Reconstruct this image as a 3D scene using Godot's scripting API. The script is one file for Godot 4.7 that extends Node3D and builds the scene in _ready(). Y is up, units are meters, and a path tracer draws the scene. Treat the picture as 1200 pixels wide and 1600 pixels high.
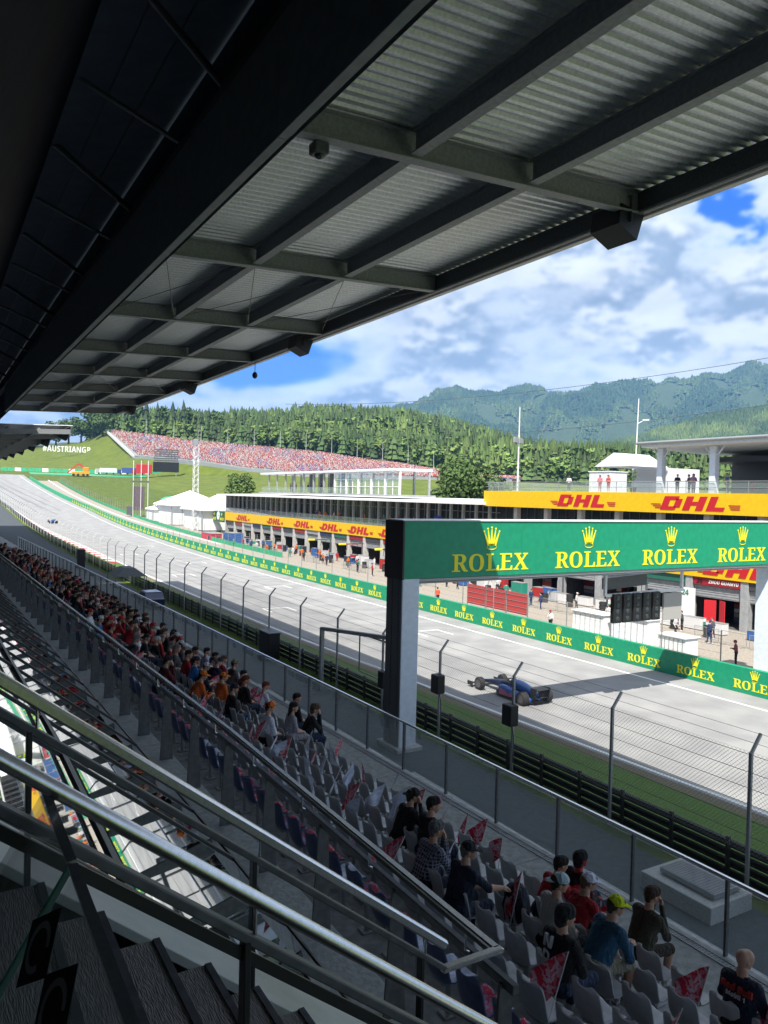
extends Node3D

# ---------------------------------------------------------------- mesh builder
class MB:
	var v := PackedVector3Array()
	var n := PackedVector3Array()
	var u := PackedVector2Array()
	var cl := PackedColorArray()
	var tint = null
	func tri(a: Vector3, b: Vector3, c: Vector3) -> void:
		var m := (a - c).cross(a - b).normalized()
		v.append(a); v.append(b); v.append(c)
		n.append(m); n.append(m); n.append(m)
		if tint != null:
			cl.append(tint); cl.append(tint); cl.append(tint)
	func tris(a: Vector3, b: Vector3, c: Vector3, na: Vector3, nb: Vector3, nc: Vector3) -> void:
		var m := (a - c).cross(a - b)
		if m.dot(na + nb + nc) < 0.0:
			v.append(a); v.append(c); v.append(b)
			n.append(na); n.append(nc); n.append(nb)
		else:
			v.append(a); v.append(b); v.append(c)
			n.append(na); n.append(nb); n.append(nc)
		if tint != null:
			cl.append(tint); cl.append(tint); cl.append(tint)
	func quad(a: Vector3, b: Vector3, c: Vector3, d: Vector3) -> void:
		tri(a, b, c)
		tri(a, c, d)
	func quads(a, b, c, d, na, nb, nc, nd) -> void:
		tris(a, b, c, na, nb, nc)
		tris(a, c, d, na, nc, nd)
	func hexa(p: Array) -> void: # 0-3 bottom ring, 4-7 top ring
		var ctr := Vector3.ZERO
		for q in p:
			ctr += q
		ctr /= 8.0
		for f in [[0, 1, 2, 3], [4, 5, 6, 7], [0, 1, 5, 4], [1, 2, 6, 5], [2, 3, 7, 6], [3, 0, 4, 7]]:
			var a: Vector3 = p[f[0]]
			var b: Vector3 = p[f[1]]
			var c: Vector3 = p[f[2]]
			var d: Vector3 = p[f[3]]
			var m := (a - c).cross(a - b)
			if m.dot((a + c) * 0.5 - ctr) < 0.0:
				quad(a, d, c, b)
			else:
				quad(a, b, c, d)
	func box(c: Vector3, s: Vector3, bs := Basis()) -> void:
		var h := s * 0.5
		var p := []
		for y in [-h.y, h.y]:
			for q in [[-1, -1], [1, -1], [1, 1], [-1, 1]]:
				p.append(c + bs * Vector3(q[0] * h.x, y, q[1] * h.z))
		hexa(p)
	func cbox(c: Vector3, s: Vector3, e: float, bs := Basis()) -> void: # chamfered box
		var h := s * 0.5
		var rings := []
		for k in [[-h.y, e], [-h.y + e, 0.0], [h.y - e, 0.0], [h.y, e]]:
			var x: float = h.x - k[1]
			var z: float = h.z - k[1]
			var r := []
			for q in [[-x + e, -z], [x - e, -z], [x, -z + e], [x, z - e], [x - e, z], [-x + e, z], [-x, z - e], [-x, -z + e]]:
				r.append(c + bs * Vector3(q[0], k[0], q[1]))
			rings.append(r)
		skin(rings, true, true)
	func skin(rings: Array, caps := true, flat := true) -> void:
		var ctr := Vector3.ZERO
		var cnt := 0
		for r in rings:
			for q in r:
				ctr += q
				cnt += 1
		ctr /= cnt
		var k: int = rings[0].size()
		var sgn := 0.0
		for i in rings.size() - 1:
			for j in k:
				var a: Vector3 = rings[i][j]
				var b: Vector3 = rings[i][(j + 1) % k]
				var d: Vector3 = rings[i + 1][(j + 1) % k]
				var lc := Vector3.ZERO
				for q in rings[i]:
					lc += q
				lc /= k
				sgn += (a - d).cross(a - b).normalized().dot((a - lc))
		for i in rings.size() - 1:
			for j in k:
				var a: Vector3 = rings[i][j]
				var b: Vector3 = rings[i][(j + 1) % k]
				var c: Vector3 = rings[i + 1][(j + 1) % k]
				var d: Vector3 = rings[i + 1][j]
				if flat:
					if sgn < 0.0:
						quad(a, d, c, b)
					else:
						quad(a, b, c, d)
				else:
					var cA := Vector3.ZERO
					var cB := Vector3.ZERO
					for q in k:
						cA += rings[i][q]
						cB += rings[i + 1][q]
					cA /= k
					cB /= k
					var ax := (cB - cA).normalized()
					var f := func(q: Vector3, o: Vector3) -> Vector3:
						var w := q - o
						w -= ax * w.dot(ax)
						return w.normalized() if w.length() > 1e-6 else ax
					quads(a, b, c, d, f.call(a, cA), f.call(b, cA), f.call(c, cB), f.call(d, cB))
		if caps:
			for e in [[0, 1], [rings.size() - 1, rings.size() - 2]]:
				var o := Vector3.ZERO
				var o2 := Vector3.ZERO
				for q in k:
					o += rings[e[0]][q]
					o2 += rings[e[1]][q]
				o /= k
				o2 /= k
				for j in k:
					var a: Vector3 = rings[e[0]][j]
					var b: Vector3 = rings[e[0]][(j + 1) % k]
					var m := (o - b).cross(o - a)
					if m.dot(o - o2) < 0.0:
						tri(o, b, a)
					else:
						tri(o, a, b)
	func beam(a: Vector3, b: Vector3, w: float, h: float, up := Vector3.UP, e := 0.0) -> void:
		var d := b - a
		var l := d.length()
		d /= l
		var side := d.cross(up)
		if side.length() < 0.01:
			side = d.cross(Vector3.RIGHT)
		side = side.normalized()
		var uu := side.cross(d).normalized()
		var bs := Basis(side, uu, -d)
		if e > 0.0:
			cbox((a + b) * 0.5, Vector3(w, h, l), e, bs)
		else:
			box((a + b) * 0.5, Vector3(w, h, l), bs)
	func ibeam(a: Vector3, b: Vector3, w: float, h: float, t := 0.025) -> void:
		var up := Vector3.UP
		beam(a + up * (t * 0.5), b + up * (t * 0.5), w, t)
		beam(a + up * (h - t * 0.5), b + up * (h - t * 0.5), w, t)
		beam(a + up * (h * 0.5), b + up * (h * 0.5), t, h - 2.0 * t)
	func ring(o: Vector3, ax: Vector3, r: float, k: int, up := Vector3.UP) -> Array:
		var s := ax.cross(up)
		if s.length() < 0.05:
			s = ax.cross(Vector3.RIGHT)
		s = s.normalized()
		var t := s.cross(ax).normalized()
		var out := []
		for i in k:
			var an := TAU * i / k
			out.append(o + (s * cos(an) + t * sin(an)) * r)
		return out
	func tube(pts: Array, r, k := 8, caps := true) -> void:
		var rings := []
		for i in pts.size():
			var ax: Vector3
			if i == 0:
				ax = pts[1] - pts[0]
			elif i == pts.size() - 1:
				ax = pts[i] - pts[i - 1]
			else:
				ax = (pts[i + 1] - pts[i]).normalized() + (pts[i] - pts[i - 1]).normalized()
			rings.append(ring(pts[i], ax.normalized(), r[i] if r is Array else r, k))
		skin(rings, caps, k < 6)
	func ball(c: Vector3, r: Vector3, nu := 12, nv := 8, v0 := 0.0, v1 := 1.0, bs := Basis()) -> void:
		for i in nv:
			var t0: float = PI * lerpf(v0, v1, float(i) / nv)
			var t1: float = PI * lerpf(v0, v1, float(i + 1) / nv)
			for j in nu:
				var p0 := TAU * j / nu
				var p1 := TAU * (j + 1) / nu
				var q := []
				var m := []
				for e in [[t0, p0], [t0, p1], [t1, p1], [t1, p0]]:
					var d := Vector3(sin(e[0]) * cos(e[1]), cos(e[0]), sin(e[0]) * sin(e[1]))
					q.append(c + bs * (d * r))
					m.append((bs * (d / r)).normalized())
				if i > 0 or v0 > 0.0:
					tris(q[0], q[1], q[2], m[0], m[1], m[2])
				if i < nv - 1 or v1 < 1.0:
					tris(q[0], q[2], q[3], m[0], m[2], m[3])
				elif i == 0:
					tris(q[0], q[2], q[3], m[0], m[2], m[3])
	func plate(poly: PackedVector2Array, o: Vector3, ex: Vector3, ey: Vector3, depth: float) -> void: # extruded flat outline
		var ez := ex.cross(ey).normalized()
		var idx := Geometry2D.triangulate_polygon(poly)
		for i in range(0, idx.size(), 3):
			var a := o + ex * poly[idx[i]].x + ey * poly[idx[i]].y
			var b := o + ex * poly[idx[i + 1]].x + ey * poly[idx[i + 1]].y
			var c := o + ex * poly[idx[i + 2]].x + ey * poly[idx[i + 2]].y
			tris(a + ez * depth, b + ez * depth, c + ez * depth, ez, ez, ez)
			tris(a, b, c, -ez, -ez, -ez)
		for i in poly.size():
			var p := poly[i]
			var q := poly[(i + 1) % poly.size()]
			var a := o + ex * p.x + ey * p.y
			var b := o + ex * q.x + ey * q.y
			quad(a, b, b + ez * depth, a + ez * depth)
	func sheet(f: Callable, nu: int, nv: int) -> void: # f(s, t) -> point, smooth
		var pt := []
		for i in nu + 1:
			var row := []
			for j in nv + 1:
				row.append(f.call(float(i) / nu, float(j) / nv))
			pt.append(row)
		var nm := []
		for i in nu + 1:
			var row := []
			for j in nv + 1:
				var du: Vector3 = pt[mini(i + 1, nu)][j] - pt[maxi(i - 1, 0)][j]
				var dv: Vector3 = pt[i][mini(j + 1, nv)] - pt[i][maxi(j - 1, 0)]
				row.append(du.cross(dv).normalized())
			nm.append(row)
		for i in nu:
			for j in nv:
				quads(pt[i][j], pt[i + 1][j], pt[i + 1][j + 1], pt[i][j + 1], nm[i][j], nm[i + 1][j], nm[i + 1][j + 1], nm[i][j + 1])
				for q in [[i, j], [i + 1, j], [i + 1, j + 1], [i, j], [i + 1, j + 1], [i, j + 1]]:
					pass
	func add(o: MB, t: Transform3D) -> void:
		for i in o.v.size():
			v.append(t * o.v[i])
			n.append((t.basis * o.n[i]).normalized())
	func arrays() -> Array:
		var a := []
		a.resize(Mesh.ARRAY_MAX)
		a[Mesh.ARRAY_VERTEX] = v
		a[Mesh.ARRAY_NORMAL] = n
		if u.size() == v.size():
			a[Mesh.ARRAY_TEX_UV] = u
		if cl.size() == v.size() and cl.size() > 0:
			a[Mesh.ARRAY_COLOR] = cl
		return a
	func mesh() -> ArrayMesh:
		var m := ArrayMesh.new()
		m.add_surface_from_arrays(Mesh.PRIMITIVE_TRIANGLES, arrays())
		return m

# ---------------------------------------------------------------- scene helpers
var taken := {}
var M := {}
var rng := RandomNumberGenerator.new()
var serif: SystemFont
var sans: SystemFont

func numbered(called: String) -> String:
	var k: int = taken.get(called, 0)
	taken[called] = k + 1
	return called if k == 0 else "%s_%03d" % [called, k]

func tag(o: Node3D, label: String, category: String, group := "") -> void:
	o.set_meta("label", label)
	o.set_meta("category", category)
	if group != "":
		o.set_meta("group", group)

func thing(called: String, label: String, category: String, at := Vector3.ZERO, turn := 0.0, group := "") -> Node3D:
	var o := Node3D.new()
	o.name = numbered(called)
	add_child(o)
	o.position = at
	o.rotation.y = turn
	tag(o, label, category, group)
	return o

func obj(called: String, b, m: Material, parent: Node3D = null) -> MeshInstance3D:
	var o := MeshInstance3D.new()
	o.mesh = b.mesh() if b is MB else b
	if m != null:
		o.material_override = m
	if parent == null:
		o.name = numbered(called)
		add_child(o)
	else:
		o.name = called
		parent.add_child(o, true)
	return o

func struct(called: String, b, m: Material) -> MeshInstance3D:
	var o := obj(called, b, m)
	o.set_meta("kind", "structure")
	return o

func copy(o: Node3D, at: Vector3, turn: float, label := "", group := "") -> Node3D:
	var c: Node3D = o.duplicate()
	c.name = numbered(String(o.name).rstrip("0123456789").rstrip("_"))
	add_child(c)
	c.position = at
	c.rotation.y = turn
	if label != "":
		c.set_meta("label", label)
	if group != "":
		c.set_meta("group", group)
	return c

func L(r: float, g: float, b: float) -> Color:
	return Color(r, g, b).linear_to_srgb()

func plain(c: Color, rough := 0.6, metal := 0.0) -> StandardMaterial3D:
	var m := StandardMaterial3D.new()
	m.albedo_color = c
	m.roughness = rough
	m.metallic = metal
	return m

func noise_tex(seed_: int, freq: float, ramp: Array, size := 256, oct := 4, kind := FastNoiseLite.TYPE_SIMPLEX_SMOOTH) -> NoiseTexture2D:
	var f := FastNoiseLite.new()
	f.seed = seed_
	f.frequency = freq
	f.noise_type = kind
	f.fractal_octaves = oct
	var t := NoiseTexture2D.new()
	t.width = size
	t.height = size
	t.seamless = true
	t.noise = f
	var g := Gradient.new()
	var offs := PackedFloat32Array()
	var cols := PackedColorArray()
	for k in ramp:
		offs.append(k[0])
		cols.append(k[1])
	g.offsets = offs
	g.colors = cols
	t.color_ramp = g
	return t

func grain(seed_: int, c1: Color, c2: Color, metres: float, rough := 0.7, freq := 0.02, bump := 0.0, metal := 0.0) -> StandardMaterial3D:
	var m := StandardMaterial3D.new()
	m.albedo_texture = noise_tex(seed_, freq, [[0.2, c1], [0.8, c2]])
	m.uv1_triplanar = true
	m.uv1_world_triplanar = true
	m.uv1_scale = Vector3.ONE / metres
	m.roughness = rough
	m.metallic = metal
	if bump > 0.0:
		m.heightmap_enabled = true
		m.heightmap_scale = bump
		m.heightmap_texture = noise_tex(seed_ + 7, freq * 2.0, [[0.0, Color.BLACK], [1.0, Color.WHITE]])
	return m

func words(text: String, height: float, depth: float, font: Font) -> TextMesh:
	var t := TextMesh.new()
	t.text = text
	t.font = font
	t.font_size = 64
	t.pixel_size = height / 46.0
	t.depth = depth
	t.curve_step = 2.0
	return t

func rise(z: float) -> float: # the track climbs towards the first corner
	var d := -z - 100.0
	if d <= 0.0:
		return 0.0
	return 1.57e-4 * d * d if d < 330.0 else 17.1 + 0.1036 * minf(d - 330.0, 22.0)

func bend(z: float) -> float: # the stand bends slightly away from the track
	return -0.022 * maxf(0.0, -z - 8.0)

func along_stand(b: MB, x: float, y: float, z0: float, z1: float, w: float, h: float, e := 0.0, up := Vector3.UP) -> void:
	var zs := [z0]
	if z0 > -8.0 and z1 < -8.0:
		zs.append(-8.0)
	zs.append(z1)
	for i in zs.size() - 1:
		b.beam(Vector3(x + bend(zs[i]), y, zs[i] + (0.0 if i == 0 else 0.004)), Vector3(x + bend(zs[i + 1]), y, zs[i + 1]), w, h, up, e)

func nth(k: int) -> String:
	if k % 100 >= 11 and k % 100 <= 13:
		return "%dth" % k
	return "%d%s" % [k, {1: "st", 2: "nd", 3: "rd"}.get(k % 10, "th")]

# ---------------------------------------------------------------- sky, sun, camera
func make_sky() -> ImageTexture:
	var w := 2048
	var h := 1024
	var im := Image.create(w, h, false, Image.FORMAT_RGB8)
	var big := FastNoiseLite.new()
	big.seed = 29
	big.frequency = 1.0
	big.fractal_octaves = 6
	big.fractal_gain = 0.55
	var lump := FastNoiseLite.new()
	lump.seed = 8
	lump.frequency = 3.4
	lump.fractal_octaves = 6
	lump.fractal_gain = 0.6
	var top := Color(0.09, 0.36, 0.86)
	var low := Color(0.38, 0.68, 0.96)
	for y in h / 2:
		var el := PI * 0.5 - PI * (y + 0.5) / h
		var s := sin(el)
		var de := rad_to_deg(el)
		var blue := low.lerp(top, clampf(pow(s * 2.0, 0.6), 0.0, 1.0))
		var mist := exp(-de / 2.6) * 0.45
		for x in w:
			var az := wrapf(TAU * (x + 0.5) / w, -PI, PI)
			var d := Vector3(sin(az) * cos(el), s, -cos(az) * cos(el))
			var q := d / (s + 0.30)
			var n0 := big.get_noise_3d(q.x * 0.62, q.y * 1.3, q.z * 0.62)
			var n1 := lump.get_noise_3d(q.x, q.y * 1.9, q.z)
			var n2 := lump.get_noise_3d(q.x + 0.02, q.y * 1.9 + 0.05, q.z - 0.02)
			var dx := rad_to_deg(az)
			var hole := (1.0 + 0.9 * n1) * exp(-pow((dx - 22.5) / 7.0, 2.0) - pow((de - 9.6) / 2.6, 2.0))
			hole += (0.62 - 1.1 * n1) * exp(-pow((dx - 53.5) / 6.0, 2.0) - pow((de - 18.5) / 3.2, 2.0))
			hole += 0.7 * exp(-pow((dx - 37.5) / 1.6, 2.0) - pow((de - 6.2) / 0.9, 2.0))
			var dens := n0 * 0.9 + n1 * 0.60 + 0.62 - hole
			var cover := smoothstep(-0.05, 0.20, dens)
			var thick := clampf(dens * 1.35, 0.0, 1.0)
			var light := clampf(0.5 + (n1 - n2) * 3.4, 0.0, 1.0)
			var deep := smoothstep(0.55, 1.0, thick + 0.25 * n0)
			var cloud := Color(0.965, 0.975, 0.99).lerp(Color(0.60, 0.67, 0.76), deep * (1.0 - 0.75 * light))
			cloud = cloud * clampf(0.98 + 0.16 * n1, 0.6, 1.04)
			var c := blue.lerp(cloud, cover * (0.72 + 0.28 * thick))
			c = c.lerp(Color(0.88, 0.93, 0.98), mist)
			c.a = 1.0
			im.set_pixel(x, y, c)
	im.fill_rect(Rect2i(0, h / 2, w, h - h / 2), Color(0.42, 0.45, 0.36))
	return ImageTexture.create_from_image(im)

func set_camera_and_light() -> void:
	var cam := Camera3D.new()
	cam.name = "camera"
	var yaw := deg_to_rad(30.5)
	var pitch := deg_to_rad(1.24)
	var roll := deg_to_rad(1.35)
	var fwd := Vector3(sin(yaw) * cos(pitch), -sin(pitch), -cos(yaw) * cos(pitch))
	var r0 := fwd.cross(Vector3.UP).normalized()
	var u0 := r0.cross(fwd)
	cam.transform = Transform3D(Basis(r0 * cos(roll) + u0 * sin(roll), u0 * cos(roll) - r0 * sin(roll), -fwd), Vector3(0, 11, 0))
	cam.fov = 2.0 * rad_to_deg(atan(800.0 / 1200.0))
	cam.near = 0.05
	cam.far = 12000.0
	add_child(cam)
	cam.current = true
	var env := Environment.new()
	env.background_mode = Environment.BG_SKY
	env.sky = Sky.new()
	var pan := PanoramaSkyMaterial.new()
	pan.panorama = make_sky()
	pan.energy_multiplier = 0.49
	env.sky.sky_material = pan
	env.tonemap_mode = Environment.TONE_MAPPER_LINEAR
	env.tonemap_exposure = 2.85
	env.sdfgi_enabled = true
	env.ssao_enabled = true
	env.ssil_enabled = true
	env.fog_enabled = true
	env.fog_density = 0.00011
	env.fog_light_color = Color(0.50, 0.72, 0.98)
	var we := WorldEnvironment.new()
	we.name = "world_environment"
	we.environment = env
	add_child(we)
	var sun := DirectionalLight3D.new()
	sun.name = "sun"
	sun.light_energy = 1.05
	sun.light_color = Color(1.0, 0.975, 0.93)
	sun.light_angular_distance = 0.5
	sun.shadow_enabled = true
	add_child(sun)
	sun.look_at_from_position(Vector3(0, 60, 0), Vector3(0, 60, 0) + Vector3(0.45, -1.0, -0.5), Vector3.UP)

# ---------------------------------------------------------------- materials
func detail(m: StandardMaterial3D, t: Texture2D, metres: float) -> void:
	m.detail_enabled = true
	m.detail_blend_mode = BaseMaterial3D.BLEND_MODE_MUL
	m.detail_albedo = t
	m.detail_uv_layer = BaseMaterial3D.DETAIL_UV_2
	m.uv2_triplanar = true
	m.uv2_world_triplanar = true
	m.uv2_scale = Vector3.ONE / metres

func make_materials() -> void:
	serif = SystemFont.new()
	serif.font_names = PackedStringArray(["Droid Serif"])
	serif.font_weight = 700
	sans = SystemFont.new()
	sans.font_names = PackedStringArray(["Droid Sans"])
	sans.font_weight = 700
	M.grass = grain(21, L(0.075, 0.125, 0.006), L(0.16, 0.20, 0.014), 22.0, 0.95, 0.02, 0.0)
	detail(M.grass, noise_tex(23, 0.06, [[0.15, Color(0.62, 0.66, 0.55)], [0.85, Color(1, 1, 1)]], 512, 5), 3.0)
	M.verge = grain(24, L(0.06, 0.14, 0.020), L(0.15, 0.24, 0.045), 1.3, 0.95, 0.05, 6.0)
	M.dry = grain(25, L(0.14, 0.12, 0.08), L(0.22, 0.19, 0.12), 0.9, 0.95, 0.05, 3.0)
	M.track = grain(31, L(0.275, 0.275, 0.275), L(0.325, 0.325, 0.32), 1.1, 0.85, 0.06, 0.6)
	detail(M.track, noise_tex(33, 0.02, [[0.2, Color(0.89, 0.89, 0.90)], [0.8, Color(1, 1, 1)]], 512, 6), 37.0)
	M.pitlane = grain(35, L(0.24, 0.215, 0.185), L(0.33, 0.295, 0.25), 2.6, 0.85, 0.03, 0.4)
	M.path = grain(36, L(0.045, 0.055, 0.062), L(0.070, 0.082, 0.092), 2.2, 0.9, 0.03, 0.5)
	M.paint = grain(37, L(0.74, 0.74, 0.72), L(0.84, 0.84, 0.82), 0.8, 0.6, 0.03)
	M.runoff = grain(38, L(0.03, 0.30, 0.16), L(0.05, 0.38, 0.20), 8.0, 0.8)
	M.gravel = grain(39, L(0.50, 0.42, 0.32), L(0.62, 0.54, 0.43), 6.0, 0.95)
	M.concrete = grain(41, L(0.34, 0.355, 0.35), L(0.47, 0.485, 0.475), 1.7, 0.85, 0.03, 0.5)
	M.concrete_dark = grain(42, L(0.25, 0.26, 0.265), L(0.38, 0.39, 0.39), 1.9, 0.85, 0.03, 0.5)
	M.kerbstone = grain(43, L(0.38, 0.40, 0.39), L(0.50, 0.52, 0.51), 0.9, 0.8, 0.03, 0.3)
	M.steel_dark = grain(44, L(0.075, 0.080, 0.088), L(0.115, 0.120, 0.130), 0.8, 0.45, 0.03)
	M.steel_black = plain(L(0.022, 0.023, 0.026), 0.4)
	M.steel = grain(45, L(0.58, 0.58, 0.58), L(0.70, 0.70, 0.70), 0.35, 0.24, 0.05, 0.0, 0.95)
	M.galv = grain(46, L(0.30, 0.31, 0.32), L(0.42, 0.43, 0.44), 0.5, 0.5, 0.05, 0.0, 0.5)
	M.beam = grain(47, L(0.215, 0.232, 0.245), L(0.28, 0.30, 0.315), 1.1, 0.6, 0.03)
	M.deck = grain(48, L(0.50, 0.525, 0.55), L(0.66, 0.69, 0.715), 0.9, 0.35, 0.03, 0.0, 0.4)
	M.girder = grain(49, L(0.17, 0.20, 0.205), L(0.21, 0.24, 0.245), 3.0, 0.6, 0.02)
	M.ceiling = grain(50, L(0.070, 0.088, 0.112), L(0.092, 0.110, 0.135), 4.0, 0.8, 0.02)
	M.facade = grain(51, L(0.014, 0.014, 0.022), L(0.020, 0.020, 0.028), 4.0, 0.7, 0.02)
	M.facade.metallic_specular = 0.15
	M.gutter = plain(L(0.58, 0.56, 0.53), 0.5)
	M.mirror = plain(L(0.80, 0.83, 0.83), 0.015, 1.0)
	M.glass = plain(Color(0.80, 0.88, 0.87, 0.12), 0.03)
	M.glass.transparency = BaseMaterial3D.TRANSPARENCY_ALPHA
	M.glass_edge = plain(L(0.02, 0.10, 0.075), 0.15)
	M.glass_dark = plain(L(0.035, 0.045, 0.05), 0.05, 0.0)
	M.panel_grey = grain(52, L(0.44, 0.47, 0.445), L(0.52, 0.55, 0.52), 1.2, 0.45, 0.02)
	M.tread = grain(53, L(0.28, 0.26, 0.235), L(0.43, 0.40, 0.365), 0.5, 0.8, 0.03, 1.0)
	M.tread.uv1_scale = Vector3(9.0, 9.0, 1.1)
	M.black = plain(L(0.010, 0.010, 0.012), 0.5)
	M.rubber = grain(54, L(0.016, 0.016, 0.017), L(0.03, 0.03, 0.031), 0.4, 0.8)
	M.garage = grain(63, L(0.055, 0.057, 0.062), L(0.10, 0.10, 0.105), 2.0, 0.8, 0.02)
	M.rail_dark = grain(64, L(0.030, 0.032, 0.034), L(0.055, 0.057, 0.06), 0.7, 0.5, 0.03)
	M.kerb_red = grain(65, L(0.40, 0.03, 0.04), L(0.52, 0.06, 0.07), 0.9, 0.6, 0.03)
	M.skid = plain(L(0.17, 0.17, 0.17), 0.8)
	M.white = grain(55, L(0.70, 0.70, 0.70), L(0.80, 0.80, 0.80), 1.4, 0.5, 0.02)
	M.white_wall = grain(56, L(0.56, 0.57, 0.57), L(0.66, 0.67, 0.66), 3.0, 0.7, 0.02)
	M.grey_wall = grain(57, L(0.27, 0.28, 0.29), L(0.34, 0.35, 0.36), 3.0, 0.7, 0.02)
	M.pier = grain(58, L(0.40, 0.39, 0.37), L(0.50, 0.49, 0.47), 2.0, 0.8, 0.02)
	M.green_board = grain(59, L(0.004, 0.245, 0.125), L(0.006, 0.285, 0.150), 2.5, 0.5, 0.02)
	M.gold = plain(L(0.80, 0.74, 0.02), 0.45)
	M.yellow_board = grain(60, L(0.68, 0.41, 0.003), L(0.75, 0.46, 0.004), 3.0, 0.5, 0.02)
	M.red = plain(L(0.46, 0.012, 0.020), 0.5)
	M.red_dark = grain(61, L(0.24, 0.010, 0.022), L(0.32, 0.014, 0.03), 1.0, 0.5)
	M.tent = plain(L(0.78, 0.79, 0.80), 0.7)
	M.tent.backlight_enabled = true
	M.tent.backlight = Color(0.3, 0.3, 0.3)
	M.pillar = grain(62, L(0.66, 0.72, 0.80), L(0.73, 0.79, 0.87), 2.0, 0.6, 0.02)

# ---------------------------------------------------------------- ground, road
func near_edge(z: float) -> float:
	var k := [[30, 25.6], [-16, 25.6], [-30, 25.0], [-57, 23.9], [-100, 23.8], [-118, 24.2], [-150, 24.1], [-200, 22.6], [-246, 21.8], [-303, 20.6], [-360, 18.0], [-480, 8.0]]
	return along(k, z)

func along(k: Array, z: float) -> float:
	for i in k.size() - 1:
		if z <= k[i][0] and z >= k[i + 1][0]:
			return lerpf(k[i][1], k[i + 1][1], (z - k[i][0]) / float(k[i + 1][0] - k[i][0]))
	return k[0][1] if z > k[0][0] else k[-1][1]

func wall_line(z: float) -> float:
	var k := [[30, 40.5], [-105, 40.9], [-150, 41.6], [-200, 42.2], [-260, 43.6], [-346, 42.0], [-425, 40.0], [-480, 40.0]]
	return along(k, z)

func strip(called: String, x0: Callable, x1: Callable, za: float, zb: float, lift: float, m: Material, step := 6.0) -> void:
	var b := MB.new()
	var k := int(ceil(absf(zb - za) / step))
	for i in k:
		var z0 := lerpf(za, zb, float(i) / k)
		var z1 := lerpf(za, zb, float(i + 1) / k)
		var y0 := rise(z0) + lift
		var y1 := rise(z1) + lift
		var a := Vector3(x0.call(z0), y0, z0)
		var c := Vector3(x1.call(z0), y0, z0)
		var d := Vector3(x1.call(z1), y1, z1)
		var e := Vector3(x0.call(z1), y1, z1)
		b.quad(a, e, d, c)
	struct(called, b, m)

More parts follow.
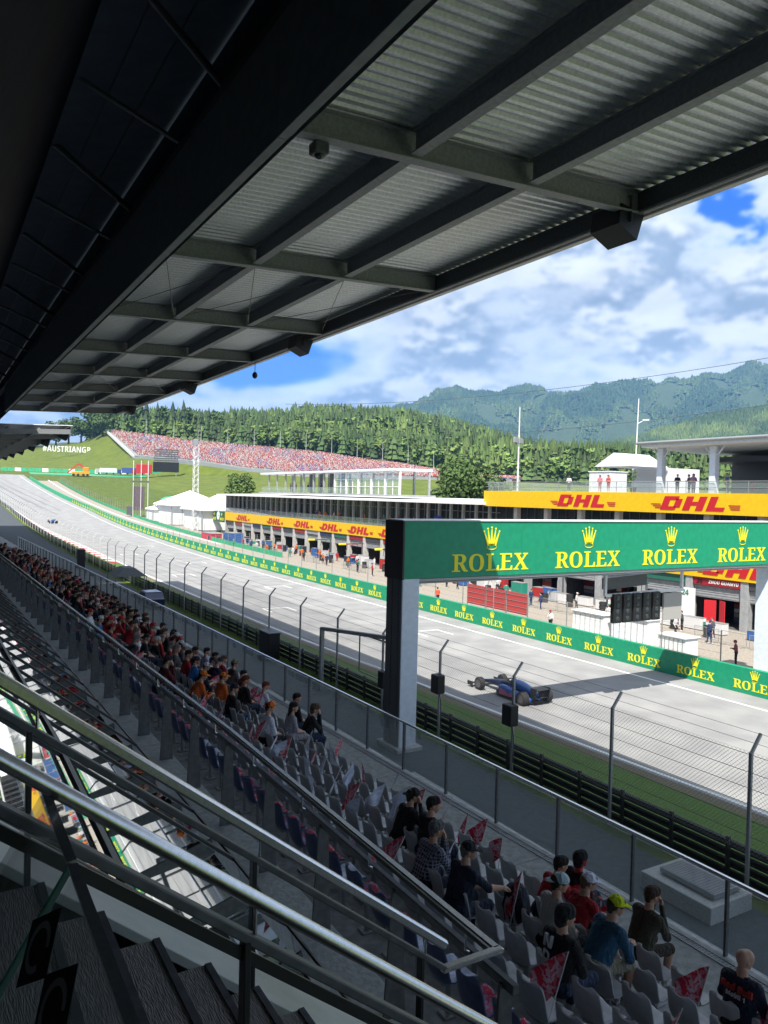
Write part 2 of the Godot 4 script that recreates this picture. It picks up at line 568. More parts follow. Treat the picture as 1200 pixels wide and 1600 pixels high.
func make_ground() -> void:
	var b := MB.new()
	var zs := []
	var z := 60.0
	while z > -470.0:
		zs.append(z)
		z -= 8.0
	zs.append_array([-480.0, -600.0])
	var xs := [-1500.0, -300.0, -60.0, 0.0, 60.0, 160.0, 300.0, 600.0, 1500.0]
	for i in zs.size() - 1:
		for j in xs.size() - 1:
			var f := func(x: float, zz: float) -> Vector3: return Vector3(x, rise(zz) - 0.02, zz)
			b.quad(f.call(xs[j], zs[i]), f.call(xs[j], zs[i + 1]), f.call(xs[j + 1], zs[i + 1]), f.call(xs[j + 1], zs[i]))
	# flat land reaching the horizon on every side
	var out := [[-9000, 9000, 60, 9000, 0], [-9000, -1500, -600, 60, 0], [1500, 9000, -600, 60, 0]]
	for q in out:
		b.quad(Vector3(q[0], -0.02, q[3]), Vector3(q[0], -0.02, q[2]), Vector3(q[1], -0.02, q[2]), Vector3(q[1], -0.02, q[3]))
	var far := rise(-600.0) - 0.02
	b.quad(Vector3(-9000, far, -600), Vector3(-9000, far, -9000), Vector3(9000, far, -9000), Vector3(9000, far, -600))
	struct("ground", b, M.grass)
	strip("verge", func(_z): return 20.0, func(zz): return near_edge(zz) - 0.25, 30, -330, 0.0, M.verge)
	strip("dry_grass_strip", func(zz): return near_edge(zz) - 0.85, func(zz): return near_edge(zz) - 0.12, 30, -110, 0.006, M.dry)
	strip("footpath", func(_z): return 8.4, func(_z): return 19.4, 30, -330, 0.006, M.path)
	strip("track", func(zz): return near_edge(zz) - 0.2, func(zz): return wall_line(zz), 30, -430, 0.012, M.track)
	strip("track_edge_line", near_edge, func(zz): return near_edge(zz) + 0.2, 30, -425, 0.017, M.paint)
	strip("pit_side_line", func(zz): return wall_line(zz) - 2.35, func(zz): return wall_line(zz) - 2.17, 30, -425, 0.017, M.paint)
	strip("pit_lane", func(zz): return wall_line(zz) + 0.5, func(zz): return lerpf(60.4, 52.0, smoothstep(-175.0, -260.0, zz)), 30, -400, 0.012, M.pitlane)
	strip("pit_exit_line", func(zz): return lerpf(50.0, 48.4, smoothstep(-160.0, -230.0, zz)), func(zz): return lerpf(50.0, 48.4, smoothstep(-160.0, -230.0, zz)) + 0.5, -150, -405, 0.018, M.paint)
	var kb := Node3D.new()
	kb.name = "kerb"
	kb.set_meta("kind", "structure")
	add_child(kb)
	for k in 70:
		var kz := -118.0 - k * 2.1
		var q := MB.new()
		var x1 := near_edge(kz) - 0.22
		q.hexa([Vector3(x1 - 1.1, rise(kz) - 0.03, kz), Vector3(x1, rise(kz) - 0.03, kz), Vector3(x1, rise(kz - 2.1) - 0.03, kz - 2.08), Vector3(x1 - 1.1, rise(kz - 2.1) - 0.03, kz - 2.08), Vector3(x1 - 1.1, rise(kz) + 0.12, kz), Vector3(x1, rise(kz) + 0.03, kz), Vector3(x1, rise(kz - 2.1) + 0.03, kz - 2.08), Vector3(x1 - 1.1, rise(kz - 2.1) + 0.12, kz - 2.08)])
		obj("kerb_block", q, M.paint if k % 2 else M.kerb_red, kb)
	# start grid boxes
	for k in 7:
		var gz := -52.0 - k * 16.0
		var g := MB.new()
		var gx := 33.5 if k % 2 == 0 else 27.0
		var gy := rise(gz) + 0.018
		g.quad(Vector3(gx, gy, gz), Vector3(gx, gy, gz - 0.2), Vector3(gx + 2.6, gy, gz - 0.2), Vector3(gx + 2.6, gy, gz))
		for s in [0.0, 2.45]:
			g.quad(Vector3(gx + s, gy, gz), Vector3(gx + s, gy, gz + 2.2), Vector3(gx + s + 0.15, gy, gz + 2.2), Vector3(gx + s + 0.15, gy, gz))
		struct("grid_marking", g, M.paint)
	for k in 9:
		var q := MB.new()
		var x0 := 24.0 + k * 1.45
		var zst := -236.0 - (k * 37 % 60)
		for i in 18:
			var za := zst - i * 7.0
			var zb := zst - (i + 1) * 7.0
			var xa := x0 - pow(i / 18.0, 1.6) * (5.0 + 0.5 * k)
			var xb := x0 - pow((i + 1) / 18.0, 1.6) * (5.0 + 0.5 * k)
			q.quad(Vector3(xa, rise(za) + 0.022, za), Vector3(xb, rise(zb) + 0.022, zb), Vector3(xb + 0.45, rise(zb) + 0.022, zb), Vector3(xa + 0.45, rise(za) + 0.022, za))
		struct("skid_mark", q, M.skid)
	# first corner: painted run-off, gravel and the road turning right
	var corner := [[-431, -470, -40, 130, M.track, "corner_road"], [-436, -446, 44, 150, M.runoff, "painted_runoff"], [-455, -462, 36, 160, M.runoff, "painted_runoff"], [-470, -500, -60, 170, M.gravel, "gravel_trap"]]
	for q in corner:
		var c := MB.new()
		for i in 12:
			var xa := lerpf(q[2], q[3], i / 12.0)
			var xb := lerpf(q[2], q[3], (i + 1) / 12.0)
			var lift := 0.02 if q[5] != "painted_runoff" else 0.05
			c.quad(Vector3(xa, rise(q[0]) + lift, q[0]), Vector3(xa, rise(q[1]) + lift, q[1]), Vector3(xb, rise(q[1]) + lift, q[1]), Vector3(xb, rise(q[0]) + lift, q[0]))
		struct(q[5], c, q[4])

# ---------------------------------------------------------------- grandstand
const ROWS := 6
func row_x(i: int) -> float:
	return 4.67 + 0.79 * i
func row_y(i: int) -> float:
	return 5.6 - 0.30 * i

func make_stand() -> void:
	var st := thing("grandstand", "tiered concrete grandstand of seat rows under the dark roof", "grandstand")
	var za := 14.0
	var zb := -196.0
	var joint := 5.0
	# tier slabs, cut into precast lengths with open joints
	for i in ROWS:
		var x0 := row_x(i) - 0.56 if i > 0 else 2.95
		var x1 := row_x(i) + 0.23 if i < ROWS - 1 else 10.62
		var y := row_y(i)
		var b := MB.new()
		var z := za
		while z > zb:
			b.cbox(Vector3((x0 + x1) * 0.5 + bend(z - joint * 0.5), y - 0.35, z - joint * 0.5), Vector3(x1 - x0, 0.7, joint - 0.014), 0.012)
			z -= joint
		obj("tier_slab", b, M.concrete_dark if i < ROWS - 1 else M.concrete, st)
	var fr := MB.new()
	along_stand(fr, 10.55, 1.74, za, zb, 0.14, 3.4)
	obj("front_wall", fr, M.concrete_dark, st)
	var kw := MB.new()
	along_stand(kw, 2.86, 3.6, -3.45, zb, 0.17, 6.7)
	obj("ledge_wall", kw, M.concrete_dark, st)
	# kerb upstand below the sloping glass
	var z := -4.66
	while z > zb:
		var k := MB.new()
		k.cbox(Vector3(2.84 + bend(z - 0.66), 7.12, z - 0.66), Vector3(0.38, 0.30, 1.312), 0.015)
		obj("kerbstone", k, M.kerbstone, st)
		z -= 1.325
		if z < -70.0:
			break
	var kr := MB.new()
	along_stand(kr, 2.84, 7.12, z, zb, 0.38, 0.30)
	obj("kerb_run", kr, M.kerbstone, st)

	# ---- sloping mirror glass
	var gl := thing("sloping_glass_front", "sloping mirrored glass front reflecting the track below the stairs", "glazing")
	var phi := deg_to_rad(38.6)
	var sl := tan(phi)
	var nrm := Vector3(sin(phi), cos(phi), 0)
	var foot := func(x: float, zz: float) -> Vector3: return Vector3(2.65 - x + bend(zz), 7.29 + x * sl, zz)
	var gz := -4.70
	while gz > -120.0:
		for r in 2:
			var p := MB.new()
			var m0: float = 1.62 * r + 0.80
			p.beam(foot.call(m0, gz - 0.02), foot.call(m0, gz - 1.305), 1.60 / cos(phi), 0.012, nrm)
			obj("pane", p, M.mirror, gl)
		var m := MB.new()
		m.beam(foot.call(-0.01, gz) + nrm * 0.012, foot.call(3.3, gz) + nrm * 0.012, 0.045, 0.028, nrm, 0.006)
		obj("mullion", m, M.steel_black, gl)
		gz -= 1.325
	var tr := MB.new()
	for q in [[-4.70, -8.0], [-8.0, gz]]:
		tr.beam(foot.call(1.61, q[0]) + nrm * 0.01, foot.call(1.61, q[1]) + nrm * 0.01, 0.07, 0.03, nrm)
	obj("transom", tr, M.steel_dark, gl)
	var sil := MB.new()
	for q in [[-4.66, -8.0], [-8.0, gz]]:
		sil.beam(foot.call(-0.02, q[0]), foot.call(-0.02, q[1]), 0.05, 0.03, nrm)
	obj("sill", sil, M.steel_black, gl)
	var pn := MB.new()
	pn.beam(foot.call(-0.01, -4.36), foot.call(3.28, -4.36), 0.60, 0.05, nrm, 0.004)
	obj("end_panel", pn, M.panel_grey, gl)

	# ---- stairs beside the camera
	var sr := thing("stairs", "short stair with ribbed brown treads going down to the seats", "stairs")
	for i in range(-9, 14):
		var x := 3.05 - 0.235 * (i + 1)
		var y := 7.24 + 0.1795 * (i + 1)
		if y > 9.45:
			break
		var t := MB.new()
		t.cbox(Vector3(x + 0.02, y - 0.03, -2.8), Vector3(0.32, 0.05, 1.12), 0.008)
		var tr2 := obj("tread", t, M.tread, sr)
		var ns := MB.new()
		ns.beam(Vector3(x + 0.165, y - 0.004, -2.25), Vector3(x + 0.165, y - 0.004, -3.35), 0.03, 0.012)
		obj("nosing", ns, M.steel_dark, tr2)
	for zz in [-2.18, -3.42]:
		var s2 := MB.new()
		s2.beam(Vector3(5.2, 5.35, zz), Vector3(0.05, 9.24, zz), 0.05, 0.24)
		obj("stringer", s2, M.steel_black, sr)
	var ld := MB.new()
	ld.box(Vector3(-1.65, 9.33, -1.2), Vector3(3.6, 0.14, 5.0))
	obj("landing", ld, M.tread, sr)
	var ub := MB.new()
	ub.quad(Vector3(5.1, 5.3, -3.5), Vector3(5.1, 5.3, -2.1), Vector3(0.0, 9.1, -2.1), Vector3(0.0, 9.1, -3.5))
	ub.box(Vector3(0.1, 7.2, -0.6), Vector3(0.1, 4.0, 7.0))
	obj("soffit", ub, M.steel_black, sr)

	# ---- stair railings
	for q in [[-2.2, 1], [-3.4, 0]]:
		var zz: float = q[0]
		var rr := thing("stair_railing", "steel stair handrail on black posts nearest the camera" if q[1] else "steel stair handrail ending at the seat row rail", "railing", Vector3.ZERO, 0.0, "stair railings")
		var f := func(x: float, dy: float) -> Vector3: return Vector3(x, 10.415 - 0.765 * x - dy, zz)
		var top := MB.new()
		var path := []
		var xe := 3.6 if q[1] else 2.46
		for i in 9:
			path.append(f.call(lerpf(-0.6, xe, i / 8.0), 0.0))
		if q[1]:
			top.tube(path, 0.0235, 12)
		else:
			top.beam(path[0], path[-1], 0.055, 0.05, Vector3.UP, 0.01)
		obj("handrail", top, M.steel, rr)
		var mid := MB.new()
		mid.beam(f.call(-0.6, 0.13), f.call(xe, 0.13), 0.045, 0.03, Vector3.UP, 0.004)
		obj("mid_rail", mid, M.steel_dark, rr)
		if q[1]:
			var low := MB.new()
			low.beam(f.call(-0.6, 0.19), f.call(xe, 0.19), 0.012, 0.035, Vector3.UP)
			obj("lower_rail", low, M.steel_black, rr)
		var xs := [-0.4, 0.84, 1.75, 2.7] if q[1] else [0.35, 1.33, 2.3]
		for x in xs:
			var po := MB.new()
			po.beam(f.call(x, 0.14), f.call(x, 1.12), 0.05, 0.022, Vector3.RIGHT, 0.003)
			obj("post", po, M.steel_black, rr)
			var br := MB.new()
			br.tube([f.call(x + 0.03, 0.01), f.call(x + 0.03, 0.13)], 0.007, 6)
			obj("bracket", br, M.steel, rr)

	# ---- glass balustrade on the landing, leaning outwards
	var ba := thing("glass_balustrade", "leaning clear glass balustrade with dark diamond print at the stair landing", "balustrade")
	var lean := Vector3(-cos(deg_to_rad(60.0)), -sin(deg_to_rad(60.0)), 0)
	for q in [[-2.30, -1.83], [-1.815, -0.2]]:
		var tp0 := Vector3(0.28, 10.15, q[0])
		var tp1 := Vector3(0.28, 10.15, q[1])
		var g := MB.new()
		g.beam((tp0 + lean * 0.5), (tp1 + lean * 0.5), 1.0, 0.016, Vector3(sin(deg_to_rad(60.0)), -0.5, 0))
		var pane := obj("pane", g, M.glass, ba)
		var ed := MB.new()
		ed.beam(tp0 + Vector3(0, 0.004, 0), tp1 + Vector3(0, 0.004, 0), 0.022, 0.008)
		obj("edge_trim", ed, M.steel, pane)
		var ge := MB.new()
		ge.beam(tp1 + Vector3(0, 0, 0.002), tp1 + lean * 0.98 + Vector3(0, 0, 0.002), 0.003, 0.017, Vector3(sin(deg_to_rad(60.0)), -0.5, 0))
		obj("edge", ge, M.glass_edge, pane)
	var fe := Vector3(0.9, 0.0, 0)
	fe = Vector3(0, 0, 1)
	for q in [[-1.72, 0.135, 0.085], [-1.50, 0.135, 0.085]]:
		var o: Vector3 = Vector3(0.28, 10.15, q[0]) + lean * q[1] + Vector3(sin(deg_to_rad(60.0)), -0.5, 0) * -0.012
		var hw: float = q[2] * 1.35
		var hh: float = q[2]
		var d := MB.new()
		d.plate(PackedVector2Array([Vector2(-hw, 0), Vector2(0, -hh), Vector2(hw, 0), Vector2(0, hh)]), o, fe, -lean, 0.001)
		var dm := obj("diamond_print", d, M.black, ba)
		var rg := MB.new()
		for i in 20:
			var a0 := TAU * i / 24.0 + 0.6
			var a1 := TAU * (i + 1) / 24.0 + 0.6
			var pts := []
			for e in [[a0, 0.50], [a1, 0.50], [a1, 0.36], [a0, 0.36]]:
				pts.append(o + Vector3(sin(deg_to_rad(60.0)), -0.5, 0) * -0.003 + fe * cos(e[0]) * hw * e[1] * 1.1 - lean * sin(e[0]) * hh * e[1] * 1.1)
			rg.quad(pts[0], pts[1], pts[2], pts[3])
		obj("ring_print", rg, M.panel_grey, dm)

	# ---- railing behind the top seat row
	var ra := thing("seat_row_railing", "long railing of flat dark posts behind the top seat row", "railing")
	var zz2 := -3.4
	var pi2 := 0
	while zz2 > -110.0:
		var p := MB.new()
		var o := bend(zz2)
		p.hexa([Vector3(2.80 + o, 7.26, zz2 - 0.010), Vector3(2.98 + o, 7.26, zz2 - 0.010), Vector3(2.98 + o, 7.26, zz2 + 0.010), Vector3(2.80 + o, 7.26, zz2 + 0.010), Vector3(2.85 + o, 8.2, zz2 - 0.010), Vector3(2.93 + o, 8.2, zz2 - 0.010), Vector3(2.93 + o, 8.2, zz2 + 0.010), Vector3(2.85 + o, 8.2, zz2 + 0.010)])
		var po := obj("post", p, M.steel_dark, ra)
		var br := MB.new()
		br.tube([Vector3(2.89 + o, 8.2, zz2 - 0.3), Vector3(2.83 + o, 8.24, zz2 - 0.3), Vector3(2.83 + o, 8.38, zz2 - 0.3)], 0.008, 6)
		obj("bracket", br, M.steel, po)
		zz2 -= 1.2
		pi2 += 1
	var r1 := MB.new()
	along_stand(r1, 2.83, 8.40, -3.4, -110.0, 0.055, 0.03, 0.008)
	r1.beam(Vector3(2.44, 8.40, -3.4), Vector3(2.86, 8.40, -3.4), 0.05, 0.03, Vector3.UP, 0.006)
	obj("handrail", r1, M.steel, ra)
	var r2 := MB.new()
	along_stand(r2, 2.89, 8.2, -3.3, -110.0, 0.05, 0.06, 0.006)
	obj("lower_rail", r2, M.steel_dark, ra)
	var r3 := MB.new()
	along_stand(r3, 2.83, 8.37, -3.45, -110.0, 0.045, 0.025)
	obj("rail_profile", r3, M.steel_black, ra)

	# ---- glass barrier in front of the first row
	var gb := thing("glass_barrier", "waist high glass barrier with steel handrail in front of the first row", "barrier")
	var bz := 1.75
	while bz > -96.0:
		var p := MB.new()
		var o := bend(bz)
		p.beam(Vector3(10.50 + o, 4.09, bz), Vector3(10.50 + o, 5.27, bz), 0.04, 0.075, Vector3.RIGHT, 0.004)
		obj("post", p, M.steel_dark, gb)
		var g := MB.new()
		g.beam(Vector3(10.50 + bend(bz - 0.05), 4.68, bz - 0.05), Vector3(10.50 + bend(bz - 1.75), 4.68, bz - 1.75), 0.014, 1.10)
		obj("pane", g, M.glass, gb)
		bz -= 1.8
	var hr := MB.new()
	along_stand(hr, 10.50, 5.29, 2.1, bz, 0.075, 0.05, 0.012)
	obj("handrail", hr, M.steel, gb)
	var dr := MB.new()
	for s in [10.24, 10.38]:
		along_stand(dr, s, 4.105, 2.0, bz, 0.012, 0.02)
	obj("drain_edge", dr, M.galv, gb)
	var sl2 := MB.new()
	var gzz := 1.0
	while gzz > -36.0:
		sl2.box(Vector3(10.31 + bend(gzz), 4.103, gzz), Vector3(0.13, 0.014, 0.012))
		gzz -= 0.06
	obj("drain_grating", sl2, M.galv, gb)

# ---------------------------------------------------------------- roof
func beam_y(x: float) -> float:
	return 18.8 - 0.04 * (16.6 - x)

func make_roof() -> void:
	var rf := thing("grandstand_roof", "long dark grandstand roof of steel beams and corrugated sheets", "roof")
	var xg := 6.2
	var za := 24.0
	var zb := -85.0
	# corrugated underside, ribs running towards the track, one sheet per bay
	var bay := 9.75
	var edges := []
	var z := za
	z = -5.0 + 3 * bay
	while z > zb - 1.0:
		edges.append(z)
		z -= bay
	for k in edges.size() - 1:
		var b := MB.new()
		var zt: float = edges[k]
		var pitch := 0.325
		while zt > edges[k + 1] + 0.01:
			var prof := [[0.0, 0.0], [0.10, 0.0], [0.135, 0.075], [0.20, 0.075], [0.215, 0.06], [0.23, 0.075], [0.29, 0.075], [0.325, 0.0]]
			for i in prof.size() - 1:
				var za0: float = zt - prof[i][0]
				var za1: float = zt - prof[i + 1][0]
				var ya: float = prof[i][1]
				var yb: float = prof[i + 1][1]
				b.quad(Vector3(xg, beam_y(xg) + 0.62 + ya, za0), Vector3(17.0, beam_y(17.0) + 0.62 + ya, za0), Vector3(17.0, beam_y(17.0) + 0.62 + yb, za1), Vector3(xg, beam_y(xg) + 0.62 + yb, za1))
			zt -= pitch
		obj("roof_sheet", b, M.deck, rf)
		var cap := MB.new()
		var x1 := 17.05
		cap.quad(Vector3(xg, beam_y(xg) + 0.75, edges[k]), Vector3(x1, beam_y(x1) + 0.75, edges[k]), Vector3(x1, beam_y(x1) + 0.75, edges[k + 1]), Vector3(xg, beam_y(xg) + 0.75, edges[k + 1]))
		obj("roof_skin", cap, M.ceiling, rf)
	for k in edges.size():
		var b := MB.new()
		b.ibeam(Vector3(xg, beam_y(xg), edges[k]), Vector3(16.45, beam_y(16.45), edges[k]), 0.30, 0.60, 0.03)
		obj("cross_beam", b, M.beam, rf)
		if k == edges.size() - 1:
			continue
		for x in [9.2, 12.6]:
			var r := MB.new()
			r.ibeam(Vector3(x, beam_y(x) + 0.06, edges[k] - 0.17), Vector3(x, beam_y(x) + 0.06, edges[k + 1] + 0.17), 0.28, 0.54, 0.03)
			obj("rafter", r, M.beam, rf)
		if k % 3 == 2 or k == 0:
			for q in [[6.3, 9.1], [9.3, 12.5], [12.7, 16.3]]:
				for sgn in [0, 1]:
					var rod := MB.new()
					rod.tube([Vector3(q[sgn], beam_y(q[sgn]) + 0.14, edges[k] - 0.2), Vector3(q[1 - sgn], beam_y(q[1 - sgn]) + 0.14, edges[k + 1] + 0.2)], 0.014, 6)
					obj("brace_rod", rod, M.steel_dark, rf)
	var eb := MB.new()
	eb.beam(Vector3(16.52, beam_y(16.52) + 0.30, edges[0]), Vector3(16.52, beam_y(16.52) + 0.30, edges[-1]), 0.12, 0.62, Vector3.UP, 0.01)
	obj("edge_beam", eb, M.steel_dark, rf)
	var gt := MB.new()
	gt.beam(Vector3(16.82, beam_y(16.7) + 0.05, edges[0]), Vector3(16.82, beam_y(16.7) + 0.05, edges[-1]), 0.26, 0.16, Vector3.UP, 0.03)
	obj("gutter", gt, M.gutter, rf)
	var gp := MB.new()
	gp.tube([Vector3(16.4, beam_y(16.4) + 0.02, edges[0]), Vector3(16.4, beam_y(16.4) + 0.02, edges[-1])], 0.045, 8)
	obj("edge_pipe", gp, M.beam, rf)
	# girder with cladding panels
	var gx := edges.duplicate()
	for k in gx.size() - 1:
		var b := MB.new()
		b.cbox(Vector3(xg - 0.12, 19.42, (gx[k] + gx[k + 1]) * 0.5), Vector3(0.22, 2.42, bay - 0.02), 0.01)
		obj("girder_panel", b, M.girder, rf)
	var gtop := MB.new()
	gtop.beam(Vector3(xg - 0.16, 20.68, edges[0]), Vector3(xg - 0.16, 20.68, -190), 0.4, 0.10, Vector3.UP, 0.01)
	obj("girder_flange", gtop, M.steel_black, rf)
	# rear ceiling, back facade and struts
	var zc := -190.0
	var ce := MB.new()
	ce.quad(Vector3(6.35, 22.45, 40), Vector3(6.35, 22.45, zc), Vector3(3.1, 21.7, zc), Vector3(3.1, 21.7, 40))
	ce.quad(Vector3(6.35, 22.4, 40), Vector3(6.35, 22.4, zc), Vector3(6.35, 18.3, zc), Vector3(6.35, 18.3, 40))
	ce.quad(Vector3(6.6, 22.6, 40), Vector3(6.6, 22.6, zc), Vector3(-16.0, 22.6, zc), Vector3(-16.0, 22.6, 40))
	obj("ceiling", ce, M.ceiling, rf)
	var fa := MB.new()
	fa.quad(Vector3(3.1, 21.7, 40), Vector3(3.1, 21.7, zc), Vector3(-2.4, 9.3, zc), Vector3(-2.4, 9.3, 40))
	fa.quad(Vector3(-2.4, 9.3, 40), Vector3(-2.4, 9.3, zc), Vector3(-2.6, 0, zc), Vector3(-2.6, 0, 40))
	fa.quad(Vector3(-16, 22.6, 40), Vector3(-16, 22.6, zc), Vector3(-16, 0, zc), Vector3(-16, 0, 40))
	fa.quad(Vector3(-16, 0, zc), Vector3(-16, 22.6, zc), Vector3(6.4, 22.6, zc), Vector3(2.6, 0, zc))
	obj("back_facade", fa, M.facade, rf)
	for k in edges.size():
		for q in [[0.0, 2.2], [3.6, 5.2]]:
			var zs: float = edges[k] - 3.4 - q[0]
			var s := MB.new()
			s.tube([Vector3(6.0, 20.7, zs), Vector3(3.2, 21.75, zs + (1.6 if q[0] == 0.0 else 0.0))], 0.10 if q[0] == 0.0 else 0.07, 8)
			obj("strut", s, M.steel_black, rf)
	for q in [[5.1, 22.12], [4.1, 21.88]]:
		var j := MB.new()
		j.beam(Vector3(q[0], q[1], 30), Vector3(q[0], q[1], zc), 0.03, 0.03)
		obj("ceiling_joint", j, M.steel_black, rf)
	# the far roof, lower and set back
	var r2 := thing("far_grandstand_roof", "lower dark roof continuing beyond the long grandstand roof", "roof")
	var yo := -1.9
	var xe := 12.4
	var k3 := 0
	z = zb - 1.0
	var sh := MB.new()
	while z > -195.0:
		sh.quad(Vector3(4.0, 17.2, z), Vector3(xe + 0.3, 17.5, z), Vector3(xe + 0.3, 17.5, z - 0.5), Vector3(4.0, 17.2, z - 0.5))
		sh.quad(Vector3(4.0, 17.2, z - 0.5), Vector3(xe + 0.3, 17.5, z - 0.5), Vector3(xe + 0.3, 17.6, z - 0.55), Vector3(4.0, 17.3, z - 0.55))
		sh.quad(Vector3(4.0, 17.3, z - 0.55), Vector3(xe + 0.3, 17.6, z - 0.55), Vector3(xe + 0.3, 17.6, z - 0.95), Vector3(4.0, 17.3, z - 0.95))
		sh.quad(Vector3(4.0, 17.3, z - 0.95), Vector3(xe + 0.3, 17.6, z - 0.95), Vector3(xe + 0.3, 17.5, z - 1.0), Vector3(4.0, 17.2, z - 1.0))
		z -= 1.0
	obj("roof_sheet", sh, M.deck, r2)
	z = zb - 1.0
	while z > -195.0:
		var b := MB.new()
		b.beam(Vector3(4.0, 16.5, z), Vector3(xe, 16.86, z), 0.25, 0.5)
		obj("cross_beam", b, M.beam, r2)
		z -= bay
		k3 += 1
	for x in [6.6, 9.4]:
		var r := MB.new()
		r.beam(Vector3(x, 16.9, zb - 1), Vector3(x, 16.9, -195), 0.22, 0.4)
		obj("rafter", r, M.beam, r2)
	var e2 := MB.new()
	e2.beam(Vector3(xe + 0.1, 17.1, zb - 1), Vector3(xe + 0.1, 17.1, -195), 0.15, 0.6)
	obj("edge_beam", e2, M.steel_dark, r2)
	var g2 := MB.new()
	g2.beam(Vector3(4.0, 16.9, zb), Vector3(4.0, 16.9, -195), 0.2, 1.6)
	obj("girder_panel", g2, M.girder, r2)

	# loudspeakers under the roof edge
	var sp := thing("roof_loudspeaker", "largest black loudspeaker under the roof edge, against the clouds", "loudspeaker", Vector3.ZERO, 0.0, "loudspeakers along the roof edge")
	var cb := MB.new()
	var w := 0.52
	cb.hexa([Vector3(-0.5, -0.60, -w), Vector3(0.2, -0.92, -w), Vector3(0.2, -0.92, w), Vector3(-0.5, -0.60, w), Vector3(-0.42, -0.05, -w), Vector3(0.45, -0.2, -w), Vector3(0.45, -0.2, w), Vector3(-0.42, -0.05, w)])
	obj("cabinet", cb, M.black, sp)
	var gr := MB.new()
	gr.hexa([Vector3(0.235, -0.88, -w * 0.9), Vector3(0.25, -0.88, -w * 0.9), Vector3(0.25, -0.88, w * 0.9), Vector3(0.235, -0.88, w * 0.9), Vector3(0.45, -0.25, -w * 0.9), Vector3(0.47, -0.25, -w * 0.9), Vector3(0.47, -0.25, w * 0.9), Vector3(0.45, -0.25, w * 0.9)])
	obj("grille", gr, M.steel_black, sp)
	for s in [-1, 1]:
		var y := MB.new()
		y.beam(Vector3(-0.1, -0.5, s * (w + 0.03)), Vector3(-0.1, 0.2, s * (w + 0.03)), 0.09, 0.02, Vector3.RIGHT)
		obj("bracket", y, M.steel_dark, sp)
	var bk := MB.new()
	bk.beam(Vector3(-0.1, 0.19, -w - 0.05), Vector3(-0.1, 0.19, w + 0.05), 0.09, 0.03)
	obj("hanger", bk, M.steel_dark, sp)
	sp.position = Vector3(16.2, 19.0, -15.2)
	var spots := [[-36.3, "loudspeaker hanging from the roof edge beside the small lamp"], [-56.0, "third loudspeaker along the roof edge above the forest"], [-75.5, "fourth loudspeaker along the roof edge above the crowd stand"]]
	for q in spots:
		copy(sp, Vector3(16.2, 19.0, q[0]), 0.0, q[1])
	for k in 6:
		var c := copy(sp, Vector3(12.2, 17.0, -89.0 - k * 15.5), 0.0, "far loudspeaker under the lower roof edge, %s along it" % nth(k + 1))
		c.set_meta("group", "loudspeakers along the far roof edge")
	var lp := thing("hanging_lamp", "small black ball lamp hanging from the roof edge", "lamp", Vector3(16.3, 18.3, -43.0))
	var lb := MB.new()
	lb.tube([Vector3(0, 0.4, 0), Vector3(0, -0.3, 0)], 0.02, 6)
	obj("stem", lb, M.black, lp)
	var ll := MB.new()
	ll.ball(Vector3(0, -0.42, 0), Vector3(0.16, 0.2, 0.16), 10, 8)
	obj("housing", ll, M.black, lp)
	var cm := thing("roof_camera", "small dark camera box on the steel cross beam", "camera", Vector3(7.0, 18.3, -14.95))
	var c1 := MB.new()
	c1.cbox(Vector3(0, 0, 0), Vector3(0.34, 0.26, 0.34), 0.03)
	obj("housing", c1, M.steel_dark, cm)
	var c2 := MB.new()
	c2.ball(Vector3(0, -0.14, 0.02), Vector3(0.11, 0.08, 0.11), 10, 6)
	obj("lens_dome", c2, M.glass_dark, cm)
	var c3 := MB.new()
	c3.tube([Vector3(0, 0.1, 0), Vector3(0, 0.4, 0)], 0.03, 6)
	obj("stem", c3, M.black, cm)

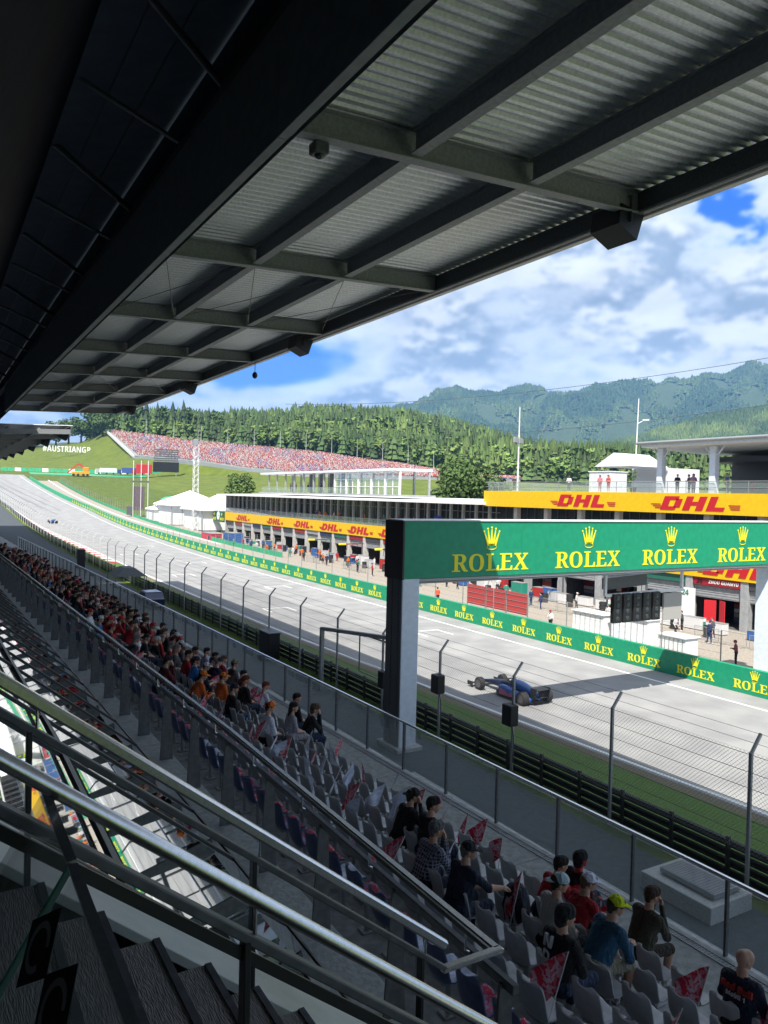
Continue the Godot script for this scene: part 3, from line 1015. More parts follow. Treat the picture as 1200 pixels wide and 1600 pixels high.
# ---------------------------------------------------------------- surface nets for bodies
func nets(prims: Array, cell: float, k: float, groups: int) -> Array:
	var lo := Vector3(1e9, 1e9, 1e9)
	var hi := -lo
	for p in prims:
		var r: float = maxf(p[2], p[3]) + cell * 2.5
		for q in [p[0], p[1]]:
			lo = lo.min(q - Vector3(r, r, r))
			hi = hi.max(q + Vector3(r, r, r))
	var nx := int((hi.x - lo.x) / cell) + 2
	var ny := int((hi.y - lo.y) / cell) + 2
	var nz := int((hi.z - lo.z) / cell) + 2
	var f := PackedFloat32Array()
	f.resize(nx * ny * nz)
	f.fill(9.0)
	var best := f.duplicate()
	var gp := PackedByteArray()
	gp.resize(nx * ny * nz)
	for p in prims:
		var a: Vector3 = p[0]
		var ba: Vector3 = p[1] - p[0]
		var ra: float = p[2]
		var rb: float = p[3]
		var g: int = p[4]
		var l2 := maxf(ba.length_squared(), 1e-9)
		var r := maxf(ra, rb) + cell * 2.0 + k
		var bl := (a.min(p[1]) - Vector3(r, r, r) - lo) / cell
		var bh := (a.max(p[1]) + Vector3(r, r, r) - lo) / cell
		for z in range(maxi(0, int(bl.z)), mini(nz, int(bh.z) + 2)):
			for y in range(maxi(0, int(bl.y)), mini(ny, int(bh.y) + 2)):
				var id := (z * ny + y) * nx
				for x in range(maxi(0, int(bl.x)), mini(nx, int(bh.x) + 2)):
					var pa := lo + Vector3(x, y, z) * cell - a
					var h := clampf(pa.dot(ba) / l2, 0.0, 1.0)
					var d := (pa - ba * h).length() - lerpf(ra, rb, h)
					var i := id + x
					var o := f[i]
					var w := maxf(k - absf(o - d), 0.0)
					f[i] = minf(o, d) - w * w / k * 0.25
					if d < best[i]:
						best[i] = d
						gp[i] = g
	var out := []
	for g in groups:
		out.append(MB.new())
	var at := {}
	var nm := {}
	var dxy := nx * ny
	for z in nz - 1:
		for y in ny - 1:
			var id := z * dxy + y * nx
			for x in nx - 1:
				var i := id + x
				var c0 := f[i]
				if c0 > cell * 2.2 or c0 < -cell * 2.2:
					continue
				var c1 := f[i + 1]
				var c2 := f[i + nx]
				var c3 := f[i + nx + 1]
				var c4 := f[i + dxy]
				var c5 := f[i + dxy + 1]
				var c6 := f[i + dxy + nx]
				var c7 := f[i + dxy + nx + 1]
				var m := int(c0 < 0) + int(c1 < 0) + int(c2 < 0) + int(c3 < 0) + int(c4 < 0) + int(c5 < 0) + int(c6 < 0) + int(c7 < 0)
				if m == 0 or m == 8:
					continue
				var s := Vector3.ZERO
				var cnt := 0
				var cs := [c0, c1, c2, c3, c4, c5, c6, c7]
				for e in EDGES:
					var va: float = cs[e[0]]
					var vb: float = cs[e[1]]
					if (va < 0.0) != (vb < 0.0):
						var t := va / (va - vb)
						s += CORN[e[0]].lerp(CORN[e[1]], t)
						cnt += 1
				at[i] = lo + (Vector3(x, y, z) + s / cnt) * cell
				nm[i] = Vector3(c1 + c3 + c5 + c7 - c0 - c2 - c4 - c6, c2 + c3 + c6 + c7 - c0 - c1 - c4 - c5, c4 + c5 + c6 + c7 - c0 - c1 - c2 - c3).normalized()
	for i in at:
		var o: float = f[i]
		for ax in [[1, nx, dxy], [nx, dxy, 1], [dxy, 1, nx]]:
			if (o < 0.0) == (f[i + ax[0]] < 0.0):
				continue
			var b: int = i - ax[1]
			var c: int = i - ax[1] - ax[2]
			var d: int = i - ax[2]
			if at.has(b) and at.has(c) and at.has(d):
				out[gp[i]].quads(at[i], at[b], at[c], at[d], nm[i], nm[b], nm[c], nm[d])
	return out

const EDGES := [[0, 1], [2, 3], [4, 5], [6, 7], [0, 2], [1, 3], [4, 6], [5, 7], [0, 4], [1, 5], [2, 6], [3, 7]]
const CORN := [Vector3(0, 0, 0), Vector3(1, 0, 0), Vector3(0, 1, 0), Vector3(1, 1, 0), Vector3(0, 0, 1), Vector3(1, 0, 1), Vector3(0, 1, 1), Vector3(1, 1, 1)]

# body surfaces: 0 skin, 1 top, 2 forearm, 3 thigh, 4 shank, 5 shoe, 6 eye
var hand_mb: MB
var head_mb: MB
var bodies := {}
var heads := {}

func make_hand_and_head() -> void:
	var p := [[Vector3(0, 0, 0), Vector3(0.05, 0, 0), 0.024, 0.026, 0], [Vector3(0.045, 0, -0.022), Vector3(0.085, -0.002, -0.028), 0.018, 0.013, 0], [Vector3(0.045, 0, 0.022), Vector3(0.085, -0.002, 0.028), 0.018, 0.013, 0]]
	var fz := [-0.031, -0.0105, 0.0105, 0.031]
	var fl := [0.062, 0.072, 0.068, 0.052]
	for i in 4:
		var a := Vector3(0.088, 0, fz[i])
		var b: Vector3 = a + Vector3(fl[i] * 0.42, -fl[i] * 0.20, fz[i] * 0.1)
		var c: Vector3 = b + Vector3(fl[i] * 0.18, -fl[i] * 0.30, 0)
		var d: Vector3 = c + Vector3(-fl[i] * 0.02, -fl[i] * 0.22, 0)
		p.append_array([[a, b, 0.0095, 0.0088, 0], [b, c, 0.0088, 0.008, 0], [c, d, 0.008, 0.0068, 0]])
	p.append_array([[Vector3(0.02, -0.004, -0.024), Vector3(0.052, -0.014, -0.052), 0.0125, 0.0105, 0], [Vector3(0.052, -0.014, -0.052), Vector3(0.082, -0.024, -0.052), 0.010, 0.0085, 0]])
	hand_mb = nets(p, 0.0048, 0.006, 1)[0]
	var h := [[Vector3(-0.028, 0.045, 0), Vector3(0.022, 0.05, 0), 0.086, 0.082, 0], [Vector3(-0.03, 0.0, 0), Vector3(0.03, -0.01, 0), 0.072, 0.066, 0], [Vector3(0.03, -0.055, 0), Vector3(0.055, -0.078, 0), 0.046, 0.030, 0],
		[Vector3(0.085, 0.012, 0), Vector3(0.104, -0.022, 0), 0.010, 0.015, 0], [Vector3(0.082, -0.050, -0.016), Vector3(0.082, -0.050, 0.016), 0.011, 0.011, 0], [Vector3(0.074, 0.03, -0.035), Vector3(0.074, 0.03, 0.035), 0.016, 0.016, 0],
		[Vector3(-0.008, 0.012, -0.080), Vector3(-0.012, -0.022, -0.080), 0.014, 0.010, 0], [Vector3(-0.008, 0.012, 0.080), Vector3(-0.012, -0.022, 0.080), 0.014, 0.010, 0], [Vector3(-0.02, -0.03, 0), Vector3(-0.035, -0.15, 0), 0.054, 0.058, 0]]
	head_mb = nets(h, 0.0085, 0.016, 1)[0]
	# hair and headgear in head space
	var hair := nets([[Vector3(-0.034, 0.055, 0), Vector3(0.018, 0.066, 0), 0.093, 0.086, 0], [Vector3(-0.055, 0.01, 0), Vector3(-0.06, -0.04, 0), 0.072, 0.05, 0], [Vector3(0.055, 0.10, -0.03), Vector3(0.06, 0.10, 0.03), 0.03, 0.03, 0]], 0.010, 0.02, 1)
	heads.short_hair = hair[0].mesh()
	var lng := nets([[Vector3(-0.034, 0.055, 0), Vector3(0.018, 0.068, 0), 0.096, 0.088, 0], [Vector3(-0.06, 0.0, -0.03), Vector3(-0.085, -0.20, -0.05), 0.066, 0.04, 0], [Vector3(-0.06, 0.0, 0.03), Vector3(-0.085, -0.22, 0.045), 0.066, 0.04, 0], [Vector3(-0.09, -0.05, 0), Vector3(-0.115, -0.27, 0), 0.05, 0.03, 0]], 0.011, 0.02, 1)
	heads.long_hair = lng[0].mesh()
	var bun := nets([[Vector3(-0.034, 0.055, 0), Vector3(0.018, 0.066, 0), 0.093, 0.086, 0], [Vector3(-0.055, 0.01, 0), Vector3(-0.06, -0.02, 0), 0.07, 0.05, 0], [Vector3(-0.13, 0.03, 0), Vector3(-0.135, 0.02, 0), 0.042, 0.04, 0]], 0.010, 0.012, 1)
	heads.bun_hair = bun[0].mesh()
	var cap := MB.new()
	cap.ball(Vector3(-0.008, 0.052, 0), Vector3(0.112, 0.093, 0.100), 18, 7, 0.0, 0.53)
	cap.ball(Vector3(0.09, 0.048, 0), Vector3(0.105, 0.014, 0.078), 16, 6, 0.0, 1.0, Basis(Vector3(0, 0, 1), -0.16))
	cap.ball(Vector3(-0.008, 0.146, 0), Vector3(0.012, 0.008, 0.012), 8, 4)
	heads.cap = cap.mesh()
	var bea := nets([[Vector3(-0.034, 0.055, 0), Vector3(0.018, 0.068, 0), 0.100, 0.094, 0], [Vector3(-0.05, 0.01, 0), Vector3(-0.055, -0.05, 0), 0.085, 0.075, 0]], 0.011, 0.02, 1)
	heads.beanie = bea[0].mesh()

func limb_hand(out: Array, wrist: Vector3, dir: Vector3, palm: Vector3, mirror: bool) -> void:
	var x := dir.normalized()
	var z := x.cross(-palm).normalized()
	var y := z.cross(x)
	var bs := Basis(x, y, -z if mirror else z)
	var t := Transform3D(bs, wrist)
	var o := MB.new()
	for i in range(0, hand_mb.v.size(), 3):
		var q := []
		var m := []
		for j in 3:
			q.append(t * hand_mb.v[i + j])
			m.append((bs * hand_mb.n[i + j]).normalized())
		out[0].tris(q[0], q[1], q[2], m[0], m[1], m[2])

func body(pose: String) -> Dictionary:
	if bodies.has(pose):
		return bodies[pose]
	var pr := []
	var hc: Vector3
	var tilt := 0.0
	var look := 0.0
	var hands := []
	var V := func(x: float, y: float, z: float) -> Vector3: return Vector3(x, y, z)
	if pose.begins_with("stand"):
		var ph := 0.94
		var lean := 0.03
		pr.append([V.call(0, ph, -0.07), V.call(0, ph, 0.07), 0.115, 0.115, 3])
		pr.append([V.call(0, ph + 0.08, -0.05), V.call(lean, ph + 0.28, -0.06), 0.115, 0.115, 1])
		pr.append([V.call(0, ph + 0.08, 0.05), V.call(lean, ph + 0.28, 0.06), 0.115, 0.115, 1])
		pr.append([V.call(lean, ph + 0.46, -0.14), V.call(lean, ph + 0.46, 0.14), 0.075, 0.075, 1])
		pr.append([V.call(lean, ph + 0.30, -0.07), V.call(lean, ph + 0.42, -0.08), 0.12, 0.11, 1])
		pr.append([V.call(lean, ph + 0.30, 0.07), V.call(lean, ph + 0.42, 0.08), 0.12, 0.11, 1])
		pr.append([V.call(lean, ph + 0.48, 0), V.call(lean + 0.02, ph + 0.60, 0), 0.06, 0.055, 0])
		hc = V.call(lean + 0.05, ph + 0.70, 0)
		for s in [-1, 1]:
			var st: float = 0.12 * s if pose == "stand_walk" else 0.02 * s
			pr.append([V.call(0, ph - 0.04, 0.085 * s), V.call(st * 0.6 + 0.02, 0.50, 0.09 * s), 0.092, 0.062, 3])
			pr.append([V.call(st * 0.6 + 0.02, 0.50, 0.09 * s), V.call(st, 0.10, 0.095 * s), 0.06, 0.042, 4])
			pr.append([V.call(st, 0.055, 0.095 * s), V.call(st + 0.16, 0.04, 0.11 * s), 0.048, 0.036, 5])
			var sh: Vector3 = V.call(lean, ph + 0.46, 0.185 * s)
			var el: Vector3 = V.call(lean - 0.06, ph + 0.18, 0.25 * s)
			var wr: Vector3 = V.call(lean + 0.06, ph - 0.04, 0.24 * s)
			if pose == "stand_arms":
				el = V.call(lean + 0.03, ph + 0.19, 0.26 * s)
				wr = V.call(lean + 0.24, ph + 0.24, 0.12 * s)
			pr.append([sh, el, 0.056, 0.044, 1])
			pr.append([el, wr, 0.044, 0.030, 2])
			hands.append([wr, wr - el, V.call(0, 0, -s) if pose != "stand_arms" else V.call(0, -1, 0), s > 0])
	else:
		var th := 0.16
		if pose == "knees":
			th = 0.55
		elif pose == "hands_face":
			th = 0.38
		elif pose == "back":
			th = -0.14
		elif pose == "reach":
			th = 0.30
		var d := Vector3(sin(th), cos(th), 0)
		var pel := Vector3(0, 0.555, 0)
		var mid := pel + d * 0.2
		var ch := pel + d * 0.36
		var shm := pel + d * 0.49
		pr.append([pel + V.call(0, 0, -0.085), pel + V.call(0, 0, 0.085), 0.13, 0.13, 3])
		for s in [-1, 1]:
			pr.append([pel + d * 0.09 + V.call(0.01, 0, 0.055 * s), mid + V.call(0.01, 0, 0.06 * s), 0.13, 0.125, 1])
			pr.append([mid + V.call(0, 0, 0.06 * s), ch + V.call(0, 0, 0.085 * s), 0.125, 0.122, 1])
		pr.append([shm + V.call(-0.01, -0.02, -0.15), shm + V.call(-0.01, -0.02, 0.15), 0.082, 0.082, 1])
		tilt = th * 0.35
		var nk := shm + d.lerp(Vector3.UP, 0.45).normalized() * 0.12
		pr.append([shm, nk, 0.064, 0.056, 0])
		hc = nk + V.call(0.045, 0.10, 0)
		for s in [-1, 1]:
			var kn: Vector3 = V.call(0.44, 0.53, 0.15 * s)
			pr.append([V.call(0.02, 0.54, 0.095 * s), kn, 0.098, 0.068, 3])
			pr.append([kn, V.call(0.40, 0.12, 0.13 * s), 0.062, 0.044, 4])
			pr.append([V.call(0.39, 0.06, 0.13 * s), V.call(0.57, 0.045, 0.16 * s), 0.05, 0.037, 5])
			var sh: Vector3 = shm + V.call(0, -0.02, 0.20 * s)
			var el: Vector3 = shm + V.call(0.05, -0.29, 0.27 * s)
			var wr: Vector3 = V.call(0.30, 0.665, 0.09 * s)
			var pm := Vector3(0, -1, 0)
			if pose == "knees":
				el = V.call(0.36, 0.66, 0.23 * s)
				wr = V.call(0.54, 0.69, 0.06 * s)
			elif pose == "hands_face":
				el = V.call(0.36, 0.72, 0.17 * s)
				wr = hc + V.call(0.105, -0.12, 0.065 * s)
				pm = V.call(-0.8, 0, -0.5 * s)
			elif pose == "back":
				el = shm + V.call(-0.02, -0.28, 0.30 * s)
				wr = V.call(0.22, 0.66, 0.12 * s)
			elif pose == "reach":
				if s > 0:
					el = shm + V.call(0.20, -0.20, 0.26)
					wr = V.call(0.52, 0.80, 0.30)
				else:
					el = V.call(0.26, 0.68, -0.22)
					wr = V.call(0.48, 0.66, -0.08)
			pr.append([sh, el, 0.062, 0.050, 1])
			pr.append([el, wr, 0.049, 0.032, 2])
			hands.append([wr, (wr - el) if pose != "hands_face" else V.call(-0.1, 1, 0), pm, s > 0])
		look = {"knees": -0.35, "lap": -0.5, "back": -0.15, "hands_face": -0.2, "reach": -0.6}.get(pose, 0.0)
	var out := nets(pr, 0.0125, 0.045, 7)
	for h in hands:
		limb_hand(out, h[0], h[1], h[2], h[3])
	var hb := Basis(Vector3.UP, look) * Basis(Vector3(0, 0, 1), -tilt)
	out[0].add(head_mb, Transform3D(hb, hc))
	for s in [-1, 1]:
		out[6].ball(hc + hb * Vector3(0.083, 0.012, 0.032 * s), Vector3(0.009, 0.008, 0.013), 6, 4)
	var m := ArrayMesh.new()
	for g in 7:
		m.add_surface_from_arrays(Mesh.PRIMITIVE_TRIANGLES, out[g].arrays())
	bodies[pose] = {"mesh": m, "head": Transform3D(hb, hc)}
	return bodies[pose]

var cloth_cache := {}
func cloth(c: Color, tint := 0.0) -> StandardMaterial3D:
	if not cloth_cache.has(c):
		var m := plain(c, 0.9)
		m.rim_enabled = true
		m.rim = 0.25
		m.rim_tint = 0.8
		if not M.has("fold_tex"):
			M.fold_tex = noise_tex(401, 0.018, [[0.0, Color.BLACK], [1.0, Color.WHITE]], 256, 4, FastNoiseLite.TYPE_SIMPLEX)
		m.uv1_triplanar = true
		m.uv1_scale = Vector3(2.6, 1.7, 2.6)
		m.heightmap_enabled = true
		m.heightmap_scale = 4.0
		m.heightmap_texture = M.fold_tex
		cloth_cache[c] = m
	return cloth_cache[c]

var skin_cache := {}
func skin_mat(c: Color) -> StandardMaterial3D:
	if not skin_cache.has(c):
		var m := plain(c, 0.55)
		m.subsurf_scatter_enabled = true
		m.subsurf_scatter_strength = 0.06
		skin_cache[c] = m
	return skin_cache[c]

# look: top, forearm ("s" skin / "t" top), trousers, shank ("s"/"t"), shoes, hair kind, hair colour
func person(label: String, pose: String, at: Vector3, turn: float, look: Dictionary, scale_ := 1.0, group := "") -> Node3D:
	var b := body(pose)
	var p := thing("person", label, "person", at, turn, group)
	p.scale = Vector3.ONE * scale_
	var o := MeshInstance3D.new()
	o.name = "body"
	o.mesh = b.mesh
	p.add_child(o)
	var skin: Material = skin_mat(look.get("skin", L(0.50, 0.29, 0.20)))
	var top: Material = look.top if look.top is Material else cloth(look.top)
	var leg: Material = cloth(look.get("leg", L(0.03, 0.04, 0.07)))
	var mats := [skin, top, top if look.get("sleeve", true) else skin, leg, leg if look.get("long", true) else skin, cloth(look.get("shoe", L(0.5, 0.5, 0.5))), M.black]
	for i in 7:
		o.set_surface_override_material(i, mats[i])
	var kind: String = look.get("head", "short_hair")
	var hcol: Color = look.get("hair", L(0.02, 0.015, 0.012))
	if kind == "cap" or kind == "cap_back":
		var hh := obj("hair", heads.short_hair, cloth(hcol), p)
		hh.transform = b.head * Transform3D(Basis().scaled(Vector3(0.985, 0.93, 0.985)), Vector3(0, -0.012, 0))
		var c := obj("cap", heads.cap, cloth(look.get("cap", L(0.02, 0.02, 0.03))), p)
		c.transform = b.head * (Transform3D(Basis(Vector3.UP, PI if kind == "cap_back" else 0.0), Vector3.ZERO))
	elif kind != "bald":
		var hh := obj("beanie" if kind == "beanie" else "hair", heads[kind], cloth(hcol), p)
		hh.transform = b.head
	return p

func back_text(who: Node3D, text: String, h: float, y: float, m: Material, side := 0.0) -> void:
	var o := obj("back_print", words(text, h, 0.035, sans), m, who)
	var lean := 0.16
	var x := (y - 0.555) * tan(lean) - 0.118
	o.transform = Transform3D(Basis(Vector3(0, 0, 1), -lean) * Basis(Vector3.UP, -PI / 2), Vector3(x, y, side))

# ---------------------------------------------------------------- seats
func seat_shell() -> ArrayMesh:
	var prof := func(s: float) -> Vector3: # front lip -> pan -> back
		var pts := [Vector3(0.25, 0.425, 0), Vector3(0.22, 0.445, 0), Vector3(0.10, 0.432, 0), Vector3(-0.06, 0.425, 0), Vector3(-0.135, 0.45, 0), Vector3(-0.17, 0.53, 0), Vector3(-0.195, 0.66, 0), Vector3(-0.225, 0.80, 0), Vector3(-0.235, 0.83, 0)]
		var f := s * (pts.size() - 1)
		var i := mini(int(f), pts.size() - 2)
		return pts[i].lerp(pts[i + 1], f - i)
	var wide := func(s: float) -> float:
		if s < 0.12:
			return lerpf(0.17, 0.215, sqrt(s / 0.12))
		if s > 0.72:
			var q := (s - 0.72) / 0.28
			return 0.215 * sqrt(maxf(0.0, 1.0 - pow(q, 2.6) * 0.80))
		return 0.215
	var face := func(s: float, t: float, off: float) -> Vector3:
		var p: Vector3 = prof.call(s)
		var a: Vector3 = prof.call(maxf(0.0, s - 0.02))
		var c: Vector3 = prof.call(minf(1.0, s + 0.02))
		var tg := (c - a).normalized()
		var nr := Vector3(-tg.y, tg.x, 0)
		if nr.y < 0.0 and s < 0.5:
			nr = -nr
		if s >= 0.5 and nr.x < 0.0:
			nr = -nr
		var e := 2.0 * t - 1.0
		var w: float = wide.call(s)
		return p + Vector3(0, 0, e * w) + nr * (pow(absf(e), 3.0) * (0.055 if s > 0.2 else 0.02) + off)
	var b := MB.new()
	b.sheet(func(s, t): return face.call(s, t, 0.0), 16, 8)
	b.sheet(func(s, t): return face.call(s, t, -0.016), 16, 8)
	for i in 16:
		for t in [0.0, 1.0]:
			b.quad(face.call(i / 16.0, t, 0.0), face.call((i + 1) / 16.0, t, 0.0), face.call((i + 1) / 16.0, t, -0.016), face.call(i / 16.0, t, -0.016))
	for i in 8:
		for s in [0.0, 1.0]:
			b.quad(face.call(s, i / 8.0, 0.0), face.call(s, (i + 1) / 8.0, 0.0), face.call(s, (i + 1) / 8.0, -0.016), face.call(s, i / 8.0, -0.016))
	return b.mesh()

const PITCH := 0.58
func make_seats() -> void:
	M.seat = grain(71, L(0.40, 0.41, 0.425), L(0.48, 0.49, 0.505), 0.7, 0.38)
	M.seat_navy = grain(72, L(0.045, 0.062, 0.135), L(0.070, 0.090, 0.175), 0.7, 0.33)
	var shell := seat_shell()
	var ped := MB.new()
	ped.tube([Vector3(0.03, 0.0, 0), Vector3(0.02, 0.40, 0)], 0.035, 8)
	ped.cbox(Vector3(0.03, 0.012, 0), Vector3(0.18, 0.024, 0.16), 0.005)
	ped.cbox(Vector3(0.0, 0.405, 0), Vector3(0.26, 0.03, 0.20), 0.006)
	var pm := ped.mesh()
	var made := 0
	var rest := [[], []]
	for j in 360:
		for i in ROWS:
			var z := -2.35 - j * PITCH
			if i == 0 and z > -3.9:
				continue
			var at := Vector3(row_x(i) + bend(z), row_y(i), z)
			if z < -88.0:
				continue
			if made < 298:
				var row_name: String = ["top row by the railing", "second row from the railing", "third row from the railing", "fourth row from the railing", "fifth row, behind the front row", "front row"][i]
				var lab := "%s shell seat, %s from the stairs end of the %s" % ["navy" if i == 0 else "grey", nth(j + 1), row_name]
				var s := thing("stadium_seat", lab, "seat", at, 0.0, "shell seats of row %d" % (i + 1))
				obj("shell", shell, M.seat_navy if i == 0 else M.seat, s)
				obj("pedestal", pm, M.galv, s)
				made += 1
			else:
				rest[0 if i == 0 else 1].append(at)
	for q in 2:
		var mm := MultiMesh.new()
		mm.transform_format = MultiMesh.TRANSFORM_3D
		mm.mesh = shell
		mm.instance_count = rest[q].size()
		for k in rest[q].size():
			mm.set_instance_transform(k, Transform3D(Basis(), rest[q][k]))
		var o := MultiMeshInstance3D.new()
		o.multimesh = mm
		o.material_override = M.seat_navy if q == 0 else M.seat
		o.name = "far_seats" if q == 1 else "far_navy_seats"
		o.set_meta("kind", "stuff")
		o.set_meta("label", "rows of grey seats further along the grandstand" if q == 1 else "row of navy seats further along the railing")
		o.set_meta("category", "seats")
		add_child(o)

# ---------------------------------------------------------------- flags
var flag_meshes := []
var stick_mesh: ArrayMesh
func make_flag_shapes() -> void:
	var ram := func(a: Color, b: Color, c: Color, sd: int) -> StandardMaterial3D:
		var m := StandardMaterial3D.new()
		m.albedo_texture = noise_tex(sd, 0.012, [[0.0, a], [0.44, a], [0.50, b], [0.64, b], [0.68, a], [1.0, c]], 256, 4)
		m.uv1_triplanar = true
		m.uv1_scale = Vector3.ONE / 0.55
		m.roughness = 0.85
		m.backlight_enabled = true
		m.backlight = Color(0.35, 0.2, 0.2)
		return m
	M.flag_red = ram.call(L(0.62, 0.02, 0.05), L(0.66, 0.50, 0.56), L(0.72, 0.03, 0.06), 81)
	M.flag_white = ram.call(L(0.70, 0.76, 0.86), L(0.52, 0.58, 0.78), L(0.80, 0.84, 0.90), 82)
	M.flag_mix = ram.call(L(0.30, 0.26, 0.40), L(0.55, 0.02, 0.05), L(0.10, 0.12, 0.26), 83)
	M.stick = plain(L(0.62, 0.62, 0.62), 0.5)
	for k in 4:
		var lean: Vector3 = [Vector3(0.26, 0.60, 0.10), Vector3(0.16, 0.62, -0.16), Vector3(0.33, 0.56, 0.02), Vector3(0.05, 0.64, 0.20)][k]
		var st := MB.new()
		st.tube([Vector3.ZERO, lean], 0.0055, 6)
		var fly: Vector3 = [Vector3(-0.10, -0.16, -0.33), Vector3(-0.16, -0.22, 0.26), Vector3(-0.05, -0.30, -0.18), Vector3(-0.20, -0.12, -0.28)][k]
		var side := fly.cross(Vector3.UP).normalized()
		var f := func(s: float, t: float) -> Vector3:
			var p := lean * (1.0 - 0.52 * s) + fly * t * (1.0 - 0.35 * s)
			p.y -= 0.10 * t * t + 0.05 * sin(t * PI) * s
			return p + side * (0.030 * sin(t * 8.0 + k * 1.7 + s * 2.5) * t + 0.016 * sin(s * 9.0 + t * 3.0) * t)
		var b := MB.new()
		b.sheet(f, 7, 12)
		b.sheet(func(s, t): return f.call(s, t) + side * 0.003, 7, 12)
		flag_meshes.append([b.mesh(), st.mesh()])

func flag(label: String, at: Vector3, turn: float, tilt: float, m: Material, kind: int) -> void:
	var p := thing("hand_flag", label, "flag", at, turn, "hand flags stuck in the seats")
	obj("stick", flag_meshes[kind % 4][1], M.stick, p)
	obj("flag_cloth", flag_meshes[kind % 4][0], m, p)
	p.scale = Vector3.ONE * (0.95 + tilt * 0.4)

func make_backpack() -> void:
	var p := thing("backpack", "dark navy backpack standing on a seat behind the cream hoodie", "backpack", Vector3(row_x(3) - 0.05, row_y(3) + 0.45, -8.05), 0.3)
	var b := MB.new()
	loft(b, [[-0.13, 0.27, 0.02, 0.15, 0.7], [-0.11, 0.27, 0.12, 0.24, 0.6], [0.0, 0.28, 0.15, 0.28, 0.6], [0.11, 0.27, 0.12, 0.24, 0.6], [0.13, 0.27, 0.02, 0.15, 0.7]], 16)
	obj("bag", b, cloth(L(0.018, 0.022, 0.045)), p)
	var st := MB.new()
	st.tube([Vector3(-0.14, 0.45, -0.06), Vector3(-0.20, 0.30, -0.07), Vector3(-0.15, 0.08, -0.06)], 0.016, 6)
	st.tube([Vector3(-0.14, 0.45, 0.06), Vector3(-0.20, 0.30, 0.07), Vector3(-0.15, 0.08, 0.06)], 0.016, 6)
	obj("strap", st, cloth(L(0.012, 0.014, 0.03)), p)

func make_flags() -> void:
	make_flag_shapes()
	make_backpack()
	var reds := [[5, -7.83], [5, -8.40], [5, -8.97], [5, -10.21], [5, -10.78], [5, -11.24], [5, -12.03], [5, -12.71], [4, -7.25], [4, -5.73], [5, -5.45], [1, -8.84], [3, -3.66], [4, -3.86], [2, -4.95], [1, -5.63], [1, -15.14], [2, -13.97], [1, -15.95], [2, -15.62], [1, -17.29], [1, -22.24], [1, -23.05], [1, -23.85], [5, -21.00], [5, -21.45], [5, -21.91], [5, -22.47], [4, -22.46], [1, -34.17], [1, -34.97], [2, -33.66]]
	for q in reds:
		var i: int = q[0]
		flag("red and white %s flag on a stick, row %d, near the %s seat" % [["printed", "patterned", "bright", "drooping"][reds.find(q) % 4], i + 1, nth(int(round((-q[1] - 2.35) / PITCH)) + 1)], Vector3(row_x(i) - 0.12, row_y(i) + 0.42, q[1]) + Vector3(bend(q[1]), 0, 0), rng.randf_range(-0.7, 0.9), rng.randf_range(0.15, 0.65), M.flag_red, rng.randi() % 4)
	var whites := [[2, -12.19], [3, -11.22], [2, -11.05], [3, -9.76], [3, -13.30], [2, -14.86], [3, -14.52], [3, -4.15], [4, -3.39], [4, -7.84], [3, -13.91], [4, -2.81], [2, -29.84], [3, -27.82], [2, -30.73]]
	for q in whites:
		var i: int = q[0]
		flag("pale blue printed flag on a stick, row %d, near the %s seat" % [i + 1, nth(int(round((-q[1] - 2.35) / PITCH)) + 1)], Vector3(row_x(i) - 0.10, row_y(i) + 0.42, q[1]) + Vector3(bend(q[1]), 0, 0), rng.randf_range(-0.8, 0.8), rng.randf_range(0.1, 0.7), M.flag_white, rng.randi() % 4)
	for k in 16:
		var i := 2 + k % 4
		var z := -11.5 - 0.34 * k
		if rng.randf() < 0.75:
			flag("%s printed flag in the empty seats, row %d, near the %s seat" % ["white" if k % 3 else "red", i + 1, nth(int(round((-z - 2.35) / PITCH)) + 1)], Vector3(row_x(i) - 0.08 + bend(z), row_y(i) + 0.42, z), rng.randf_range(-0.6, 0.9), rng.randf_range(0.1, 0.5), M.flag_white if k % 3 else M.flag_red, rng.randi() % 4)
	flag("crumpled red flag held by the man in the navy cap", Vector3(row_x(2) + 0.42, row_y(2) + 0.30, -7.78), 0.5, 0.4, M.flag_red, 2)
	# flags laid flat over the seats of the top rows
	var lay := MB.new()
	var shape := func(s: float, t: float) -> Vector3:
		return Vector3(lerpf(0.22, -0.10, s), 0.452 + 0.012 * sin(s * 7.0 + t * 4.0) + 0.03 * pow(absf(2 * t - 1), 3.0), lerpf(-0.20, 0.20, t))
	lay.sheet(shape, 8, 8)
	lay.sheet(func(s, t): return shape.call(s, t) + Vector3(0, -0.003, 0), 8, 8)
	var lm := lay.mesh()
	for j in 60:
		for i in [0, 1]:
			if i == 1 and (j < 7 or rng.randf() < 0.35):
				continue
			var z: float = -5.30 - j * PITCH - (0.0 if i == 0 else -0.02)
			var o := obj("folded_flag", lm, [M.flag_mix, M.flag_red, M.flag_mix, M.flag_white][rng.randi() % 4], null)
			var sz := snappedf(z + 2.35, PITCH) - 2.35
			o.position = Vector3(row_x(i) + bend(sz), row_y(i), sz)
			tag(o, "printed flag lying on the %s %s" % [nth(int(round((-sz - 2.35) / PITCH)) + 1), "navy seat of the top row" if i == 0 else "grey seat of the second row"], "flag", "flags laid on the seats of row %d" % (i + 1))

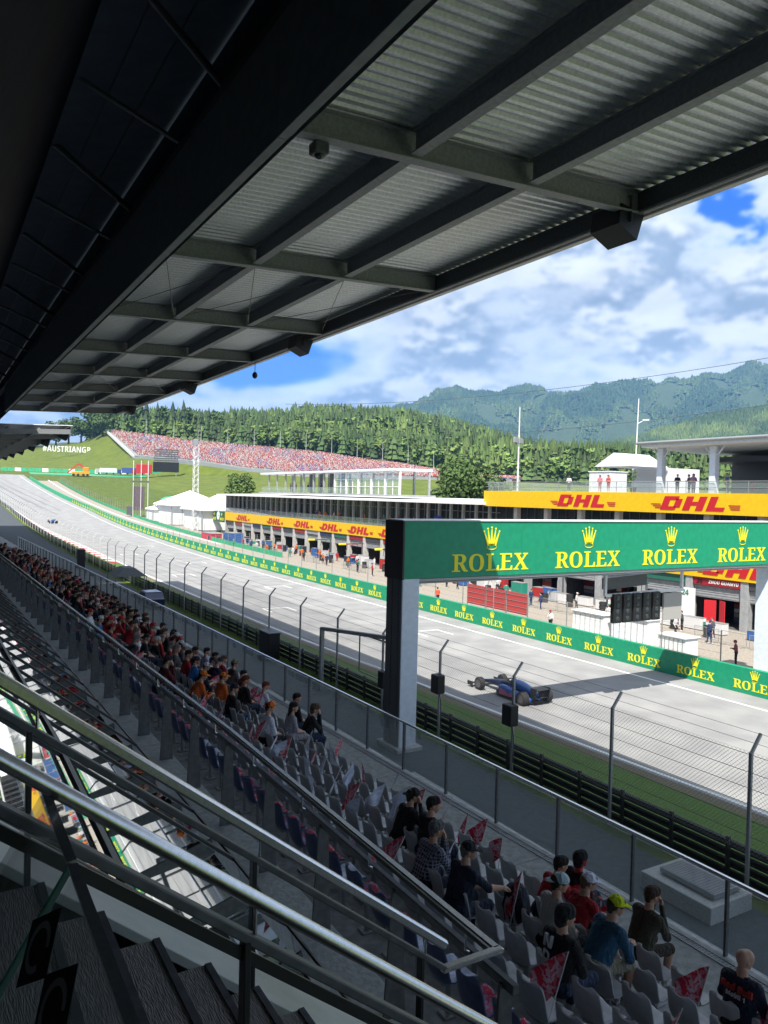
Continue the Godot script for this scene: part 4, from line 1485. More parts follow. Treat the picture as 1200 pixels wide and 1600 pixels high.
# ---------------------------------------------------------------- spectators
func make_people() -> void:
	make_hand_and_head()
	var seatp := func(i: int, z: float) -> Vector3: return Vector3(row_x(i) - 0.02 + bend(z), row_y(i), z)
	var check := StandardMaterial3D.new()
	var im := Image.create(64, 64, false, Image.FORMAT_RGB8)
	im.fill(Color(0.07, 0.08, 0.13))
	for k in 8:
		im.fill_rect(Rect2i(k * 8, 0, 2, 64), Color(0.62, 0.64, 0.70))
		im.fill_rect(Rect2i(0, k * 8, 64, 2), Color(0.62, 0.64, 0.70))
		im.fill_rect(Rect2i(k * 8 + 3, 0, 1, 64), Color(0.28, 0.30, 0.38))
	check.albedo_texture = ImageTexture.create_from_image(im)
	check.uv1_triplanar = true
	check.uv1_scale = Vector3.ONE * 2.6
	check.roughness = 0.9
	var navy := L(0.010, 0.014, 0.034)
	var black := L(0.009, 0.009, 0.011)
	var near := [
		["bald man in a navy team shirt with red lettering, front row", "lap", 5, -5.71, {"top": navy, "sleeve": true, "head": "bald", "leg": black}, -0.05],
		["person in an olive hooded jacket and shorts with hands at the face", "hands_face", 5, -7.34, {"top": L(0.055, 0.052, 0.034), "hair": L(0.055, 0.03, 0.018), "leg": L(0.05, 0.042, 0.034), "long": false}, 0.05],
		["man in a denim blue jacket and fluorescent yellow cap leaning forward", "knees", 3, -6.7, {"top": L(0.022, 0.085, 0.155), "head": "cap", "cap": L(0.52, 0.60, 0.01), "leg": L(0.30, 0.28, 0.20), "long": false, "hair": L(0.05, 0.03, 0.02)}, 0.08],
		["person in a black beanie and black hoodie with white back letters", "lap", 2, -6.33, {"top": black, "head": "beanie", "hair": L(0.012, 0.014, 0.016), "leg": L(0.03, 0.045, 0.09)}, -0.1],
		["person in a cream hoodie and pale blue cap", "lap", 3, -7.32, {"top": L(0.40, 0.37, 0.33), "head": "cap_back", "cap": L(0.40, 0.52, 0.56), "leg": black}, -0.06],
		["woman in a red and black top and white cap, hair tied up", "knees", 4, -7.71, {"top": L(0.34, 0.012, 0.018), "head": "cap", "cap": L(0.60, 0.63, 0.74), "hair": L(0.12, 0.085, 0.055), "leg": black, "sleeve": false}, -0.15],
		["dark haired man in a bright red shirt leaning forward", "knees", 4, -8.34, {"top": L(0.40, 0.012, 0.02), "hair": L(0.018, 0.013, 0.01), "sleeve": false}, -0.02],
		["person with a red face covering and black hood looking back", "back", 5, -8.62, {"top": black, "skin": L(0.42, 0.01, 0.012), "head": "beanie", "hair": black}, 0.25],
		["man in a navy jacket and navy cap holding a rolled flag", "reach", 2, -8.15, {"top": navy, "head": "cap", "cap": L(0.012, 0.014, 0.022), "hair": L(0.12, 0.11, 0.10), "leg": L(0.02, 0.03, 0.06), "sleeve": false}, -0.18],
		["grey haired man in a dark checked shirt", "hands_face", 2, -8.9, {"top": check, "hair": L(0.11, 0.11, 0.11), "leg": navy}, -0.22],
		["person in a black jacket with a black cap turned backwards", "hands_face", 3, -10.77, {"top": black, "head": "cap_back", "cap": black, "leg": black}, -0.17],
		["dark haired child in a black top beside the black jacket", "lap", 3, -10.17, {"top": black, "hair": L(0.012, 0.01, 0.009), "leg": navy}, -0.05],
		["man in a white T-shirt and orange cap beside white flags", "lap", 3, -16.63, {"top": L(0.60, 0.62, 0.70), "head": "cap_back", "cap": L(0.70, 0.16, 0.015), "sleeve": false, "leg": black}, -0.12],
		["woman with long dark hair in a pale grey dress", "lap", 4, -17.51, {"top": L(0.34, 0.32, 0.36), "head": "long_hair", "sleeve": false, "leg": L(0.34, 0.32, 0.36), "long": false}, 0.1],
		["short haired man just behind the woman in grey", "lap", 5, -19.21, {"top": black, "sleeve": false}, 0.2],
		["red haired person in a white T-shirt beside the glass barrier", "knees", 5, -21.16, {"top": L(0.56, 0.58, 0.68), "hair": L(0.20, 0.03, 0.015), "sleeve": false, "leg": L(0.05, 0.10, 0.22)}, -0.08],
		["person in a black shirt and dark cap beside the orange fans", "lap", 3, -18.83, {"top": black, "head": "cap", "cap": navy, "leg": L(0.03, 0.06, 0.13)}, -0.16],
		["woman in black with reddish hair next to the black shirt", "lap", 4, -20.48, {"top": black, "head": "bun_hair", "hair": L(0.14, 0.04, 0.02), "sleeve": false}, 0.02],
		["fan in an orange shirt and orange cap nearest the railing", "knees", 2, -19.57, {"top": L(0.52, 0.10, 0.012), "head": "cap", "cap": L(0.68, 0.17, 0.015)}, -0.15],
		["second fan in orange shirt and cap, nearer the track", "lap", 3, -20.13, {"top": L(0.55, 0.11, 0.015), "head": "cap", "cap": L(0.72, 0.19, 0.02)}, 0.03],
		["man in a bright blue jacket and dark cap", "lap", 3, -22.38, {"top": L(0.03, 0.17, 0.46), "head": "cap", "cap": L(0.02, 0.03, 0.06)}, 0.0],
		["man in a grey jacket and beige cap near the glass barrier", "lap", 5, -23.8, {"top": L(0.10, 0.09, 0.08), "head": "cap", "cap": L(0.22, 0.17, 0.11)}, 0.15],
		["man in a pale lilac shirt with dark hair near the barrier", "lap", 5, -26.11, {"top": L(0.42, 0.45, 0.62), "sleeve": false}, 0.0],
		["man in a white lilac shirt talking in the fifth row", "lap", 5, -25.37, {"top": L(0.52, 0.54, 0.72), "sleeve": false}, 0.05],
		["person in dark maroon jacket with head lowered by the railing", "hands_face", 1, -19.93, {"top": L(0.075, 0.006, 0.010), "hair": black}, -0.1],
		["man in a red polo shirt with dark hair behind the blue jacket", "lap", 3, -23.09, {"top": L(0.30, 0.012, 0.018), "sleeve": false}, -0.02],
		["white haired person in a black coat among red flags", "lap", 3, -25.99, {"top": black, "hair": L(0.50, 0.49, 0.48), "head": "bun_hair"}, -0.17],
		["person in a bright red team jacket near the railing", "knees", 1, -27.29, {"top": L(0.42, 0.012, 0.018), "head": "cap", "cap": L(0.45, 0.02, 0.03)}, -0.06],
		["person in a white T-shirt at the railing side of the dense crowd", "lap", 1, -36.18, {"top": L(0.60, 0.62, 0.68), "sleeve": false}, 0.0],
	]
	var used := {}
	for q in near:
		var who := person(q[0], q[1], seatp.call(q[2], q[3]) + Vector3(q[5], 0, 0), rng.randf_range(-0.12, 0.12), q[4], rng.randf_range(0.98, 1.04))
		if q[0].begins_with("bald"):
			back_text(who, "Red Bull", 0.072, 0.98, plain(L(0.42, 0.03, 0.02), 0.8))
			back_text(who, "Mobil 1", 0.05, 0.90, plain(L(0.55, 0.55, 0.58), 0.8))
		elif q[0].contains("beanie"):
			back_text(who, "N", 0.13, 1.0, plain(L(0.55, 0.55, 0.58), 0.8), -0.09)
			back_text(who, "D", 0.12, 0.84, plain(L(0.55, 0.55, 0.58), 0.8), -0.09)
		used[Vector2i(q[2], int(round((q[3] + 2.35) / PITCH)))] = true
		used[Vector2i(q[2], int(round((q[3] + 2.35) / PITCH)) - 1)] = true
	var tops := [L(0.012, 0.012, 0.014), L(0.010, 0.014, 0.035), L(0.36, 0.012, 0.02), L(0.28, 0.010, 0.016), L(0.10, 0.008, 0.012), L(0.05, 0.05, 0.055), L(0.55, 0.57, 0.64), L(0.022, 0.022, 0.026), L(0.03, 0.03, 0.05), L(0.20, 0.03, 0.02), L(0.12, 0.12, 0.13), L(0.04, 0.16, 0.40)]
	var topn := ["black top", "navy top", "red shirt", "dark red shirt", "maroon jacket", "charcoal jacket", "white T-shirt", "black jacket", "dark blue jacket", "rust red shirt", "grey top", "blue jacket"]
	var hk := ["short_hair", "short_hair", "cap", "cap", "long_hair", "bun_hair", "beanie", "cap_back"]
	var hn := ["short hair", "short hair", "a cap", "a cap", "long hair", "hair tied up", "a beanie", "a cap turned back"]
	var hairs := [L(0.02, 0.014, 0.01), L(0.05, 0.03, 0.018), L(0.10, 0.065, 0.04), L(0.014, 0.012, 0.011), L(0.16, 0.15, 0.14)]
	var caps := [L(0.012, 0.014, 0.02), L(0.40, 0.015, 0.02), L(0.45, 0.02, 0.03), L(0.012, 0.014, 0.04), L(0.55, 0.55, 0.58)]
	var poses := ["lap", "knees", "back", "lap", "hands_face", "lap", "knees"]
	var made := 0
	for j in range(26, 148):
		for i in [1, 2, 3, 4, 5]:
			var z := -2.35 - j * PITCH
			if used.has(Vector2i(i, j)):
				continue
			var dens := 0.0
			if z > -22.0:
				dens = 0.10
			elif z > -28.0:
				dens = 0.34
			elif z > -34.0:
				dens = 0.55
			elif z > -58.0:
				dens = 0.66
			else:
				dens = 0.36
			if i == 1:
				dens *= 0.62
			if rng.randf() > dens or made > 205:
				continue
			var t := rng.randi() % tops.size()
			if z < -27.0 and rng.randf() < 0.45:
				t = [0, 1, 7, 2, 3, 8][rng.randi() % 6]
			var hx := rng.randi() % hk.size()
			var lab := "spectator in a %s with %s, %s" % [topn[t], hn[hx], "row %d, %s seat" % [i + 1, nth(j + 1)]]
			person(lab, poses[rng.randi() % poses.size()], seatp.call(i, z), rng.randf_range(-0.5, 0.4), {"top": tops[t], "sleeve": rng.randf() < 0.6, "head": hk[hx], "hair": hairs[rng.randi() % hairs.size()], "cap": caps[rng.randi() % caps.size()], "leg": [L(0.012, 0.012, 0.014), L(0.025, 0.04, 0.085), L(0.20, 0.18, 0.14)][rng.randi() % 3], "skin": [L(0.50, 0.29, 0.20), L(0.44, 0.25, 0.17), L(0.56, 0.34, 0.25)][rng.randi() % 3]}, rng.randf_range(0.95, 1.07), "spectators seated along the grandstand")
			made += 1
	print("people ", made)

# ---------------------------------------------------------------- emblem
func crown(h: float) -> ArrayMesh: # five spikes with balls over an oval base, facing +Z
	var b := MB.new()
	var d := 0.02
	for k in 5:
		var a := (k - 2) * 0.30
		var foot := Vector3((k - 2) * 0.085 * h, -0.26 * h, 0)
		var tip := Vector3(sin(a) * 0.66 * h, -0.26 * h + cos(a) * 0.66 * h - absf(k - 2) * 0.02 * h, 0)
		var dir := (tip - foot).normalized()
		var sd := Vector3(-dir.y, dir.x, 0)
		var w0 := 0.062 * h
		var w1 := 0.016 * h
		b.hexa([foot - sd * w0, foot + sd * w0, tip + sd * w1, tip - sd * w1, foot - sd * w0 + Vector3(0, 0, d), foot + sd * w0 + Vector3(0, 0, d), tip + sd * w1 + Vector3(0, 0, d), tip - sd * w1 + Vector3(0, 0, d)])
		b.ball(tip + dir * 0.03 * h + Vector3(0, 0, d * 0.5), Vector3(0.045 * h, 0.045 * h, d * 0.7), 10, 6)
	for i in 20:
		var a0 := TAU * i / 20
		var a1 := TAU * (i + 1) / 20
		var q := []
		for e in [[a0, 1.0], [a1, 1.0], [a1, 0.62], [a0, 0.62]]:
			q.append(Vector3(cos(e[0]) * 0.25 * h * (0.86 + 0.14 * e[1]), -0.34 * h + sin(e[0]) * 0.12 * h * e[1], d))
		b.tris(q[0], q[1], q[2], Vector3.BACK, Vector3.BACK, Vector3.BACK)
		b.tris(q[0], q[2], q[3], Vector3.BACK, Vector3.BACK, Vector3.BACK)
	return b.mesh()

func sign_text(parent: Node3D, text: String, h: float, at: Vector3, turn: float, m: Material, font: Font, shear := 0.0, wide := 1.0) -> void:
	var o := obj("lettering", words(text, h, 0.02, font), m, parent)
	var bs := Basis(Vector3(wide, 0, 0), Vector3(shear, 1, 0), Vector3(0, 0, 1))
	o.transform = Transform3D(Basis(Vector3.UP, turn) * bs, at)

# ---------------------------------------------------------------- gantry over the track
func make_gantry() -> void:
	var g := thing("start_gantry", "green sign gantry with yellow crowns spanning the track on pale pillars", "gantry")
	for x in [17.75, 44.2]:
		var p := MB.new()
		p.cbox(Vector3(x, 3.72, -28.35), Vector3(0.86, 7.44, 1.3), 0.02)
		var po := obj("pillar", p, M.pillar, g)
		if x > 30.0:
			continue
		var sd := MB.new()
		sd.box(Vector3(x - 0.445, 3.72, -28.35), Vector3(0.03, 7.40, 1.22))
		for zz in [-27.95, -28.5]:
			sd.box(Vector3(x - 0.47, 3.72, zz), Vector3(0.03, 7.40, 0.06))
		obj("side_cladding", sd, M.steel_dark, po)
		var ft := MB.new()
		ft.cbox(Vector3(x, 0.1, -28.35), Vector3(1.3, 0.2, 1.8), 0.03)
		obj("footing", ft, M.concrete, po)
	var tr := MB.new()
	tr.cbox(Vector3(30.7, 8.68, -28.42), Vector3(26.7, 2.3, 1.25), 0.02)
	obj("truss_casing", tr, M.steel_dark, g)
	var ec := MB.new()
	ec.cbox(Vector3(17.28, 8.68, -28.35), Vector3(0.10, 2.52, 1.5), 0.01)
	obj("end_cover", ec, M.steel_black, g)
	var tc := MB.new()
	tc.box(Vector3(30.7, 9.96, -28.3), Vector3(26.9, 0.05, 1.3))
	obj("top_cover", tc, M.white, g)
	var k := 0
	for x in [17.34, 23.85, 30.36, 36.87]:
		var b := MB.new()
		b.cbox(Vector3(x + 3.25, 8.69, -27.72), Vector3(6.50, 2.5, 0.05), 0.004)
		obj("sign_board", b, M.green_board, g)
	for x in [22.05, 28.17, 34.25, 40.4]:
		var c := obj("crown_emblem", crown(1.15), M.gold, g)
		c.position = Vector3(x, 9.15, -27.69)
		sign_text(g, "ROLEX", 0.78, Vector3(x, 8.05, -27.685), 0.0, M.gold, serif, 0.0, 1.16)
	# lower ledge with service pipes
	var led := MB.new()
	led.beam(Vector3(18.1, 7.36, -28.2), Vector3(43.2, 7.36, -28.2), 0.9, 0.12)
	obj("underside_tray", led, M.galv, g)
	var pp := MB.new()
	pp.tube([Vector3(18.1, 7.24, -27.9), Vector3(43.2, 7.24, -27.9)], 0.05, 6)
	obj("pipe", pp, M.galv, g)
	# light rack below the gantry
	var r := thing("light_rack", "rack of black start light panels in a white pipe frame under the gantry", "start lights", Vector3(34.0, 0, -29.0))
	var f := MB.new()
	f.beam(Vector3(-3.2, 7.25, 0), Vector3(-3.2, 5.95, 0), 0.14, 0.14, Vector3.RIGHT)
	f.beam(Vector3(-3.2, 5.95, 0), Vector3(2.9, 6.05, 0), 0.16, 0.16)
	f.beam(Vector3(2.9, 7.25, 0), Vector3(2.9, 5.95, 0), 0.14, 0.14, Vector3.RIGHT)
	obj("pipe_frame", f, M.white, r)
	for i in 5:
		var pb := MB.new()
		pb.cbox(Vector3(-2.45 + i * 0.76, 5.25, 0.1), Vector3(0.62, 1.55, 0.25), 0.02)
		var pn := obj("light_panel", pb, M.black, r)
		for j in 4:
			var l := MB.new()
			l.ball(Vector3(-2.45 + i * 0.76, 5.82 - j * 0.37, 0.22), Vector3(0.14, 0.14, 0.05), 12, 6)
			obj("lamp_lens", l, M.glass_dark, pn)
	var gb := MB.new()
	gb.cbox(Vector3(2.0, 5.15, 0.1), Vector3(1.5, 1.5, 0.12), 0.01)
	obj("grey_board", gb, plain(L(0.36, 0.35, 0.33), 0.6), r)
	var up := MB.new()
	up.cbox(Vector3(-1.4, 6.62, -0.3), Vector3(3.2, 0.62, 0.3), 0.02, Basis(Vector3(0, 0, 1), 0.05))
	obj("header_panel", up, M.steel_dark, r)

# ---------------------------------------------------------------- debris fence and guard rails
func make_fence() -> void:
	var post := MB.new()
	post.beam(Vector3(0, 0, 0), Vector3(0, 4.02, 0), 0.10, 0.10, Vector3.RIGHT, 0.012)
	post.beam(Vector3(0, 3.98, 0), Vector3(0.42, 4.50, 0), 0.085, 0.085, Vector3(0, 0, 1), 0.01)
	var pm := post.mesh()
	var mesh_ := MB.new()
	var w := 5.1
	var hgt := 2.9
	var step := 0.13
	var k := int((w + hgt) / step)
	for i in k:
		for sg in [0, 1]:
			var s: float = i * step - hgt
			var y0 := 0.0
			var x0 := s
			if x0 < 0.0:
				y0 = -x0
				x0 = 0.0
			var x1 := s + hgt
			var y1 := hgt
			if x1 > w:
				y1 = hgt - (x1 - w)
				x1 = w
			if y1 <= y0:
				continue
			var a := Vector3(0, 1.15 + y0, -(x0 if sg == 0 else w - x0))
			var c := Vector3(0, 1.15 + y1, -(x1 if sg == 0 else w - x1))
			mesh_.tube([a, c], 0.0036, 3, false)
	var mm := mesh_.mesh()
	var wire := MB.new()
	for y in [1.2, 1.65, 2.1, 2.55, 3.0, 3.45, 3.95]:
		wire.tube([Vector3(0, y, 0), Vector3(0, y, -w)], 0.0075, 4, false)
	wire.tube([Vector3(0.42, 4.48, 0), Vector3(0.42, 4.48, -w)], 0.006, 4, false)
	wire.tube([Vector3(0.21, 4.24, 0), Vector3(0.21, 4.24, -w)], 0.006, 4, false)
	var wm := wire.mesh()
	var z := -2.95
	var fn := thing("debris_fence", "tall wire debris fence of bent grey posts along the track verge", "fence")
	var i2 := 0
	while z > -330.0:
		var y := rise(z)
		var x := minf(19.9, near_edge(z) - 1.6)
		var far := z < -110.0
		var p := obj("post", pm, M.galv if not far else M.white_wall, fn)
		p.position = Vector3(x, y, z)
		var wr := obj("wire", wm, M.steel_dark, fn)
		wr.position = Vector3(x, y, z)
		wr.rotation.x = atan2(rise(z - w) - y, w)
		if z > -62.0:
			var ms := obj("wire_mesh", mm, M.galv, fn)
			ms.position = Vector3(x, y, z)
		z -= w
	# stacked guard rails at the foot of the fence
	var gr := thing("guard_rail", "dark stacked steel guard rails with posts below the debris fence", "guard rail")
	z = 12.0
	while z > -330.0:
		var y := rise(z)
		var y2 := rise(z - 4.0)
		var x := minf(20.35, near_edge(z) - 1.2)
		for r in 4:
			var b := MB.new()
			var h := 0.14 + r * 0.29
			var prof := [[0.0, -0.13], [0.06, -0.09], [0.06, -0.05], [0.0, 0.0], [0.06, 0.05], [0.06, 0.09], [0.0, 0.13]]
			for q in prof.size() - 1:
				b.quad(Vector3(x - prof[q][0], y + h + prof[q][1], z), Vector3(x - prof[q][0], y2 + h + prof[q][1], z - 3.99), Vector3(x - prof[q + 1][0], y2 + h + prof[q + 1][1], z - 3.99), Vector3(x - prof[q + 1][0], y + h + prof[q + 1][1], z))
			obj("rail", b, M.rail_dark, gr)
		for s in [0.0, 2.0]:
			var p := MB.new()
			p.box(Vector3(x - 0.12, y + 0.62, z - s), Vector3(0.09, 1.26, 0.11))
			obj("post", p, M.rail_dark, gr)
		z -= 4.0
	# equipment boxes on fence posts
	var labs := ["black equipment box on a fence post right of the pale pillar", "black equipment box on the fence post in front of the racing car"]
	for q in [[-28.2, 2.2, 0], [-23.2, 2.1, 1]]:
		var o := thing("equipment_box", labs[q[2]], "box", Vector3(19.62, q[1], q[0]), 0.0, "boxes on the fence posts")
		var b := MB.new()
		b.cbox(Vector3(0, 0.42, 0), Vector3(0.42, 0.82, 0.55), 0.03)
		obj("housing", b, M.black, o)
		var c := MB.new()
		c.tube([Vector3(0.1, 0.0, 0), Vector3(0.16, -0.5, 0.05), Vector3(0.2, -1.5, 0.0)], 0.02, 6)
		obj("cable", c, M.black, o)
	# signal frame
	var sf := thing("signal_frame", "grey steel portal frame with black signal boxes behind the fence", "frame")
	var p1 := MB.new()
	p1.beam(Vector3(18.9, 0, -38.6), Vector3(18.9, 3.55, -38.6), 0.22, 0.22, Vector3.RIGHT, 0.02)
	p1.beam(Vector3(18.9, 3.47, -38.6), Vector3(20.2, 3.95, -31.2), 0.2, 0.2, Vector3.UP, 0.02)
	obj("portal", p1, M.galv, sf)
	for q in [[20.0, 3.35, -32.9], [20.1, 3.2, -32.2], [19.7, 1.7, -33.2]]:
		var b := MB.new()
		b.cbox(Vector3(q[0], q[1], q[2]), Vector3(0.3, 1.0 if q[1] > 2.0 else 0.85, 0.5), 0.03)
		obj("signal_box", b, M.black, sf)
	var sc := MB.new()
	for q in [[-37.3, -33.7]]:
		sc.beam(Vector3(20.6, 1.2, q[0]), Vector3(20.6, 3.3, q[0]), 0.06, 0.06, Vector3.RIGHT)
		sc.beam(Vector3(20.6, 1.2, q[1]), Vector3(20.6, 3.3, q[1]), 0.06, 0.06, Vector3.RIGHT)
		sc.beam(Vector3(20.6, 3.3, q[0]), Vector3(20.6, 3.3, q[1]), 0.09, 0.09)
		sc.beam(Vector3(20.6, 1.2, q[0]), Vector3(20.6, 1.2, q[1]), 0.05, 0.05)
	obj("screen_frame", sc, M.steel_dark, sf)
	# dark cabinets along the path
	for q in [[19.4, -47.5, 1.7, "black cabinet against the guard rails behind the fence"], [17.6, -111.0, 2.6, "tall black screen cabinet at the far end of the path"]]:
		var o := thing("cabinet", q[3], "cabinet", Vector3(q[0], 0.0, q[1]))
		var b := MB.new()
		b.cbox(Vector3(0, q[2] * 0.5 + 0.05, 0), Vector3(0.8, q[2], 1.7), 0.03)
		obj("case", b, M.black, o)
		var l := MB.new()
		l.cbox(Vector3(0, q[2] + 0.1, 0), Vector3(0.9, 0.08, 1.8), 0.02)
		obj("lid", l, M.steel_dark, o)
	# concrete plinth with grating behind the barrier
	var pl := thing("concrete_plinth", "low blue grey concrete plinth with a grating lid behind the glass barrier", "plinth", Vector3(18.4, 0.0, -13.7))
	var b1 := MB.new()
	b1.cbox(Vector3(0, 0.24, 0), Vector3(1.75, 0.48, 2.3), 0.02)
	obj("base", b1, M.kerbstone, pl)
	var b2 := MB.new()
	b2.cbox(Vector3(0.05, 0.60, 0.1), Vector3(1.15, 0.14, 1.75), 0.01)
	var gl := obj("grating_lid", b2, M.galv, pl)
	var b3 := MB.new()
	for i in 17:
		b3.box(Vector3(0.05, 0.68, -0.72 + i * 0.102), Vector3(1.10, 0.02, 0.02))
	for i in 11:
		b3.box(Vector3(-0.45 + i * 0.1, 0.676, 0.1), Vector3(0.015, 0.016, 1.7))
	obj("grating_bars", b3, M.galv, gl)
	# service tent and car on the path
	var te := thing("gazebo", "dark grey gazebo on the path behind the barrier", "gazebo", Vector3(17.2, 0, -80.5))
	var roof := MB.new()
	var rt := [Vector3(-1.6, 2.3, -2.0), Vector3(1.6, 2.3, -2.0), Vector3(1.6, 2.3, 2.0), Vector3(-1.6, 2.3, 2.0)]
	roof.hexa([rt[0], rt[1], rt[2], rt[3], Vector3(-0.5, 3.1, -1.2), Vector3(0.5, 3.1, -1.2), Vector3(0.5, 3.1, 1.2), Vector3(-0.5, 3.1, 1.2)])
	obj("canopy", roof, plain(L(0.10, 0.11, 0.12), 0.8), te)
	for c in rt:
		var lg := MB.new()
		lg.beam(Vector3(c.x * 0.95, 0, c.z * 0.95), Vector3(c.x * 0.95, 2.32, c.z * 0.95), 0.05, 0.05, Vector3.RIGHT)
		obj("leg", lg, M.steel_dark, te)
	var ca := thing("parked_car", "small dark blue car parked on the path beside the gazebo", "car", Vector3(17.9, 0, -73.5))
	small_car(ca, L(0.02, 0.03, 0.08), L(0.30, 0.36, 0.62))

func small_car(t: Node3D, col: Color, roofc: Color) -> void:
	var prof := PackedVector2Array([Vector2(-2.0, 0.35), Vector2(2.0, 0.35), Vector2(2.05, 0.75), Vector2(1.15, 0.95), Vector2(0.55, 1.42), Vector2(-1.1, 1.45), Vector2(-1.75, 1.0), Vector2(-2.05, 0.9)])
	var b := MB.new()
	b.plate(prof, Vector3(-0.82, 0, 0), Vector3(0, 0, -1), Vector3.UP, 1.64)
	obj("body", b, plain(col, 0.25), t)
	var r := MB.new()
	r.cbox(Vector3(0, 1.47, 0.3), Vector3(1.4, 0.06, 1.7), 0.02)
	obj("roof", r, plain(roofc, 0.2), t)
	var w := MB.new()
	for s in [-0.83, 0.83]:
		w.hexa([Vector3(s - 0.005, 0.98, -0.95), Vector3(s + 0.005, 0.98, -0.95), Vector3(s + 0.005, 0.98, 1.4), Vector3(s - 0.005, 0.98, 1.4), Vector3(s - 0.005, 1.36, -0.5), Vector3(s + 0.005, 1.36, -0.5), Vector3(s + 0.005, 1.36, 1.0), Vector3(s - 0.005, 1.36, 1.0)])
	w.quad(Vector3(-0.7, 0.99, -1.125), Vector3(0.7, 0.99, -1.125), Vector3(0.65, 1.38, -0.62), Vector3(-0.65, 1.38, -0.62))
	obj("window", w, M.glass_dark, t)
	for s in [-0.76, 0.76]:
		for z in [-1.25, 1.25]:
			var k := MB.new()
			k.tube([Vector3(s - 0.1, 0.32, z), Vector3(s + 0.1, 0.32, z)], 0.32, 16)
			obj("wheel", k, M.rubber, t)

# ---------------------------------------------------------------- pit wall
func make_wall() -> void:
	var wl := thing("pit_wall", "long green pit wall boards with yellow crowns and lettering", "wall")
	var cr := crown(0.72)
	var tx := words("ROLEX", 0.50, 0.015, serif)
	var z := 6.6
	var k := 0
	while z > -402.0:
		var zc := z - 2.0
		var y := rise(zc)
		var tilt := atan2(rise(z - 4.0) - rise(z), 4.0)
		var x := wall_line(zc)
		var b := MB.new()
		b.cbox(Vector3(0, 0.76, 0), Vector3(0.32, 1.50, 3.985), 0.012)
		var lit := zc > -295.0
		var o := obj("advertising_board", b, M.green_board if lit else M.runoff, wl)
		o.position = Vector3(x + 0.16, y, zc)
		o.rotation.x = tilt
		if lit and zc < -16.0:
			var c := obj("crown_emblem", cr, M.gold, o)
			c.transform = Transform3D(Basis(Vector3.UP, -PI / 2), Vector3(-0.166, 1.12, 0.6 - 0.0))
			var t := obj("lettering", tx, M.gold, o)
			t.transform = Transform3D(Basis(Vector3.UP, -PI / 2) * Basis(Vector3(1.12, 0, 0), Vector3.UP, Vector3.BACK), Vector3(-0.165, 0.50, 0.6))
		z -= 4.0
		k += 1
	# low fence on top of the far part of the wall
	var fz := -120.0
	var fs := thing("pit_exit_fence", "pale mesh fence with thin posts along the pit exit", "fence")
	while fz > -400.0:
		var p := MB.new()
		var y := rise(fz)
		var x := along([[-120, 51.0], [-200, 51.5], [-260, 52.2], [-400, 53.0]], fz)
		p.beam(Vector3(x, y, fz), Vector3(x, y + 3.2, fz), 0.07, 0.07, Vector3.RIGHT)
		obj("post", p, M.galv, fs)
		if k % 1 == 0:
			var w := MB.new()
			for h in 9:
				w.tube([Vector3(x, y + 0.3 + h * 0.36, fz), Vector3(along([[-120, 51.0], [-200, 51.5], [-260, 52.2], [-400, 53.0]], fz - 4.0), rise(fz - 4.0) + 0.3 + h * 0.36, fz - 4.0)], 0.012, 3, false)
			obj("wire", w, M.galv, fs)
		var bd := MB.new()
		bd.box(Vector3(x + 0.02, y + 0.45, fz - 2.0), Vector3(0.06, 0.9, 3.9))
		obj("board", bd, M.runoff, fs)
		fz -= 4.0

# ---------------------------------------------------------------- racing car
func loft(b: MB, secs: Array, k := 14) -> void: # [z, cy, half width, half height, squareness]
	var rings := []
	for s in secs:
		var r := []
		for i in k:
			var a := TAU * i / k
			var e: float = s[4] if s.size() > 4 else 0.7
			var cx := signf(cos(a)) * pow(absf(cos(a)), e)
			var cy := signf(sin(a)) * pow(absf(sin(a)), e)
			r.append(Vector3((s[5] if s.size() > 5 else 0.0) + cx * s[2], s[1] + cy * s[3], s[0]))
		rings.append(r)
	b.skin(rings, true, false)

